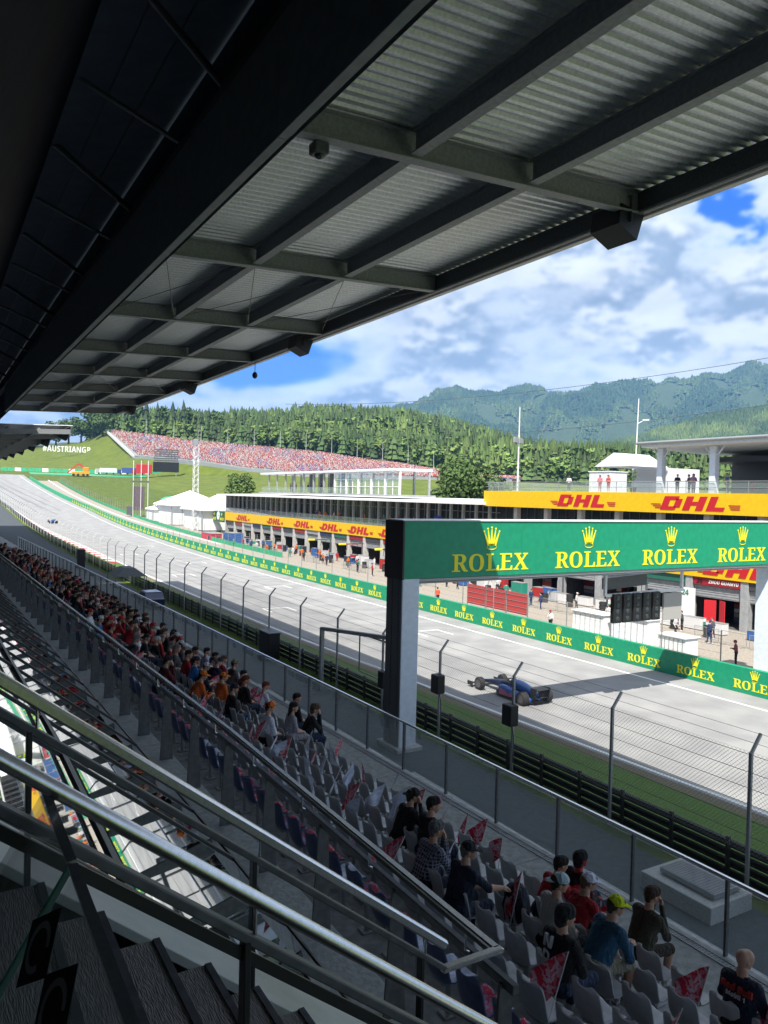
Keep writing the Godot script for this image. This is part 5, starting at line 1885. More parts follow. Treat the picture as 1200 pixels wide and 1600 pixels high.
func make_racing_car() -> Node3D:
	var c := thing("racing_car", "blue and pink single seater racing car driving under the gantry", "racing car", Vector3(27.98, 0.02, -32.95))
	var blue := plain(L(0.012, 0.13, 0.50), 0.28)
	blue.clearcoat_enabled = true
	blue.clearcoat = 0.6
	var pink := plain(L(0.70, 0.16, 0.30), 0.35)
	var carbon := plain(L(0.014, 0.014, 0.016), 0.45)
	var b := MB.new() # front is -Z
	loft(b, [[-2.75, 0.28, 0.05, 0.04], [-2.5, 0.31, 0.11, 0.08], [-1.9, 0.40, 0.16, 0.13], [-1.2, 0.47, 0.24, 0.20], [-0.5, 0.50, 0.32, 0.24], [0.1, 0.50, 0.36, 0.25], [0.5, 0.50, 0.34, 0.26]])
	obj("nose", b, plain(L(0.012, 0.02, 0.06), 0.3), c)
	b = MB.new()
	loft(b, [[0.15, 0.66, 0.16, 0.26], [0.45, 0.70, 0.19, 0.30], [0.9, 0.64, 0.20, 0.34], [1.6, 0.54, 0.15, 0.28], [2.2, 0.44, 0.08, 0.18]])
	obj("engine_cover", b, blue, c)
	for s in [-1, 1]:
		b = MB.new()
		loft(b, [[-0.35, 0.42, 0.20, 0.20, 0.5, 0.50 * s], [0.0, 0.42, 0.26, 0.22, 0.5, 0.52 * s], [0.6, 0.38, 0.25, 0.20, 0.6, 0.50 * s], [1.3, 0.28, 0.18, 0.13, 0.7, 0.40 * s], [1.9, 0.22, 0.10, 0.08, 0.7, 0.30 * s]])
		var sp := obj("sidepod", b, blue, c)
		b = MB.new()
		b.hexa([Vector3(0.78 * s, 0.16, -0.2), Vector3(0.79 * s, 0.16, -0.2), Vector3(0.70 * s, 0.16, 1.2), Vector3(0.69 * s, 0.16, 1.2), Vector3(0.785 * s, 0.50, -0.1), Vector3(0.795 * s, 0.50, -0.1), Vector3(0.71 * s, 0.36, 1.0), Vector3(0.70 * s, 0.36, 1.0)])
		obj("side_panel", b, pink, sp)
	b = MB.new()
	b.plate(PackedVector2Array([Vector2(-0.35, -1.0), Vector2(0.35, -1.0), Vector2(0.78, -0.4), Vector2(0.78, 1.6), Vector2(0.5, 2.1), Vector2(-0.5, 2.1), Vector2(-0.78, 1.6), Vector2(-0.78, -0.4)]), Vector3(0, 0.10, 0), Vector3(1, 0, 0), Vector3(0, 0, 1), -0.04)
	obj("floor_plank", b, carbon, c)
	b = MB.new()
	for q in [[-2.78, 0.16, 0.0], [-2.62, 0.20, 0.12], [-2.48, 0.27, 0.2]]:
		b.cbox(Vector3(0, q[1], q[0]), Vector3(1.92, 0.02, 0.16), 0.005, Basis(Vector3.RIGHT, q[2]))
	for s in [-0.97, 0.97]:
		b.box(Vector3(s, 0.24, -2.6), Vector3(0.02, 0.24, 0.5))
	obj("front_wing", b, carbon, c)
	b = MB.new()
	b.cbox(Vector3(0, 0.90, 2.35), Vector3(0.96, 0.025, 0.34), 0.006, Basis(Vector3.RIGHT, 0.25))
	b.cbox(Vector3(0, 0.80, 2.22), Vector3(0.96, 0.02, 0.26), 0.006, Basis(Vector3.RIGHT, 0.1))
	b.cbox(Vector3(0, 0.42, 2.3), Vector3(0.90, 0.02, 0.2), 0.005)
	for s in [-0.48, 0.48]:
		b.hexa([Vector3(s - 0.012, 0.40, 2.10), Vector3(s + 0.012, 0.40, 2.10), Vector3(s + 0.012, 0.40, 2.42), Vector3(s - 0.012, 0.40, 2.42), Vector3(s - 0.012, 0.95, 2.05), Vector3(s + 0.012, 0.95, 2.05), Vector3(s + 0.012, 0.95, 2.52), Vector3(s - 0.012, 0.95, 2.52)])
	b.box(Vector3(0, 0.6, 2.2), Vector3(0.05, 0.5, 0.12))
	obj("rear_wing", b, carbon, c)
	b = MB.new()
	b.tube([Vector3(0, 0.62, -0.55), Vector3(0, 0.86, -0.32)], 0.03, 8)
	b.tube([Vector3(0.28, 0.72, 0.3), Vector3(0.26, 0.88, 0.0), Vector3(0.14, 0.90, -0.26), Vector3(0, 0.88, -0.32), Vector3(-0.14, 0.90, -0.26), Vector3(-0.26, 0.88, 0.0), Vector3(-0.28, 0.72, 0.3)], 0.032, 8)
	obj("halo", b, carbon, c)
	b = MB.new()
	b.ball(Vector3(0, 0.78, 0.02), Vector3(0.13, 0.14, 0.15), 14, 10)
	obj("helmet", b, plain(L(0.05, 0.25, 0.5), 0.2), c)
	for s in [-1, 1]:
		b = MB.new()
		for q in [[-1.88, 0.42], [-1.78, 0.30], [1.82, 0.42], [1.72, 0.28]]:
			b.tube([Vector3(0.12 * s, q[1], q[0] + (0.3 if q[0] < 0 else -0.3)), Vector3(0.70 * s, 0.36, q[0])], 0.016, 5)
		obj("suspension", b, carbon, c)
		for q in [[-1.86, 0.15], [1.84, 0.20]]:
			var ty := MB.new()
			var wx: float = 0.83 * s
			var hw: float = q[1]
			ty.tube([Vector3(wx - hw, 0.36, q[0]), Vector3(wx - hw * 0.8, 0.36, q[0]), Vector3(wx + hw * 0.8, 0.36, q[0]), Vector3(wx + hw, 0.36, q[0])], [0.31, 0.36, 0.36, 0.31], 24)
			var w := Node3D.new()
			w.name = "wheel"
			c.add_child(w, true)
			obj("tyre", ty, M.rubber, w)
			var rm := MB.new()
			rm.tube([Vector3(wx + (hw - 0.06) * s, 0.36, q[0]), Vector3(wx + (hw + 0.004) * s, 0.36, q[0])], 0.225, 20)
			obj("rim", rm, plain(L(0.16, 0.16, 0.17), 0.35, 0.6), w)
			var bandm := MB.new()
			for i in 24:
				var a0 := TAU * i / 24
				var a1 := TAU * (i + 1) / 24
				var xx: float = wx + (hw * 0.93 + 0.004) * s
				if i % 12 < 5:
					bandm.quad(Vector3(xx, 0.36 + cos(a0) * 0.325, q[0] + sin(a0) * 0.325), Vector3(xx, 0.36 + cos(a1) * 0.325, q[0] + sin(a1) * 0.325), Vector3(xx, 0.36 + cos(a1) * 0.295, q[0] + sin(a1) * 0.295), Vector3(xx, 0.36 + cos(a0) * 0.295, q[0] + sin(a0) * 0.295))
			obj("marking", bandm, plain(L(0.6, 0.05, 0.08), 0.6), w)
	var d := copy(c, Vector3(26.6, rise(-212.0) + 0.02, -212.0), 0.0, "distant racing car far down the start straight")
	d.rotation.x = 0.035
	return c

# ---------------------------------------------------------------- pit building
func dhl(parent: Node3D, z: float, y: float, h: float) -> void:
	var x := 59.87
	var l := MB.new()
	var ht := h * 1.12
	var pieces := [[0.0, 0.0, 0.34, 1.0], [0.34, 0.74, 0.74, 1.0], [0.34, 0.0, 0.74, 0.26], [0.62, 0.19, 0.94, 0.81], [1.10, 0.0, 1.44, 1.0], [1.44, 0.37, 1.72, 0.63], [1.72, 0.0, 2.06, 1.0], [2.22, 0.0, 2.56, 1.0], [2.56, 0.0, 3.02, 0.27]]
	for q in pieces:
		var c := []
		for dx in [0.0, 0.025]:
			for e in [[q[0], q[1]], [q[2], q[1]], [q[2], q[3]], [q[0], q[3]]]:
				var u: float = (e[0] - 1.51 + (e[1] - 0.5) * 0.24) * ht * 1.75
				c.append(Vector3(x - dx, y + (e[1] - 0.5) * ht, z + u))
		l.hexa(c)
	obj("lettering", l, M.red, parent)
	var b := MB.new()
	var half := h * 3.05
	for s in [-1, 1]:
		for k in 3:
			var w := h * (1.0 - 0.12 * k)
			var za: float = z + s * (half + 0.1 * h) + (0.1 * k * h if s < 0 else 0.1 * k * h)
			b.box(Vector3(x - 0.01, y - h * 0.40 + (2 - k) * h * 0.15, za + s * w * 0.5), Vector3(0.02, h * 0.075, w))
	obj("stripe", b, M.red, parent)

func make_pit() -> void:
	var bd := thing("pit_building", "long pit building with garages, balcony and yellow advertising bands", "building")
	var zE := -24.0
	var zW := -176.0
	var zT := -77.0
	var bay := 5.6
	# garages
	var z := zE
	var names := ["24", "77"]
	var k := 0
	while z > zW + 1.0:
		var zc := z - bay * 0.5
		var p := MB.new()
		p.cbox(Vector3(60.35, 2.15, z), Vector3(0.7, 4.3, 0.75), 0.02)
		obj("pier", p, M.pier if zc < zT else M.grey_wall, bd)
		var sh := MB.new()
		sh.box(Vector3(60.35, 3.05, zc), Vector3(0.12, 1.1, bay - 0.76))
		for r in 5:
			sh.box(Vector3(60.28, 2.62 + r * 0.22, zc), Vector3(0.05, 0.03, bay - 0.78))
		obj("shutter", sh, M.grey_wall, bd)
		var hd := MB.new()
		hd.cbox(Vector3(60.15, 3.95, zc), Vector3(0.18, 0.68, bay - 0.2), 0.01)
		var col: Color = [L(0.28, 0.012, 0.026), L(0.02, 0.12, 0.09), L(0.02, 0.03, 0.10), L(0.30, 0.30, 0.31), L(0.30, 0.02, 0.02), L(0.05, 0.05, 0.06)][(k + 3) % 6]
		if zc < -39.0 and zc > -45.0:
			col = L(0.28, 0.012, 0.026)
		var hb := obj("header_sign", hd, plain(col, 0.5), bd)
		if zc < -38.0 and zc > -44.0:
			sign_text(hb, "24", 0.40, Vector3(60.04, 3.95, zc - 1.7), -PI / 2, M.black, sans)
			sign_text(hb, "ZHOU GUANYU", 0.30, Vector3(60.04, 3.95, zc + 0.75), -PI / 2, M.white, sans, 0.12, 1.0)
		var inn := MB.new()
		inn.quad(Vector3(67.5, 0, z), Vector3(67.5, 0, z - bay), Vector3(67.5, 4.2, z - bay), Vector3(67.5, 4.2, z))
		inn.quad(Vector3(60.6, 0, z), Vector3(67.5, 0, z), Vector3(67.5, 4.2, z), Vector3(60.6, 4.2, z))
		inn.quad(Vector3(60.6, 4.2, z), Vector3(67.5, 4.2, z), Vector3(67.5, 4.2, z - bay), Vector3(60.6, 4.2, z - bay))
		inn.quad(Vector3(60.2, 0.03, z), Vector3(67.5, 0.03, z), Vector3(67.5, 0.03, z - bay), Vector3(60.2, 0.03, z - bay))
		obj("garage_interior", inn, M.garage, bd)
		z -= bay
		k += 1
	# lower yellow band and balcony slab, in board lengths
	z = zE
	while z > zW + 1.0:
		var b := MB.new()
		var l := minf(11.2, z - zW)
		b.cbox(Vector3(60.0, 5.25, z - l * 0.5), Vector3(0.22, 1.88, l - 0.02), 0.01)
		obj("yellow_board", b, M.yellow_board, bd)
		z -= l
	var slab := MB.new()
	slab.box(Vector3(64.0, 6.1, (zE + zW) * 0.5), Vector3(7.7, 0.3, zE - zW))
	obj("balcony_slab", slab, M.grey_wall, bd)
	for q in [-163.8, -145.2, -131.5, -120.0, -109.3, -99.0, -89.0, -41.5]:
		dhl(bd, q, 5.2, 1.05)
	# green panel with a clock at the far end of the band
	# upper storey of the long wing: columns, mullioned glazing
	z = zT
	while z > zW:
		var c := MB.new()
		c.box(Vector3(60.9, 8.3, z), Vector3(0.34, 4.1, 0.34))
		obj("column", c, M.grey_wall, bd)
		for s in 2:
			var g := MB.new()
			g.box(Vector3(63.2, 8.2, z - 1.4 * s - 0.7), Vector3(0.05, 3.9, 1.30))
			var pn := obj("window", g, M.glass_dark, bd)
			var f := MB.new()
			f.box(Vector3(63.1, 8.2, z - 1.4 * s), Vector3(0.14, 3.9, 0.09))
			f.box(Vector3(63.1, 9.1, z - 1.4 * s - 0.7), Vector3(0.12, 0.09, 1.3))
			obj("frame", f, M.grey_wall, pn)
		z -= 2.8
	var rl := MB.new()
	rl.tube([Vector3(59.95, 7.25, zT), Vector3(59.95, 7.25, zW)], 0.04, 6)
	rl.tube([Vector3(59.95, 6.85, zT), Vector3(59.95, 6.85, zW)], 0.02, 5)
	obj("balcony_rail", rl, M.galv, bd)
	z = zT
	while z > zW:
		var g := MB.new()
		g.box(Vector3(59.97, 6.72, z - 1.4), Vector3(0.03, 0.95, 2.7))
		obj("balcony_pane", g, M.glass, bd)
		z -= 2.8
	var rf := MB.new()
	rf.hexa([Vector3(58.4, 10.12, zT + 0.5), Vector3(76, 10.3, zT + 0.5), Vector3(76, 10.3, zW - 2), Vector3(58.4, 10.12, zW - 2), Vector3(58.4, 10.42, zT + 0.5), Vector3(76, 10.8, zT + 0.5), Vector3(76, 10.8, zW - 2), Vector3(58.4, 10.42, zW - 2)])
	obj("roof_slab", rf, M.white, bd)
	var bw := MB.new()
	bw.box(Vector3(74.0, 5.2, (zE + zW) * 0.5), Vector3(0.4, 10.2, zE - zW))
	bw.box(Vector3(67.0, 5.2, zW + 0.1), Vector3(13.8, 10.2, 0.3))
	bw.box(Vector3(67.0, 5.0, zE - 0.1), Vector3(13.8, 10.0, 0.3))
	obj("rear_wall", bw, M.grey_wall, bd)
	# near wing: dark upper storey, upper yellow band and terrace
	z = zE
	while z > zT + 1.0:
		var c := MB.new()
		c.box(Vector3(60.9, 8.1, z), Vector3(0.6, 3.7, 0.6))
		obj("column", c, M.pier, bd)
		for s in 4:
			var g := MB.new()
			g.box(Vector3(62.6, 8.1, z - 1.325 * s - 0.66), Vector3(0.05, 3.7, 1.26))
			var w := obj("window", g, M.glass_dark, bd)
			var f := MB.new()
			f.box(Vector3(62.5, 8.1, z - 1.325 * s), Vector3(0.12, 3.7, 0.07))
			f.box(Vector3(62.5, 7.2, z - 1.325 * s - 0.66), Vector3(0.1, 0.07, 1.26))
			obj("frame", f, M.steel_dark, w)
		z -= 5.3
	z = zE
	while z > zT:
		var l := minf(13.2, z - zT)
		var b := MB.new()
		b.cbox(Vector3(60.0, 10.92, z - l * 0.5), Vector3(0.24, 1.90, l - 0.02), 0.01)
		obj("yellow_board", b, M.yellow_board, bd)
		z -= l
	for q in [-60.1, -46.1, -33.0]:
		dhl(bd, q, 10.92, 1.15)
	var ter := MB.new()
	ter.box(Vector3(67.0, 11.75, (zE + zT) * 0.5), Vector3(13.8, 0.24, zE - zT))
	obj("terrace_slab", ter, M.grey_wall, bd)
	var tr := MB.new()
	tr.tube([Vector3(60.1, 12.95, zE), Vector3(60.1, 12.95, zT), Vector3(70.0, 12.95, zT)], 0.035, 6)
	tr.tube([Vector3(60.1, 12.4, zE), Vector3(60.1, 12.4, zT), Vector3(70.0, 12.4, zT)], 0.02, 5)
	obj("terrace_rail", tr, M.galv, bd)
	z = zE
	while z > zT + 1.0:
		var p := MB.new()
		p.beam(Vector3(60.1, 11.85, z), Vector3(60.1, 12.95, z), 0.05, 0.05, Vector3.RIGHT)
		obj("rail_post", p, M.galv, bd)
		var g := MB.new()
		g.box(Vector3(60.12, 12.36, z - 1.05), Vector3(0.02, 0.98, 2.02))
		obj("terrace_pane", g, M.glass, bd)
		z -= 2.1

	# terrace canopy
	var cn := thing("terrace_canopy", "flat grey canopy on white columns above the terrace", "canopy")
	var cr := MB.new()
	cr.hexa([Vector3(59.0, 16.2, -20), Vector3(70, 15.9, -20), Vector3(70, 15.9, -51.5), Vector3(59.0, 16.2, -51.5), Vector3(59.0, 16.45, -20), Vector3(70, 16.6, -20), Vector3(70, 16.6, -51.5), Vector3(59.0, 16.45, -51.5)])
	obj("canopy_roof", cr, M.white_wall, cn)
	var cf := MB.new()
	cf.tube([Vector3(58.9, 16.6, -20), Vector3(58.9, 16.6, -52)], 0.14, 8)
	obj("rolled_edge", cf, M.galv, cn)
	for q in [-50.3, -44.5, -38.0, -31.0]:
		var c := MB.new()
		c.cbox(Vector3(60.5, 14.0, q), Vector3(0.62, 4.3, 0.62), 0.03)
		var co := obj("column", c, M.pillar, cn)
		var br := MB.new()
		br.beam(Vector3(60.5, 15.3, q - 0.3), Vector3(60.5, 16.1, q - 1.0), 0.1, 0.1)
		br.beam(Vector3(60.5, 15.3, q + 0.3), Vector3(60.5, 16.1, q + 1.0), 0.1, 0.1)
		obj("brace", br, M.pillar, co)
	var kb := MB.new()
	kb.box(Vector3(69.5, 13.9, -34.5), Vector3(0.2, 4.0, 29.0))
	kb.box(Vector3(67.5, 15.2, -34.5), Vector3(4.0, 0.5, 29.0))
	obj("back_wall", kb, M.steel_dark, cn)
	# white marquee on the terrace
	var mq := thing("white_marquee", "white gabled tent beside the lamp post on the terrace", "tent", Vector3(69.0, 11.88, -56.8))
	var w := MB.new()
	for s in [-2.4, 2.4]:
		w.box(Vector3(0, 1.35, s), Vector3(5.0, 2.7, 0.06))
	w.box(Vector3(-2.5, 1.35, 0), Vector3(0.06, 2.7, 4.8))
	obj("wall", w, M.tent, mq)
	var g2 := MB.new()
	g2.plate(PackedVector2Array([Vector2(-2.6, 2.7), Vector2(2.6, 2.7), Vector2(0.0, 4.1)]), Vector3(-2.7, 0, 0), Vector3(0, 0, -1), Vector3.UP, -5.4)
	obj("roof", g2, M.tent, mq)
	var cb := thing("white_cabin", "small white cabin left of the gabled tent on the terrace", "cabin", Vector3(70.0, 11.88, -66.0))
	var cbb := MB.new()
	cbb.cbox(Vector3(0, 1.25, 0), Vector3(3.0, 2.5, 3.2), 0.03)
	obj("walls", cbb, M.white_wall, cb)
	var cbr := MB.new()
	cbr.cbox(Vector3(0, 2.56, 0), Vector3(3.2, 0.1, 3.4), 0.02)
	obj("roof", cbr, M.white, cb)
	# roof pavilion on the long wing
	var pv := thing("glass_pavilion", "glass rooftop pavilion with a thin white roof above the far wing", "pavilion")
	var pr := MB.new()
	pr.cbox(Vector3(64.2, 15.0, -128.0), Vector3(6.6, 0.35, 56.5), 0.05)
	obj("roof", pr, M.white, pv)
	var fl := MB.new()
	fl.box(Vector3(64.3, 11.0, -128.0), Vector3(7.0, 0.3, 57.5))
	obj("floor", fl, M.grey_wall, pv)
	var pz := -100.0
	k = 0
	while pz > -156.0:
		var c := MB.new()
		c.box(Vector3(61.6, 12.95, pz), Vector3(0.28, 3.8, 0.28))
		obj("column", c, M.white if k < 6 else M.grey_wall, pv)
		if k < 5:
			for r in 3:
				var g := MB.new()
				g.box(Vector3(61.7, 11.75 + r * 1.24, pz - 2.2), Vector3(0.03, 1.18, 4.1))
				var w2 := obj("window", g, M.glass, pv)
				var f := MB.new()
				f.box(Vector3(61.65, 12.37 + r * 1.24, pz - 2.2), Vector3(0.12, 0.08, 4.3))
				f.box(Vector3(61.65, 11.75 + r * 1.24, pz - 2.2), Vector3(0.08, 1.18, 0.07))
				obj("frame", f, M.white, w2)
		elif k < 9:
			var cu := MB.new()
			cu.box(Vector3(64.5, 12.95, pz - 2.2), Vector3(0.1, 3.7, 2.2))
			obj("curtain", cu, M.steel_dark, pv)
		var c2 := MB.new()
		c2.box(Vector3(67.0, 12.95, pz), Vector3(0.28, 3.8, 0.28))
		obj("column", c2, M.grey_wall, pv)
		pz -= 4.4
		k += 1
	var prl := MB.new()
	prl.tube([Vector3(61.2, 12.2, -117), Vector3(61.2, 12.2, -156)], 0.03, 5)
	obj("rail", prl, M.galv, pv)
	var rr := MB.new()
	for i in 14:
		rr.box(Vector3(61.22, 11.7, -118.4 - i * 2.8), Vector3(0.02, 0.95, 2.6))
	obj("rail_panes", rr, M.glass, pv)

	# flag on the balcony
	var bf := thing("balcony_flag", "red white and blue cross flag hanging on the long balcony", "flag", Vector3(59.85, 7.8, -87.0))
	for q in [[0.0, 0.0, 1.9, 1.2, L(0.02, 0.03, 0.20)], [0.0, 0.0, 1.92, 0.34, L(0.6, 0.6, 0.6)], [0.0, 0.0, 0.34, 1.22, L(0.6, 0.6, 0.6)], [0.0, 0.0, 1.94, 0.2, L(0.5, 0.02, 0.03)], [0.0, 0.0, 0.2, 1.24, L(0.5, 0.02, 0.03)]]:
		var f := MB.new()
		f.box(Vector3(-q[2] * 0.004 - (2.0 - q[3]) * 0.004, 0, 0), Vector3(0.012, q[3], q[2]))
		obj("cloth", f, plain(q[4], 0.9), bf)

	# ---- pit lane furniture
	make_pit_things()

func crate(label: String, at: Vector3, s: Vector3, m: Material, called := "equipment_case", cat := "case") -> Node3D:
	var t := thing(called, label, cat, at)
	var b := MB.new()
	b.cbox(Vector3(0, s.y * 0.5 + 0.06, 0), s, 0.03)
	obj("case_body", b, m, t)
	var l := MB.new()
	l.cbox(Vector3(0, s.y + 0.075, 0), Vector3(s.x * 1.02, 0.03, s.z * 1.02), 0.008)
	obj("lid", l, M.galv, t)
	for q in [[-1, -1], [1, -1], [1, 1], [-1, 1]]:
		var w := MB.new()
		w.ball(Vector3(q[0] * s.x * 0.4, 0.04, q[1] * s.z * 0.4), Vector3(0.05, 0.05, 0.03), 8, 6)
		obj("castor", w, M.black, t)
	return t

func make_pit_things() -> void:
	# crowd barriers in the pit lane
	var proto := thing("crowd_barrier", "grey steel crowd barrier in the pit lane, nearest the garage sign", "barrier", Vector3(53.3, 0.012, -37.0), 0.0, "crowd barriers in the pit lane")
	var f := MB.new()
	f.tube([Vector3(0, 0.1, -1.1), Vector3(0, 1.08, -1.1), Vector3(0, 1.08, 1.1), Vector3(0, 0.1, 1.1)], 0.03, 6)
	f.tube([Vector3(0, 0.2, -1.1), Vector3(0, 0.2, 1.1)], 0.02, 6)
	obj("frame", f, M.galv, proto)
	var bars := MB.new()
	for i in 15:
		bars.tube([Vector3(0, 0.2, -0.98 + i * 0.14), Vector3(0, 1.08, -0.98 + i * 0.14)], 0.01, 4, false)
	obj("bars", bars, M.galv, proto)
	for s in [-0.8, 0.8]:
		var ft := MB.new()
		ft.beam(Vector3(-0.3, 0.03, s), Vector3(0.3, 0.03, s), 0.04, 0.04)
		obj("foot", ft, M.galv, proto)
	var bi := 1
	for q in [[53.3, -39.4], [53.3, -34.6], [53.0, -52.5], [53.0, -54.9], [53.0, -57.3], [52.9, -59.7], [52.8, -62.1], [52.8, -78.0], [52.8, -80.4], [52.8, -82.8], [52.6, -95.0], [52.6, -97.4], [52.6, -99.8], [52.6, -110.0], [52.6, -112.4], [52.6, -125.0], [52.6, -127.4], [52.6, -140.0]]:
		bi += 1
		copy(proto, Vector3(q[0], 0.012, q[1]), rng.randf_range(-0.08, 0.08), "grey steel crowd barrier in the pit lane, %s from the right" % nth(bi))
	# red fabric screens on the pit wall platform
	for k in 3:
		var t := thing("red_screen", ["red mesh screen panel nearest the white boxes on the pit wall", "middle red mesh screen panel on the pit wall", "red mesh screen panel farthest along the pit wall"][k], "screen", Vector3(45.6, 0.012, -53.4 - k * 3.0), 0.0, "red screens on the pit wall")
		var b := MB.new()
		b.box(Vector3(0, 1.55, 0), Vector3(0.05, 1.9, 2.9))
		obj("panel", b, grain(90 + k, L(0.34, 0.03, 0.03), L(0.52, 0.06, 0.06), 0.6, 0.8), t)
		for s in [-1.42, 1.42]:
			var p := MB.new()
			p.beam(Vector3(0, 0, s), Vector3(0, 2.6, s), 0.06, 0.06, Vector3.RIGHT)
			obj("post", p, M.galv, t)
		var sl := MB.new()
		for r in 4:
			sl.box(Vector3(-0.04, 0.75 + r * 0.5, 0), Vector3(0.03, 0.04, 2.9))
		obj("rail", sl, M.galv, t)
	# white units on the pit wall
	var wl := ["large white control unit on the pit wall beside the red screens", "white control unit with grey mesh front on the pit wall", "small white unit on the pit wall near the track shadow"]
	var i := 0
	for q in [[46.2, -44.6, 3.4, 1.9], [46.4, -40.6, 3.6, 2.1], [46.6, -36.8, 2.4, 1.3]]:
		var t := thing("control_unit", wl[i], "cabinet", Vector3(q[0], 0.012, q[1]), 0.0, "white control units on the pit wall")
		var b := MB.new()
		b.cbox(Vector3(0, q[3] * 0.5, 0), Vector3(1.4, q[3], q[2]), 0.04)
		obj("cabinet_body", b, M.white, t)
		var r := MB.new()
		r.cbox(Vector3(0, q[3] + 0.06, 0), Vector3(1.7, 0.1, q[2] + 0.2), 0.03)
		obj("roof", r, M.white_wall, t)
		var fr := MB.new()
		for s in 6:
			fr.box(Vector3(-0.72, q[3] * 0.55, -q[2] * 0.4 + s * q[2] * 0.16), Vector3(0.03, q[3] * 0.75, 0.04))
		obj("front_bars", fr, M.galv, t)
		i += 1
	# dark posts and gates between wall and lane
	for k in 30:
		var pz := -31.0 - k * 4.6
		var t := thing("wall_post", "slim grey wire post behind the pit wall, %s from the gantry" % nth(k + 1), "post", Vector3(43.4, 0.012, pz), 0.0, "posts behind the pit wall")
		var p := MB.new()
		p.beam(Vector3(0, 0, 0), Vector3(0, 2.9, 0), 0.07, 0.07, Vector3.RIGHT, 0.01)
		obj("pole", p, M.galv, t)
		var w := MB.new()
		for h in 5:
			w.tube([Vector3(0, 1.0 + h * 0.45, 0), Vector3(0, 1.0 + h * 0.45, -4.6)], 0.008, 3, false)
		obj("wire", w, M.galv, t)
	# advert strip lying behind the wall
	for k in 9:
		var t := thing("pallet_of_panels", "white and blue boards lying behind the pit wall, %s pile from the right" % nth(k + 1), "boards", Vector3(44.8, 0.012, -30.0 - k * 2.4), 0.0, "boards lying behind the pit wall")
		for s in 3:
			var b := MB.new()
			b.cbox(Vector3(rng.randf_range(-0.2, 0.2), 0.1 + s * 0.09, rng.randf_range(-0.2, 0.2)), Vector3(1.1, 0.07, 1.6), 0.01, Basis(Vector3.UP, rng.randf_range(-0.4, 0.4)))
			obj("board", b, [M.white, plain(L(0.12, 0.36, 0.50), 0.5), M.white_wall][(s + k) % 3], t)
	# red garage door boards
	var rb := thing("red_display_board", "tall red folding display board in the garage doorway", "display board", Vector3(60.0, 0.012, -44.4))
	for k in 2:
		var b := MB.new()
		b.box(Vector3(0.35 * k - 0.3, 1.2, 0.55 + k * 0.95), Vector3(0.04, 2.35, 1.0), Basis(Vector3.UP, 0.5 - k))
		var pn := obj("panel", b, M.red if k == 0 else plain(L(0.62, 0.03, 0.04), 0.5), rb)
	var wb := thing("white_board", "white board with number beside the red display board", "board", Vector3(59.85, 0.012, -46.3))
	var wbb := MB.new()
	wbb.box(Vector3(0, 1.7, 0), Vector3(0.06, 3.0, 1.5))
	var wp := obj("panel", wbb, M.white, wb)
	sign_text(wp, "24", 0.5, Vector3(-0.05, 2.75, -0.3), -PI / 2, plain(L(0.02, 0.2, 0.15), 0.5), sans)
	# equipment in front of garages
	var cols := [plain(L(0.02, 0.03, 0.05), 0.5), plain(L(0.45, 0.46, 0.48), 0.5), plain(L(0.35, 0.02, 0.02), 0.5), plain(L(0.03, 0.10, 0.30), 0.5), plain(L(0.02, 0.22, 0.16), 0.5), plain(L(0.62, 0.62, 0.63), 0.5)]
	var cn := ["black", "grey", "red", "dark blue", "teal", "white"]
	for k in 72:
		var cz := -31.0 - k * 1.9 + rng.randf_range(-1.0, 1.0)
		var ci := rng.randi() % 6
		var hh := rng.randf_range(0.7, 1.5)
		crate("%s wheeled equipment case outside the garages, %s from the right" % [cn[ci], nth(k + 1)], Vector3(rng.randf_range(56.8, 59.2), 0.012, cz), Vector3(rng.randf_range(0.6, 1.0), hh, rng.randf_range(0.8, 1.8)), cols[ci]).set_meta("group", "equipment cases outside the garages")
	# tyre stacks
	for k in 26:
		var t := thing("tyre_stack", "stack of black racing tyres in the pit lane, %s from the right" % nth(k + 1), "tyres", Vector3(rng.randf_range(54.5, 57.5), 0.012, -36.0 - k * 4.3 + rng.randf_range(-1.2, 1.2)), 0.0, "tyre stacks in the pit lane")
		for s in 3 + rng.randi() % 2:
			var b := MB.new()
			var y := 0.17 + s * 0.33
			b.tube([Vector3(0, y - 0.16, 0), Vector3(0, y - 0.11, 0), Vector3(0, y + 0.11, 0), Vector3(0, y + 0.16, 0)], [0.30, 0.355, 0.355, 0.30], 16)
			obj("tyre", b, M.rubber, t)
	for k in 7:
		var bz := -50.0 - k * 11.2
		var t := thing("pit_boom", "overhead pit stop boom with a yellow tip, %s from the right" % nth(k + 1), "boom", Vector3(58.6, 0.012, bz), 0.0, "overhead booms outside the garages")
		var p := MB.new()
		p.beam(Vector3(0, 0, 0), Vector3(0, 3.4, 0), 0.16, 0.16, Vector3.RIGHT, 0.02)
		obj("pole", p, M.steel_dark, t)
		var a := MB.new()
		a.beam(Vector3(0.2, 3.3, 0), Vector3(-3.4, 3.3, 0.6), 0.12, 0.16)
		obj("arm", a, plain([L(0.02, 0.18, 0.14), L(0.03, 0.04, 0.06), L(0.35, 0.03, 0.03)][k % 3], 0.5), t)
		var y := MB.new()
		y.cbox(Vector3(-3.9, 3.3, 0.68), Vector3(1.2, 0.3, 0.4), 0.05)
		obj("tip", y, plain(L(0.65, 0.60, 0.03), 0.5), t)
		var h := MB.new()
		for q in 3:
			h.tube([Vector3(-1.0 - q * 0.9, 3.25, 0.3), Vector3(-1.1 - q * 0.9, 2.3, 0.3)], 0.03, 5)
		obj("hose", h, M.black, t)
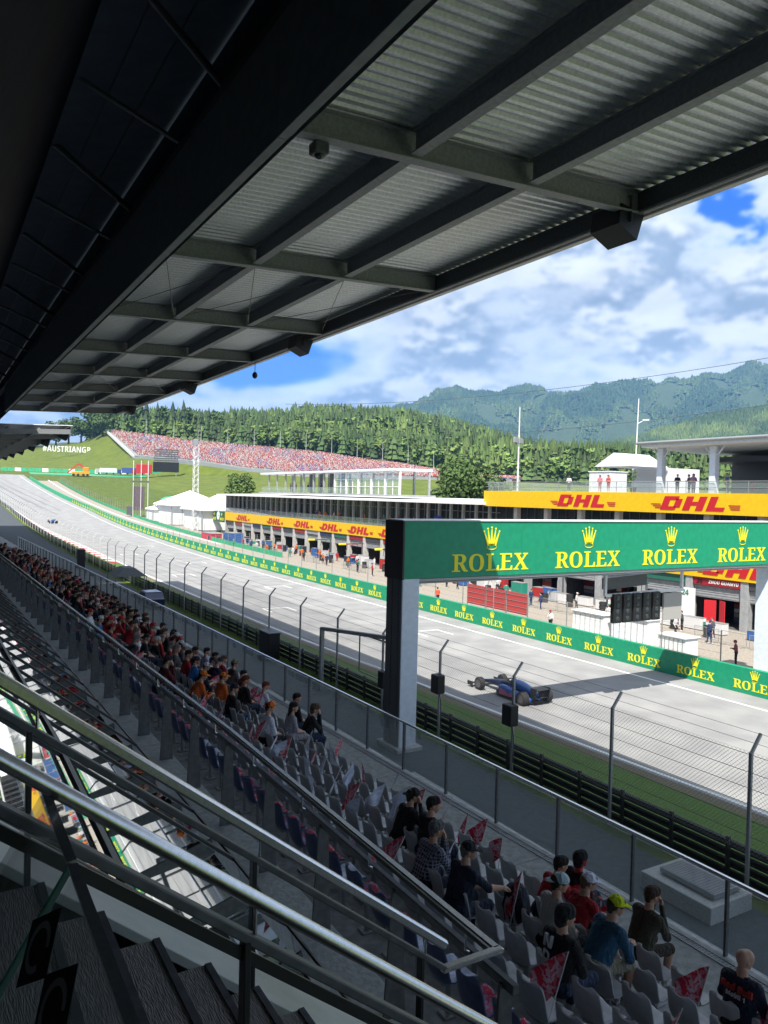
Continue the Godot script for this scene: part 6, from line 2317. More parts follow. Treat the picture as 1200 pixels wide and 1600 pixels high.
	for k in 30:
		var rz := -29.5 - k * 4.7
		var t := thing("tool_rack", "dark tool rack inside a garage, %s from the right" % nth(k + 1), "rack", Vector3(rng.randf_range(62.0, 65.5), 0.04, rz), 0.0, "tool racks inside the garages")
		var b := MB.new()
		b.cbox(Vector3(0, 0.9, 0), Vector3(0.6, 1.8, 1.6), 0.03)
		obj("cabinet", b, cols[k % 4], t)
		for q in 4:
			var d := MB.new()
			d.box(Vector3(-0.32, 0.3 + q * 0.42, 0), Vector3(0.03, 0.34, 1.45))
			obj("drawer", d, [M.galv, M.white, cols[2], M.steel_dark][(q + k) % 4], t)
	# blue container and red car at the far end
	crate("blue container at the far end of the pit lane", Vector3(53.6, 0.012, -152.0), Vector3(2.6, 2.5, 5.0), plain(L(0.03, 0.10, 0.30), 0.5), "container", "container")
	crate("red container beside the blue container in the pit lane", Vector3(52.4, 0.012, -162.5), Vector3(2.4, 1.9, 7.0), plain(L(0.45, 0.03, 0.06), 0.5), "container", "container")
	var gc := thing("clock_panel", "dark green panel with a round clock at the end of the yellow band", "sign", Vector3(59.8, 5.0, -180.5))
	var b1 := MB.new()
	b1.cbox(Vector3(0, 0, 0), Vector3(0.4, 2.6, 8.6), 0.02)
	obj("panel", b1, plain(L(0.01, 0.10, 0.06), 0.5), gc)
	var b2 := MB.new()
	b2.tube([Vector3(-0.2, 0.2, 0.6), Vector3(-0.26, 0.2, 0.6)], 1.0, 24)
	var cl := obj("clock_face", b2, M.white, gc)
	var b3 := MB.new()
	b3.box(Vector3(-0.28, 0.5, 0.6), Vector3(0.02, 0.7, 0.08))
	b3.box(Vector3(-0.28, 0.2, 0.85), Vector3(0.02, 0.08, 0.5))
	obj("hands", b3, M.black, cl)
	for s in [-2.6, 3.2]:
		var ce := obj("crown_emblem", crown(0.9), M.gold, gc)
		ce.transform = Transform3D(Basis(Vector3.UP, -PI / 2), Vector3(-0.22, 0.5, s))
		sign_text(gc, "ROLEX", 0.6, Vector3(-0.22, -0.55, s), -PI / 2, M.gold, serif)
	# people: crew in the lane and guests above
	var sk := [L(0.50, 0.29, 0.20), L(0.42, 0.24, 0.16), L(0.56, 0.34, 0.25)]
	var tops := [L(0.02, 0.02, 0.03), L(0.35, 0.02, 0.03), L(0.55, 0.55, 0.57), L(0.02, 0.04, 0.12), L(0.55, 0.12, 0.02), L(0.03, 0.20, 0.16)]
	var tn := ["black", "red", "white", "navy", "orange", "teal"]
	var special := [["marshal in a dark red vest leaning behind the green pit wall", Vector3(47.0, 0.012, -32.4), "stand_arms", L(0.22, 0.06, 0.06)], ["crew member in dark overalls beside the red display board", Vector3(55.3, 0.012, -43.3), "stand_arms", L(0.05, 0.06, 0.08)], ["crew member in grey overalls near the crowd barrier", Vector3(54.6, 0.012, -39.8), "stand_walk", L(0.10, 0.11, 0.14)], ["marshal in bright orange standing behind the pit wall", Vector3(44.6, 0.012, -64.5), "stand_arms", L(0.70, 0.10, 0.03)], ["second marshal in orange further along the pit wall", Vector3(44.6, 0.012, -69.0), "stand_walk", L(0.62, 0.14, 0.04)], ["person in white overalls and red cap at the pit wall", Vector3(44.6, 0.012, -47.9), "stand_arms", L(0.60, 0.60, 0.60)]]
	for q in special:
		person(q[0], q[2], q[1], rng.randf_range(1.5, 4.5), {"top": q[3], "leg": L(0.02, 0.02, 0.03), "head": "cap", "cap": L(0.3, 0.02, 0.02), "skin": sk[rng.randi() % 3]})
	for k in 56:
		var t := rng.randi() % 6
		person("crew member in a %s shirt in the pit lane, %s from the right" % [tn[t], nth(k + 1)], ["stand", "stand_walk", "stand_arms"][rng.randi() % 3], Vector3(rng.randf_range(51.0, 58.0), 0.012, -37.0 - k * 2.3 + rng.randf_range(-1.0, 1.0)), rng.randf_range(0, TAU), {"top": tops[t], "leg": [L(0.02, 0.02, 0.03), tops[t]][rng.randi() % 2], "head": ["cap", "short_hair", "cap"][rng.randi() % 3], "cap": tops[rng.randi() % 6], "skin": sk[rng.randi() % 3]}, rng.randf_range(0.97, 1.05), "crew in the pit lane")
	for k in 32:
		var t := rng.randi() % 6
		person("guest in a %s top at the long balcony rail, %s from the right" % [tn[t], nth(k + 1)], ["stand", "stand_arms"][rng.randi() % 2], Vector3(rng.randf_range(60.3, 61.6), 6.25, -79.0 - k * 2.2 + rng.randf_range(-0.6, 0.6)), PI + rng.randf_range(-0.6, 0.6), {"top": tops[t], "sleeve": false, "head": ["short_hair", "long_hair", "cap"][rng.randi() % 3], "hair": L(0.05, 0.03, 0.02), "skin": sk[rng.randi() % 3]}, rng.randf_range(0.95, 1.05), "guests on the long balcony")
	for k in 9:
		var t := rng.randi() % 6
		person("guest in a %s top under the rooftop pavilion, %s from the right" % [tn[t], nth(k + 1)], "stand", Vector3(rng.randf_range(62.0, 64.0), 11.15, -120.0 - k * 2.9), rng.randf_range(0, TAU), {"top": tops[t], "skin": sk[rng.randi() % 3]}, 1.0, "guests under the pavilion")
	var guests := [["woman in a pink dress with a companion at the terrace rail", -58.6, 61.0, L(0.60, 0.16, 0.22), "long_hair"], ["guest in a red top beside the woman in pink", -57.6, 61.2, L(0.45, 0.05, 0.06), "long_hair"], ["man in a dark jacket at the left end of the terrace", -72.5, 61.0, L(0.03, 0.03, 0.04), "short_hair"], ["photographer in white bending at the terrace rail", -63.2, 61.0, L(0.55, 0.56, 0.58), "cap"], ["dark dressed man left of the canopy column", -49.6, 62.0, L(0.03, 0.035, 0.05), "short_hair"], ["man in grey near the canopy column", -48.7, 62.6, L(0.14, 0.15, 0.17), "short_hair"], ["man in black jacket under the canopy", -47.9, 62.2, L(0.02, 0.02, 0.025), "short_hair"], ["woman in a lilac dress under the canopy", -47.2, 61.2, L(0.40, 0.22, 0.42), "long_hair"], ["man in navy talking under the canopy", -46.0, 62.5, L(0.02, 0.03, 0.08), "short_hair"], ["man in a blue checked shirt at the terrace rail beside a column", -43.6, 61.2, L(0.08, 0.14, 0.32), "short_hair"], ["man in a light blue shirt at the right of the terrace", -39.2, 61.4, L(0.30, 0.42, 0.58), "short_hair"], ["guest in dark clothes at the far right terrace tables", -40.5, 63.0, L(0.03, 0.03, 0.04), "short_hair"]]
	for q in guests:
		person(q[0], "stand_arms", Vector3(q[2], 11.87, q[1]), PI + rng.randf_range(-0.9, 0.9), {"top": q[3], "leg": q[3] if q[4] == "long_hair" else L(0.06, 0.06, 0.08), "long": q[4] != "long_hair", "sleeve": false, "head": q[4], "hair": L(0.05, 0.03, 0.02)}, 1.03)
	# potted tree on the terrace
	var pt := thing("potted_tree", "small potted tree beside the white tent on the terrace", "potted plant", Vector3(61.2, 11.87, -54.3))
	var pb := MB.new()
	pb.tube([Vector3(0, 0, 0), Vector3(0, 0.5, 0)], [0.26, 0.36], 14)
	obj("pot", pb, M.black, pt)
	var pk := MB.new()
	pk.tube([Vector3(0, 0.4, 0), Vector3(0.05, 1.2, 0.02), Vector3(0, 1.9, 0)], [0.04, 0.03, 0.015], 6)
	obj("trunk", pk, plain(L(0.10, 0.07, 0.05), 0.9), pt)
	obj("crown", leaf_crown(Vector3(0, 1.7, 0), Vector3(0.55, 0.8, 0.55), 260, 0.10, 301), leaf_mat(L(0.06, 0.12, 0.03), L(0.12, 0.2, 0.05), 302), pt)
	# terrace tables with red chairs
	for k in 4:
		var t := thing("terrace_chair", "red terrace chair beside the canopy columns, %s from the right" % nth(4 - k + 0), "chair", Vector3(61.6, 11.87, -37.0 - k * 1.4), 0.4 * k, "red chairs on the terrace")
		var b := MB.new()
		b.cbox(Vector3(0, 0.45, 0), Vector3(0.48, 0.06, 0.48), 0.01)
		obj("seat", b, M.red_dark, t)
		var bb := MB.new()
		bb.cbox(Vector3(0.22, 0.72, 0), Vector3(0.05, 0.5, 0.46), 0.01)
		obj("backrest", bb, M.red_dark, t)
		for q in [[-1, -1], [1, -1], [1, 1], [-1, 1]]:
			var lg := MB.new()
			lg.beam(Vector3(q[0] * 0.2, 0, q[1] * 0.2), Vector3(q[0] * 0.2, 0.44, q[1] * 0.2), 0.03, 0.03, Vector3.RIGHT)
			obj("leg", lg, M.steel_dark, t)

# ---------------------------------------------------------------- foliage
func leaf_mat(a: Color, b: Color, sd: int) -> StandardMaterial3D:
	var m := StandardMaterial3D.new()
	m.albedo_texture = noise_tex(sd, 0.05, [[0.15, a], [0.85, b]], 256, 4)
	m.uv1_triplanar = true
	m.uv1_world_triplanar = true
	m.uv1_scale = Vector3.ONE / 3.7
	m.roughness = 0.8
	m.backlight_enabled = true
	m.backlight = b * 0.6
	return m

func leaf_crown(c: Vector3, r: Vector3, count: int, size: float, sd: int) -> ArrayMesh:
	var g := RandomNumberGenerator.new()
	g.seed = sd
	var b := MB.new()
	var lumps := []
	for i in 16:
		var d := Vector3(g.randfn(), g.randfn(), g.randfn()).normalized() * pow(g.randf(), 0.4)
		lumps.append([c + d * r * 0.72, g.randf_range(0.30, 0.48)])
	for i in count:
		var l: Array = lumps[g.randi() % 16]
		var d := Vector3(g.randfn(), g.randfn(), g.randfn()).normalized()
		var p: Vector3 = l[0] + d * r * l[1] * pow(g.randf(), 0.25)
		var n := (d + Vector3(g.randfn(), g.randfn() + 0.4, g.randfn()) * 0.6).normalized()
		var t := n.cross(Vector3(g.randfn(), g.randfn(), g.randfn())).normalized()
		var s := n.cross(t)
		var k := size * g.randf_range(0.6, 1.3)
		b.tri(p - t * k * 0.5, p + s * k * 0.42, p + t * k * 0.6)
		b.tri(p - t * k * 0.5, p + t * k * 0.6, p - s * k * 0.42)
	return b.mesh()

func conifer(sd: int, rough_: int) -> ArrayMesh: # unit height
	var g := RandomNumberGenerator.new()
	g.seed = sd
	var b := MB.new()
	b.tube([Vector3(0, 0, 0), Vector3(0, 0.5, 0)], [0.018, 0.010], 4, false)
	var tiers := 5 if rough_ > 0 else 3
	for i in tiers:
		var y0 := 0.10 + 0.80 * i / tiers
		var y1 := y0 + 0.9 / tiers + 0.12
		var rr := 0.17 * (1.0 - float(i) / tiers) + 0.03
		var k := 7 if rough_ > 0 else 5
		for j in k:
			var a0 := TAU * (j + g.randf_range(-0.2, 0.2)) / k
			var a1 := TAU * (j + 1 + g.randf_range(-0.2, 0.2)) / k
			var q := rr * g.randf_range(0.7, 1.2)
			b.tri(Vector3(cos(a0) * q, y0 + g.randf_range(-0.03, 0.02), sin(a0) * q), Vector3(0, minf(y1, 1.0), 0), Vector3(cos(a1) * q, y0 + g.randf_range(-0.03, 0.02), sin(a1) * q))
	return b.mesh()

func broadleaf(sd: int, count: int) -> ArrayMesh: # unit height
	var b := MB.new()
	var m := leaf_crown(Vector3(0, 0.60, 0), Vector3(0.30, 0.40, 0.30), count, 0.15, sd)
	var a := m.surface_get_arrays(0)
	b.v = a[Mesh.ARRAY_VERTEX]
	b.n = a[Mesh.ARRAY_NORMAL]
	b.tube([Vector3(0, 0, 0), Vector3(0, 0.5, 0)], [0.03, 0.015], 5, false)
	return b.mesh()

# ---------------------------------------------------------------- hills: azimuth, then distance and height pairs
const HILL := [
	[1.67, 537, 17.4, 640, 26.6, 754, 38.7, 915, 48.6, 1257, 53.6], [3.92, 526, 19.6, 627, 27.7, 739, 41.7, 896, 50.9, 1232, 54.9], [6.25, 510, 20.0, 593, 26.9, 703, 43.7, 835, 51.1, 1208, 56.2], [8.68, 496, 20.1, 572, 26.8, 680, 47.6, 820, 55.8, 1187, 57.5],
	[10.55, 484, 20.0, 554, 29.1, 640, 54.9, 906, 67.5, 1279, 74.7], [12.69, 473, 20.0, 515, 31.0, 605, 50.7, 926, 76.2, 1263, 85.9], [16.44, 454, 20.1, 464, 26.7, 563, 44.1, 930, 82.2, 1239, 87.9], [21.01, 426, 19.9, 436, 22.2, 518, 39.2, 945, 87.9, 1219, 90.3],
	[24.76, 402, 19.7, 417, 19.7, 493, 35.6, 957, 97.4, 1208, 92.1], [30.47, 400, 19.7, 410, 19.5, 465, 28.8, 952, 101.2, 1202, 95.0], [34.75, 401, 19.7, 411, 19.2, 452, 24.2, 924, 86.2, 1205, 87.1], [38.06, 404, 19.6, 414, 19.1, 454, 22.2, 859, 66.8, 1111, 63.9],
	[42.23, 388, 18.6, 409, 18.6, 460, 21.1, 777, 45.1, 1022, 44.2], [46.72, 375, 17.7, 417, 18.1, 469, 20.5, 729, 28.6, 1042, 33.7], [51.01, 363, 16.8, 427, 17.5, 481, 19.9, 748, 24.2, 1068, 29.8], [57.02, 369, 16.0, 447, 17.0, 503, 18.9, 783, 21.6, 1118, 26.1], [64.14, 397, 15.6, 481, 16.6, 541, 18.4, 841, 19.7, 1202, 23.4]]
const MOUNTAIN := [[16.44, 2681, -6.4, 4128, 134.1], [22.41, 2626, 0.2, 4046, 204.3], [25.71, 2610, 3.8, 4021, 283.1], [28.56, 2602, 6.8, 4011, 361.1], [31.90, 2601, 10.4, 4011, 453.2], [35.23, 2610, 14.0, 4025, 532.0], [38.06, 2624, 17.0, 4046, 563.3], [42.23, 2656, 21.6, 4096, 567.1], [46.72, 2709, 26.7, 4175, 594.9], [50.59, 2770, 31.3, 4268, 628.6], [53.88, 2834, 35.4, 4367, 668.2], [57.02, 2907, 39.5, 4479, 721.2], [62.46, 3066, 47.1, 4722, 766.3], [67.32, 3250, 54.8, 5002, 744.7]]
const SPUR := [[38.06, 1514, 10.7, 2018, 24.0], [41.31, 1528, 12.8, 2038, 68.4], [44.49, 1546, 14.9, 2064, 126.1], [47.16, 1566, 16.6, 2090, 148.4], [50.59, 1598, 19.0, 2133, 188.2], [53.88, 1635, 21.3, 2182, 221.3], [57.02, 1677, 23.7, 2238, 249.5], [62.46, 1769, 28.1, 2360, 277.0], [67.32, 1875, 32.5, 2501, 269.6]]

func row_at(table: Array, az: float) -> Array:
	for i in table.size() - 1:
		if az <= table[i + 1][0]:
			var t := clampf((az - table[i][0]) / (table[i + 1][0] - table[i][0]), 0.0, 1.0)
			t = lerpf(t, smoothstep(0.0, 1.0, t), 0.6)
			var out := []
			for k in table[i].size():
				out.append(lerpf(table[i][k], table[i + 1][k], t))
			return out
	return table[-1]

func polar(az: float, d: float, y: float) -> Vector3:
	return Vector3(sin(deg_to_rad(az)) * d, y, -cos(deg_to_rad(az)) * d)

var relief := FastNoiseLite.new()

func hill_point(az: float, t: float) -> Vector3: # t 0..4 over the profile
	var r := row_at(HILL, az)
	var i := clampi(int(t), 0, 3)
	var f := t - i
	var d := lerpf(r[1 + i * 2], r[3 + i * 2], f)
	var y := lerpf(r[2 + i * 2], r[4 + i * 2], f)
	var p := polar(az, d, y)
	if t > 2.0:
		p.y += relief.get_noise_2d(p.x * 0.01, p.z * 0.01) * 7.0 * minf(1.0, (t - 2.0) * 2.0)
	return p

func ridge_point(table: Array, az: float, t: float, rough_: float) -> Vector3:
	var r := row_at(table, az)
	var d: float
	var y: float
	if t <= 1.0:
		d = lerpf(r[1], r[3], t)
		y = lerpf(r[2], r[4], pow(t, 1.15))
	else:
		d = r[3] + (t - 1.0) * (r[3] - r[1])
		y = lerpf(r[4], r[2], (t - 1.0) * 0.8)
	var p := polar(az, d, y)
	var n := relief.get_noise_2d(p.x * 0.0011, p.z * 0.0011)
	var n2 := relief.get_noise_2d(p.x * 0.004 + 90.0, p.z * 0.004)
	p.y += (absf(n) * -1.0 + 0.25) * rough_ * sin(clampf(t, 0.0, 1.0) * PI * 0.86) * (r[4] / 600.0 + 0.15) + n2 * rough_ * 0.12 * t
	return p

func grid_mesh(f: Callable, a0: float, a1: float, na: int, t0: float, t1: float, nt: int) -> MB:
	var b := MB.new()
	b.sheet(func(s, t): return f.call(lerpf(a0, a1, s), lerpf(t0, t1, t)), na, nt)
	return b

func scatter(called: String, label: String, meshes: Array, mats: Array, spots: Array) -> void:
	for k in meshes.size():
		var mine := []
		for i in spots.size():
			if i % meshes.size() == k:
				mine.append(spots[i])
		var mm := MultiMesh.new()
		mm.transform_format = MultiMesh.TRANSFORM_3D
		mm.use_colors = true
		mm.mesh = meshes[k]
		mm.instance_count = mine.size()
		for i in mine.size():
			mm.set_instance_transform(i, mine[i][0])
			mm.set_instance_color(i, mine[i][1])
		var o := MultiMeshInstance3D.new()
		o.multimesh = mm
		o.material_override = mats[k % mats.size()]
		o.name = numbered(called)
		o.set_meta("kind", "stuff")
		o.set_meta("label", label)
		o.set_meta("category", "forest")
		add_child(o)

func tree_spot(p: Vector3, h: float, g: RandomNumberGenerator, base: Color, wide := 1.0) -> Array:
	var s := h * g.randf_range(0.75, 1.2)
	var w := s * g.randf_range(0.85, 1.2) * wide
	var v := g.randf_range(0.65, 1.25)
	return [Transform3D(Basis(Vector3.UP, g.randf() * TAU).scaled(Vector3(w, s, w)), p - Vector3(0, 0.3, 0)), Color(base.r * v, base.g * v * g.randf_range(0.9, 1.08), base.b * v)]

func tinted() -> StandardMaterial3D:
	var m := plain(Color.WHITE, 0.9)
	m.vertex_color_use_as_albedo = true
	return m

func make_tree(called: String, label: String, at: Vector3, h: float, r: float, leaves: int, size: float, sd: int, m: Material) -> void:
	var t := thing(called, label, "tree", at)
	var tr := MB.new()
	tr.tube([Vector3(0, -0.5, 0), Vector3(0.1, h * 0.3, 0), Vector3(0, h * 0.75, 0.1)], [r * 0.07, r * 0.05, r * 0.015], 8)
	for k in 5:
		var a := TAU * k / 5.0 + sd
		tr.tube([Vector3(0, h * (0.25 + 0.07 * k), 0), Vector3(cos(a) * r * 0.6, h * (0.48 + 0.08 * k), sin(a) * r * 0.6)], [r * 0.03, r * 0.01], 5)
	obj("trunk", tr, plain(L(0.06, 0.045, 0.03), 0.9), t)
	obj("crown", leaf_crown(Vector3(0, h * 0.58, 0), Vector3(r, h * 0.44, r), leaves, size, sd), m, t)

func make_far() -> void:
	relief.seed = 77
	relief.frequency = 1.0
	relief.fractal_octaves = 4
	var g := RandomNumberGenerator.new()
	g.seed = 1234
	M.hillgrass = grain(101, L(0.095, 0.14, 0.009), L(0.165, 0.20, 0.017), 60.0, 0.95, 0.03)
	detail(M.hillgrass, noise_tex(103, 0.05, [[0.2, Color(0.7, 0.72, 0.6)], [0.8, Color(1, 1, 1)]], 512, 5), 14.0)
	M.forestfloor = grain(102, L(0.035, 0.060, 0.018), L(0.065, 0.095, 0.028), 90.0, 0.95, 0.03)
	# grass slopes up to the forest edge
	var b := MB.new()
	b.sheet(func(s, t): return hill_point(lerpf(-8.0, 70.0, s), t * 2.05), 120, 14)
	var skirt := func(s: float, t: float) -> Vector3:
		var p := hill_point(lerpf(-8.0, 70.0, s), 0.0)
		var q := Vector3(p.x * 0.72, 0, p.z * 0.72)
		q.y = rise(q.z) - 1.0
		return q.lerp(p, t)
	b.sheet(skirt, 120, 4)
	struct("hillside", b, M.hillgrass)
	struct("forest_hill", grid_mesh(hill_point, -8.0, 70.0, 140, 2.03, 4.0, 24), M.forestfloor)
	struct("mountain", grid_mesh(func(a, t): return ridge_point(MOUNTAIN, a, t, 260.0), 10.0, 74.0, 180, 0.0, 1.6, 60), M.forestfloor)
	struct("mountain_spur", grid_mesh(func(a, t): return ridge_point(SPUR, a, t, 60.0), 37.0, 74.0, 110, 0.0, 1.7, 40), M.forestfloor)

	# woods
	var con := [conifer(1, 1), conifer(2, 1), broadleaf(3, 150), conifer(4, 1), broadleaf(5, 150)]
	var far_con := [conifer(6, 0), conifer(7, 0)]
	var spots := []
	for i in 12000:
		var az := g.randf_range(9.4, 58.0)
		var lo := 2.06 if az < 36.0 else (1.6 if az < 44.0 else 1.0)
		var t := lo + (3.25 - lo) * g.randf()
		if az < 11.0 and t < 2.5:
			continue
		var p := hill_point(az, t)
		var clump := relief.get_noise_2d(p.x * 0.012 + 40.0, p.z * 0.012)
		var idx := spots.size() % 5
		var leafy := idx == 2 or idx == 4
		var near_edge_ := t < lo + 0.22
		var base := Color(0.13, 0.20, 0.045) if leafy else Color(0.060, 0.105, 0.032)
		base = base.lerp(Color(0.17, 0.25, 0.06), clampf(clump + 0.2, 0.0, 0.8))
		spots.append(tree_spot(p, (17.0 if near_edge_ else 22.0) * (0.8 if leafy else 1.0), g, base, 1.05 if leafy else 1.0))
	scatter("hill_wood", "dense wood covering the low hill behind the crowd stand", con, [tinted()], spots)
	spots = []
	for i in 42000:
		var az := g.randf_range(24.0, 62.0)
		var t := sqrt(g.randf()) * 1.06
		var p := ridge_point(MOUNTAIN, az, t, 260.0)
		var c := relief.get_noise_2d(p.x * 0.0024, p.z * 0.0024)
		if c > 0.22 and t > 0.25:
			continue
		var base := Color(0.050, 0.095, 0.028).lerp(Color(0.12, 0.175, 0.045), clampf(c * 2.0 + 0.3, 0.0, 1.0))
		spots.append(tree_spot(p, 27.0, g, base, 1.7))
	scatter("mountain_wood", "hazy forest on the high mountain slopes", far_con, [tinted()], spots)
	spots = []
	for i in 22000:
		var az := g.randf_range(39.0, 62.0)
		var t := sqrt(g.randf()) * 1.1
		var p := ridge_point(SPUR, az, t, 60.0)
		var c := relief.get_noise_2d(p.x * 0.005, p.z * 0.005)
		var base := Color(0.055, 0.10, 0.028).lerp(Color(0.14, 0.20, 0.05), clampf(c * 2.0 + 0.3, 0.0, 1.0))
		spots.append(tree_spot(p, 23.0, g, base, 1.35))
	scatter("spur_wood", "forest on the nearer mountain spur at the right", far_con, [tinted()], spots)

	# ---- hillside stand with its crowd
	var st := thing("hillside_stand", "long hillside stand below the forest packed with a red and white crowd", "grandstand")
	var sb := MB.new()
	var rows := 30
	for r in rows:
		var t0 := 1.0 + float(r) / rows
		for i in 60:
			var as0 := 12.5 - 1.9 * (t0 - 1.0)
			var a0 := lerpf(as0, 40.5, i / 60.0)
			var a1 := lerpf(as0, 40.5, (i + 1) / 60.0)
			var p := hill_point(a0, t0) + Vector3(0, 1.6, 0)
			var q := hill_point(a1, t0) + Vector3(0, 1.6, 0)
			var p2 := hill_point(a0, t0 + 1.0 / rows) + Vector3(0, 1.6, 0)
			var q2 := hill_point(a1, t0 + 1.0 / rows) + Vector3(0, 1.6, 0)
			var pd := Vector3(p2.x, p.y, p2.z)
			var qd := Vector3(q2.x, q.y, q2.z)
			sb.quad(p, q, qd, pd)
			sb.quad(pd, qd, q2, p2)
	obj("terraces", sb, M.concrete, st)
	var front := MB.new()
	for i in 60:
		var a0 := lerpf(12.3, 40.5, i / 60.0)
		var a1 := lerpf(12.3, 40.5, (i + 1) / 60.0)
		var p := hill_point(a0, 1.0)
		var q := hill_point(a1, 1.0)
		front.quad(p - Vector3(0, 1, 0), q - Vector3(0, 1, 0), q + Vector3(0, 1.7, 0), p + Vector3(0, 1.7, 0))
	obj("front_edge", front, M.galv, st)
	var sg := MB.new()
	sg.beam(hill_point(12.4, 1.0) + Vector3(0, 1.2, 0), hill_point(10.5, 2.0) + Vector3(0, 1.6, 0), 1.0, 1.6)
	obj("end_wall", sg, M.white_wall, st)
	var fan := MB.new()
	fan.ball(Vector3(0, 0.62, 0), Vector3(0.27, 0.42, 0.22), 6, 4)
	var fm := fan.mesh()
	var headm := MB.new()
	headm.ball(Vector3(0, 1.16, 0), Vector3(0.13, 0.16, 0.13), 5, 4)
	var hm := headm.mesh()
	var cols := [Color(0.55, 0.06, 0.08), Color(0.62, 0.60, 0.60), Color(0.62, 0.34, 0.36), Color(0.48, 0.04, 0.06), Color(0.66, 0.64, 0.66), Color(0.50, 0.15, 0.08), Color(0.10, 0.16, 0.42), Color(0.40, 0.30, 0.42), Color(0.10, 0.10, 0.12)]
	var pts := []
	for r in rows * 2:
		var t0 := 1.0 + (r + 0.4) / (rows * 2.0)
		var az := 12.6 - 1.9 * (t0 - 1.0)
		while az < 40.4:
			var mid := row_at(HILL, az)
			az += 0.098 * (450.0 / mid[3]) * g.randf_range(0.8, 1.25)
			var lane := fposmod(az + (t0 - 1.0) * 1.3, 2.4)
			if lane < 0.10 or g.randf() < 0.07:
				continue
			var p := hill_point(az, t0) + Vector3(g.randf_range(-0.2, 0.2), 1.75 + (1.0 - fposmod((r + 0.4) * 0.5, 1.0)) * 0.25, 0)
			var zone := relief.get_noise_2d(az * 0.5, t0 * 1.8)
			var ci := g.randi() % 6
			if zone > 0.12 and g.randf() < 0.65:
				ci = 6 + g.randi() % 2
			if g.randf() < 0.08:
				ci = 8
			var c: Color = cols[ci]
			var v := g.randf_range(0.45, 0.8)
			pts.append([Transform3D(Basis(Vector3.UP, g.randf() * TAU).scaled(Vector3.ONE * g.randf_range(0.95, 1.3)), p), Color(c.r * v, c.g * v, c.b * v)])
	for q in [[fm, "far_crowd", "distant red and white crowd seated on the hillside stand", 0], [hm, "far_crowd_heads", "heads of the distant crowd on the hillside stand", 1]]:
		var mm := MultiMesh.new()
		mm.transform_format = MultiMesh.TRANSFORM_3D
		mm.use_colors = true
		mm.mesh = q[0]
		mm.instance_count = pts.size()
		for i in pts.size():
			mm.set_instance_transform(i, pts[i][0])
			mm.set_instance_color(i, pts[i][1] if q[3] == 0 else [Color(0.5, 0.3, 0.22), Color(0.6, 0.08, 0.06), Color(0.06, 0.04, 0.03), Color(0.65, 0.62, 0.6)][i % 4])
		var o := MultiMeshInstance3D.new()
		o.multimesh = mm
		o.material_override = tinted()
		o.name = q[1]
		o.set_meta("kind", "stuff")
		o.set_meta("label", q[2])
		o.set_meta("category", "crowd")
		add_child(o)
	print("crowd ", pts.size())
	# floodlight and flag masts behind the stand
	for k in 14:
		var az := 13.2 + k * 1.9
		var p := hill_point(az, 2.02)
		var t := thing("mast", "thin pale mast above the hillside stand, %s from the left" % nth(k + 1), "mast", p, 0.0, "masts above the hillside stand")
		var m := MB.new()
		m.tube([Vector3.ZERO, Vector3(0, 13.0, 0)], [0.16, 0.07], 6)
		obj("pole", m, M.white_wall, t)
		var h := MB.new()
		h.cbox(Vector3(0, 13.1, 0), Vector3(0.3, 0.5, 0.9), 0.05)
		obj("lamp_head", h, M.galv, t)

	# ---- individual trees
	var lm := leaf_mat(L(0.035, 0.075, 0.014), L(0.095, 0.155, 0.035), 311)
	var lm2 := leaf_mat(L(0.06, 0.11, 0.02), L(0.14, 0.20, 0.05), 312)
	make_tree("round_tree", "large round green tree behind the pit building roof", Vector3(84.8, 0, -113), 20.2, 8.6, 9000, 0.62, 41, lm)
	make_tree("round_tree", "small round tree left of the rooftop pavilion", Vector3(79.5, 2.3, -221), 15.2, 5.2, 3200, 0.7, 42, lm2)
	make_tree("round_tree", "small bright green tree behind the white cabin on the terrace", Vector3(80.0, 0, -75.0), 15.8, 3.2, 1500, 0.5, 43, lm2)
	var i2 := 0
	for q in [[5.6, 2.1, 17], [6.6, 2.15, 20], [7.3, 2.05, 22], [8.1, 2.1, 24], [8.9, 2.05, 22], [9.7, 2.0, 24], [10.3, 1.9, 20], [10.8, 2.2, 26]]:
		make_tree("hilltop_tree", ["leftmost tree on the grass hill, half behind the roof", "second tree from the left on the grass hill", "third tree from the left on the grass hill", "middle tree of the clump above the white letters", "tree right of the middle of the grass hill clump", "large tree near the right of the grass hill clump", "rightmost low tree beside the crowd stand end wall", "tall tree behind the end of the crowd stand"][i2], hill_point(q[0], q[1]), q[2], q[2] * 0.52, 1400, 1.7, 60 + i2, lm)
		i2 += 1
	var cm := plain(L(0.030, 0.055, 0.022), 0.9)
	for k in 11:
		var az := 12.0 + k * 0.62 + g.randf_range(-0.15, 0.15)
		if k % 3 == 1:
			make_tree("edge_tree", "tall broad tree at the forest edge, %s in line from the left" % nth(k + 1), hill_point(az, 2.12), g.randf_range(24, 31), 8.0, 1500, 1.7, 80 + k, lm)
			get_child(get_child_count() - 1).set_meta("group", "trees at the forest edge")
		else:
			var t := thing("spruce_tree", "dark pointed spruce at the forest edge, %s in line from the left" % nth(k + 1), "tree", hill_point(az, 2.1), g.randf() * 6.0, "spruces at the forest edge")
			var hh := g.randf_range(24.0, 34.0)
			t.scale = Vector3(hh, hh, hh)
			obj("crown", conifer(90 + k, 2), cm, t)
			var tk := MB.new()
			tk.tube([Vector3(0, -0.02, 0), Vector3(0, 0.4, 0)], [0.02, 0.012], 6)
			obj("trunk", tk, plain(L(0.06, 0.045, 0.03), 0.9), t)

	# ---- slogan letters on the grass hill
	var sl := thing("slogan_letters", "large white block letters standing on the grass hill", "sign", hill_point(8.0, 1.36) + Vector3(0, 5.6, 0), -0.145)
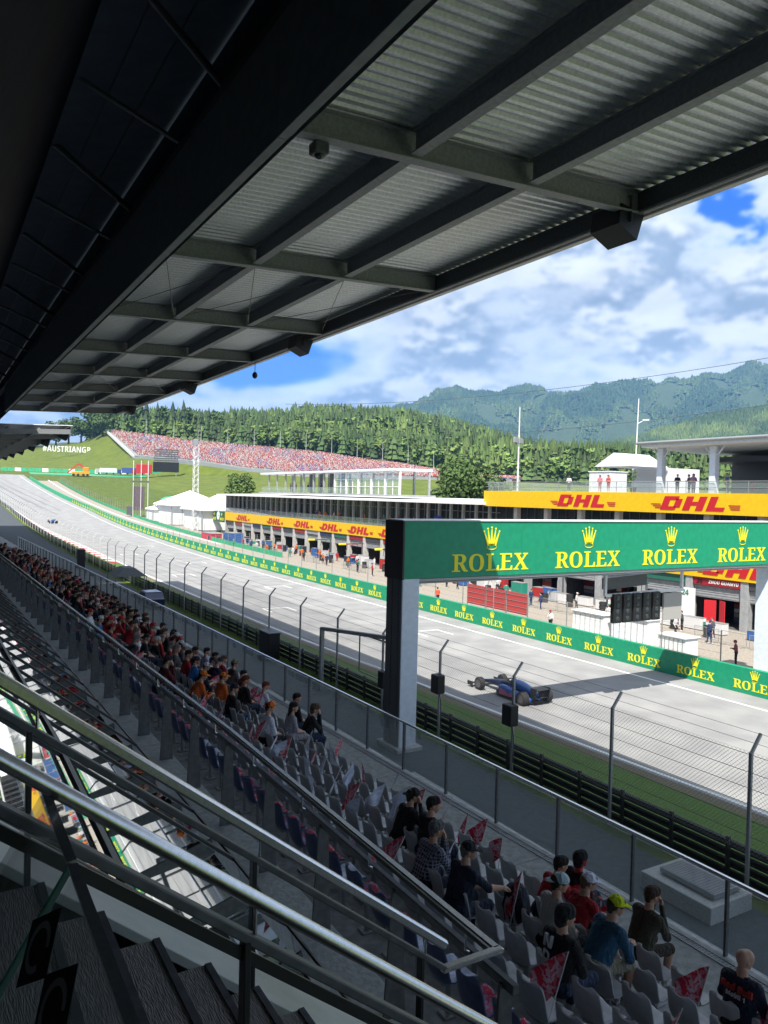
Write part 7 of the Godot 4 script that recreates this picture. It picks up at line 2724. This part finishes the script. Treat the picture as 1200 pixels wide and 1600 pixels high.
	var wx := obj("lettering", words("#AUSTRIANGP", 4.2, 0.6, sans), M.white, sl)
	wx.scale = Vector3(0.82, 1, 1)
	for k in 6:
		var p := MB.new()
		p.beam(Vector3(-9 + k * 3.6, -5.0, -0.5), Vector3(-9 + k * 3.6, -1.6, -0.4), 0.2, 0.2, Vector3.RIGHT)
		obj("support", p, M.galv, sl)
	# ---- corner barrier with green and white boards
	var cb := thing("corner_barrier", "row of green and white boards along the first corner", "barrier")
	for k in 44:
		var az := -3.0 + k * 0.42
		var p := polar(az, lerpf(512.0, 470.0, clampf(az / 14.0, 0.0, 1.0)), 19.0)
		var bb := MB.new()
		bb.cbox(Vector3(0, 1.6, 0), Vector3(3.3, 3.0, 0.2), 0.03)
		var o := obj("board", bb, M.runoff if k % 4 != 3 else M.white, cb)
		o.position = p
		o.rotation.y = -deg_to_rad(az)
	# ---- screens and trucks beyond the field
	var p0 := polar(14.6, 449.0, 19.0)
	var sc := thing("video_screen", "black video screen on a lattice frame below the crowd stand", "screen", p0, -deg_to_rad(14.6))
	var s1 := MB.new()
	s1.cbox(Vector3(0, 5.0, 0), Vector3(14.0, 5.6, 1.0), 0.05)
	obj("lower_screen", s1, M.black, sc)
	var s2 := MB.new()
	for i in 9:
		s2.beam(Vector3(-6.5 + i * 1.6, 8.0, 0), Vector3(-6.5 + i * 1.6, 14.6, 0), 0.16, 0.5, Vector3.BACK)
	for i in 6:
		s2.beam(Vector3(-6.6, 8.6 + i * 1.2, 0), Vector3(6.6, 8.6 + i * 1.2, 0), 0.5, 0.7)
	obj("upper_lattice", s2, M.steel_dark, sc)
	for x in [-5.5, 5.5]:
		var s3 := MB.new()
		s3.beam(Vector3(x, -1, 0), Vector3(x, 8.5, 0), 0.4, 0.4, Vector3.RIGHT)
		obj("leg", s3, M.galv, sc)
	var truck := func(called_label: String, az: float, d: float, col: Color, len: float, hh: float) -> void:
		var t := thing("truck", called_label, "truck", polar(az, d, 19.1), -deg_to_rad(az))
		var bb := MB.new()
		bb.cbox(Vector3(0.8, hh * 0.5 + 0.9, 0), Vector3(len, hh, 2.5), 0.08)
		obj("box_body", bb, plain(col, 0.4), t)
		var c := MB.new()
		c.cbox(Vector3(-len * 0.5 - 0.4, 1.7, 0), Vector3(1.9, 2.2, 2.3), 0.15)
		obj("cab", c, plain(col * 0.8, 0.4), t)
		for x in [-len * 0.45, 0.0, len * 0.4]:
			for s in [-1.0, 1.0]:
				var w := MB.new()
				w.tube([Vector3(x, 0.5, s - 0.15), Vector3(x, 0.5, s + 0.15)], 0.5, 12)
				obj("wheel", w, M.rubber, t)
	truck.call("red truck beside the black video screen", 13.0, 446.0, L(0.45, 0.03, 0.04), 8.5, 5.0)
	truck.call("blue truck left of the red truck at the corner", 12.0, 452.0, L(0.05, 0.09, 0.28), 8.0, 3.0)
	truck.call("white truck parked by the first corner", 10.6, 452.0, L(0.62, 0.64, 0.66), 9.0, 2.4)
	# telescopic crane
	var ex := thing("crane_vehicle", "orange and red telescopic crane beside the first corner", "crane", polar(8.9, 436.0, 17.3), -deg_to_rad(8.9))
	var e1 := MB.new()
	e1.cbox(Vector3(0, 1.6, 0), Vector3(9.0, 1.8, 3.0), 0.15)
	obj("chassis", e1, plain(L(0.62, 0.32, 0.02), 0.5), ex)
	var e2 := MB.new()
	e2.cbox(Vector3(2.6, 3.6, 0), Vector3(3.0, 2.4, 2.6), 0.2)
	obj("cab", e2, plain(L(0.60, 0.25, 0.02), 0.5), ex)
	var e3 := MB.new()
	e3.beam(Vector3(3.0, 3.6, 0), Vector3(-1.0, 6.6, 0), 0.8, 0.9)
	e3.beam(Vector3(-1.0, 6.6, 0), Vector3(-6.5, 1.6, 0), 0.6, 0.7)
	obj("boom", e3, plain(L(0.50, 0.05, 0.03), 0.5), ex)
	for x in [-3.4, -1.2, 1.4, 3.4]:
		var w := MB.new()
		w.tube([Vector3(x, 0.7, 1.1), Vector3(x, 0.7, 1.6)], 0.7, 12)
		obj("wheel", w, M.rubber, ex)
	# ---- masts near the pit exit
	var tw := thing("lattice_tower", "white lattice camera tower rising beside the yellow band", "tower", Vector3(56.2, 0.0, -187.5))
	var lt := MB.new()
	for q in [[-0.6, -0.6], [0.6, -0.6], [0.6, 0.6], [-0.6, 0.6]]:
		lt.tube([Vector3(q[0], 0, q[1]), Vector3(q[0] * 0.8, 22.5, q[1] * 0.8)], 0.08, 5)
	obj("legs", lt, M.white_wall, tw)
	var ld := MB.new()
	for k in 19:
		var y := k * 1.18
		var e := 0.6
		var s := 1.0 if k % 2 == 0 else -1.0
		for q in [[Vector3(-e * s, y, -e), Vector3(e * s, y + 1.18, -e)], [Vector3(-e * s, y, e), Vector3(e * s, y + 1.18, e)], [Vector3(-e, y, -e * s), Vector3(-e, y + 1.18, e * s)], [Vector3(e, y, -e * s), Vector3(e, y + 1.18, e * s)]]:
			ld.tube([q[0], q[1]], 0.05, 4, false)
	obj("lattice", ld, M.white_wall, tw)
	var lc := MB.new()
	lc.cbox(Vector3(-0.2, 23.0, 0), Vector3(1.2, 1.4, 1.2), 0.1)
	lc.tube([Vector3(0.4, 22.0, 0), Vector3(0.4, 26.0, 0)], 0.05, 5)
	obj("camera_head", lc, M.galv, tw)
	var ls := thing("led_column", "tall dark LED column on white poles beside the pit exit", "screen", Vector3(53.4, 3.2, -235.5), -0.25)
	var l1 := MB.new()
	l1.cbox(Vector3(0, 5.2, 0), Vector3(3.2, 7.2, 0.5), 0.04)
	obj("display", l1, grain(120, L(0.09, 0.07, 0.09), L(0.16, 0.12, 0.13), 2.0, 0.4), ls)
	for x in [-1.6, 0.6, 2.6]:
		var l2 := MB.new()
		l2.tube([Vector3(x, -0.5, 0.5), Vector3(x, 16.5, 0.5)], 0.13, 6)
		obj("pole", l2, M.white_wall, ls)
	var l3 := MB.new()
	l3.beam(Vector3(-2.0, 10.2, 0.5), Vector3(3.0, 10.2, 0.5), 0.3, 0.5)
	l3.cbox(Vector3(-2.6, 1.5, 0), Vector3(1.6, 2.6, 1.0), 0.05)
	obj("base_unit", l3, M.steel_dark, ls)
	# ---- tents near the pit exit
	var tent := func(label: String, at: Vector3, w: float, d: float, hh: float, ridge: float) -> void:
		var t := thing("white_tent", label, "tent", at)
		var wl := MB.new()
		wl.box(Vector3(-d * 0.5, hh * 0.5, 0), Vector3(0.1, hh, w * 0.94))
		wl.box(Vector3(0, hh * 0.5, w * 0.47), Vector3(d, hh, 0.1))
		wl.box(Vector3(0, hh * 0.5, -w * 0.47), Vector3(d, hh, 0.1))
		obj("wall", wl, M.tent, t)
		var r := MB.new()
		var c := [Vector3(-d * 0.56, hh, -w * 0.53), Vector3(d * 0.56, hh, -w * 0.53), Vector3(d * 0.56, hh, w * 0.53), Vector3(-d * 0.56, hh, w * 0.53)]
		var top := Vector3(0, ridge, 0)
		for k in 4:
			r.tri(c[k], c[(k + 1) % 4], top)
			r.quad(c[k], c[(k + 1) % 4], c[(k + 1) % 4] - Vector3(0, 0.4, 0), c[k] - Vector3(0, 0.4, 0))
		obj("roof", r, M.tent, t)
		var pl := MB.new()
		for q in c:
			pl.beam(Vector3(q.x * 0.94, 0, q.z * 0.94), Vector3(q.x * 0.94, hh, q.z * 0.94), 0.15, 0.15, Vector3.RIGHT)
		obj("poles", pl, M.galv, t)
	tent.call("large white peaked tent right of the lattice tower", Vector3(64.0, 1.4, -192.0), 17.0, 14.0, 5.2, 9.0)
	tent.call("second white tent behind the lattice tower", Vector3(62.0, 1.9, -212.0), 17.0, 14.0, 5.4, 9.2)
	tent.call("low white tent next to the LED column", Vector3(56.5, 2.4, -222.0), 8.0, 6.0, 3.4, 4.6)
	var gd := thing("green_dome", "green rounded kiosk roof between the LED column and the tents", "kiosk", Vector3(64.0, 3.2, -240.0))
	var gdm := MB.new()
	gdm.ball(Vector3(0, 4.4, 0), Vector3(3.0, 1.5, 4.0), 16, 5, 0.0, 0.5)
	obj("dome_roof", gdm, M.runoff, gd)
	var gdw := MB.new()
	gdw.tube([Vector3(0, 0, 0), Vector3(0, 4.4, 0)], 2.6, 14)
	obj("wall", gdw, M.white_wall, gd)
	# ---- floodlight mast and lamp post behind the terrace
	var fl := thing("floodlight_mast", "tall floodlight mast with lamp ring behind the pit building", "mast", Vector3(85.6, 0, -101.0))
	var f1 := MB.new()
	f1.tube([Vector3(0, 0, 0), Vector3(0.15, 26.5, 0)], [0.28, 0.09], 8)
	obj("pole", f1, M.white_wall, fl)
	var f2 := MB.new()
	f2.beam(Vector3(-1.7, 21.3, 1.0), Vector3(1.7, 21.3, -1.0), 0.15, 0.2)
	obj("cross_arm", f2, M.galv, fl)
	for k in 6:
		var f3 := MB.new()
		f3.cbox(Vector3(-1.6 + k * 0.64, 20.8, 0.94 - k * 0.38), Vector3(0.5, 0.85, 0.4), 0.04)
		obj("floodlight", f3, M.galv, fl)
	var lp := thing("lamp_post", "white lamp post with a short arm beside the gabled tent", "lamp post", Vector3(69.5, 0, -61.8))
	var q1 := MB.new()
	q1.tube([Vector3(0, 0, 0), Vector3(0.42, 22.8, 0.2)], [0.17, 0.05], 8)
	obj("pole", q1, M.white, lp)
	var q2 := MB.new()
	q2.tube([Vector3(0.35, 19.9, 0.16), Vector3(0.8, 20.3, 0.7)], 0.05, 5)
	q2.cbox(Vector3(0.95, 20.32, 0.85), Vector3(0.35, 0.16, 0.75), 0.05, Basis(Vector3.UP, 0.7))
	obj("lamp_head", q2, M.white, lp)
	for q in [[-41.5, 66.0, "thin white aerial standing left behind the canopy"], [-31.0, 68.0, "thin white aerial at the right behind the canopy"]]:
		var ap := thing("aerial", q[2], "aerial", Vector3(q[1], 16.5, q[0]))
		var am := MB.new()
		am.tube([Vector3.ZERO, Vector3(0.05, 3.6, 0)], [0.05, 0.02], 6)
		obj("rod", am, M.white, ap)
		var af := MB.new()
		af.cbox(Vector3(0, 0.05, 0), Vector3(0.3, 0.1, 0.3), 0.02)
		obj("foot", af, M.galv, ap)
	# power line crossing the valley
	for k in 2:
		var pw := MB.new()
		var a := polar(22.0 + k, 900.0, 74.0 + k * 40.0)
		var c := polar(66.0, 620.0, 96.0 + k * 34.0)
		var path := []
		for i in 15:
			var t := i / 14.0
			path.append(a.lerp(c, t) - Vector3(0, 30.0 * 4.0 * t * (1.0 - t) * 0.5, 0))
		pw.tube(path, 0.22, 4, false)
		var o := obj("power_line", pw, M.steel_dark, null)
		tag(o, ["lower power cable sagging across the mountain view", "upper power cable sagging across the mountain view"][k], "cable", "power cables")

func _ready() -> void:
	rng.seed = 4711
	var t0 := Time.get_ticks_msec()
	make_materials()
	set_camera_and_light()
	print("sky ", Time.get_ticks_msec() - t0)
	make_ground()
	make_stand()
	make_roof()
	print("stand ", Time.get_ticks_msec() - t0)
	make_seats()
	make_flags()
	print("flags ", Time.get_ticks_msec() - t0)
	make_people()
	print("people ", Time.get_ticks_msec() - t0)
	make_gantry()
	make_fence()
	make_wall()
	make_racing_car()
	print("track ", Time.get_ticks_msec() - t0)
	make_pit()
	print("pit ", Time.get_ticks_msec() - t0)
	make_far()
	print("far ", Time.get_ticks_msec() - t0)
	print("done ", Time.get_ticks_msec() - t0)
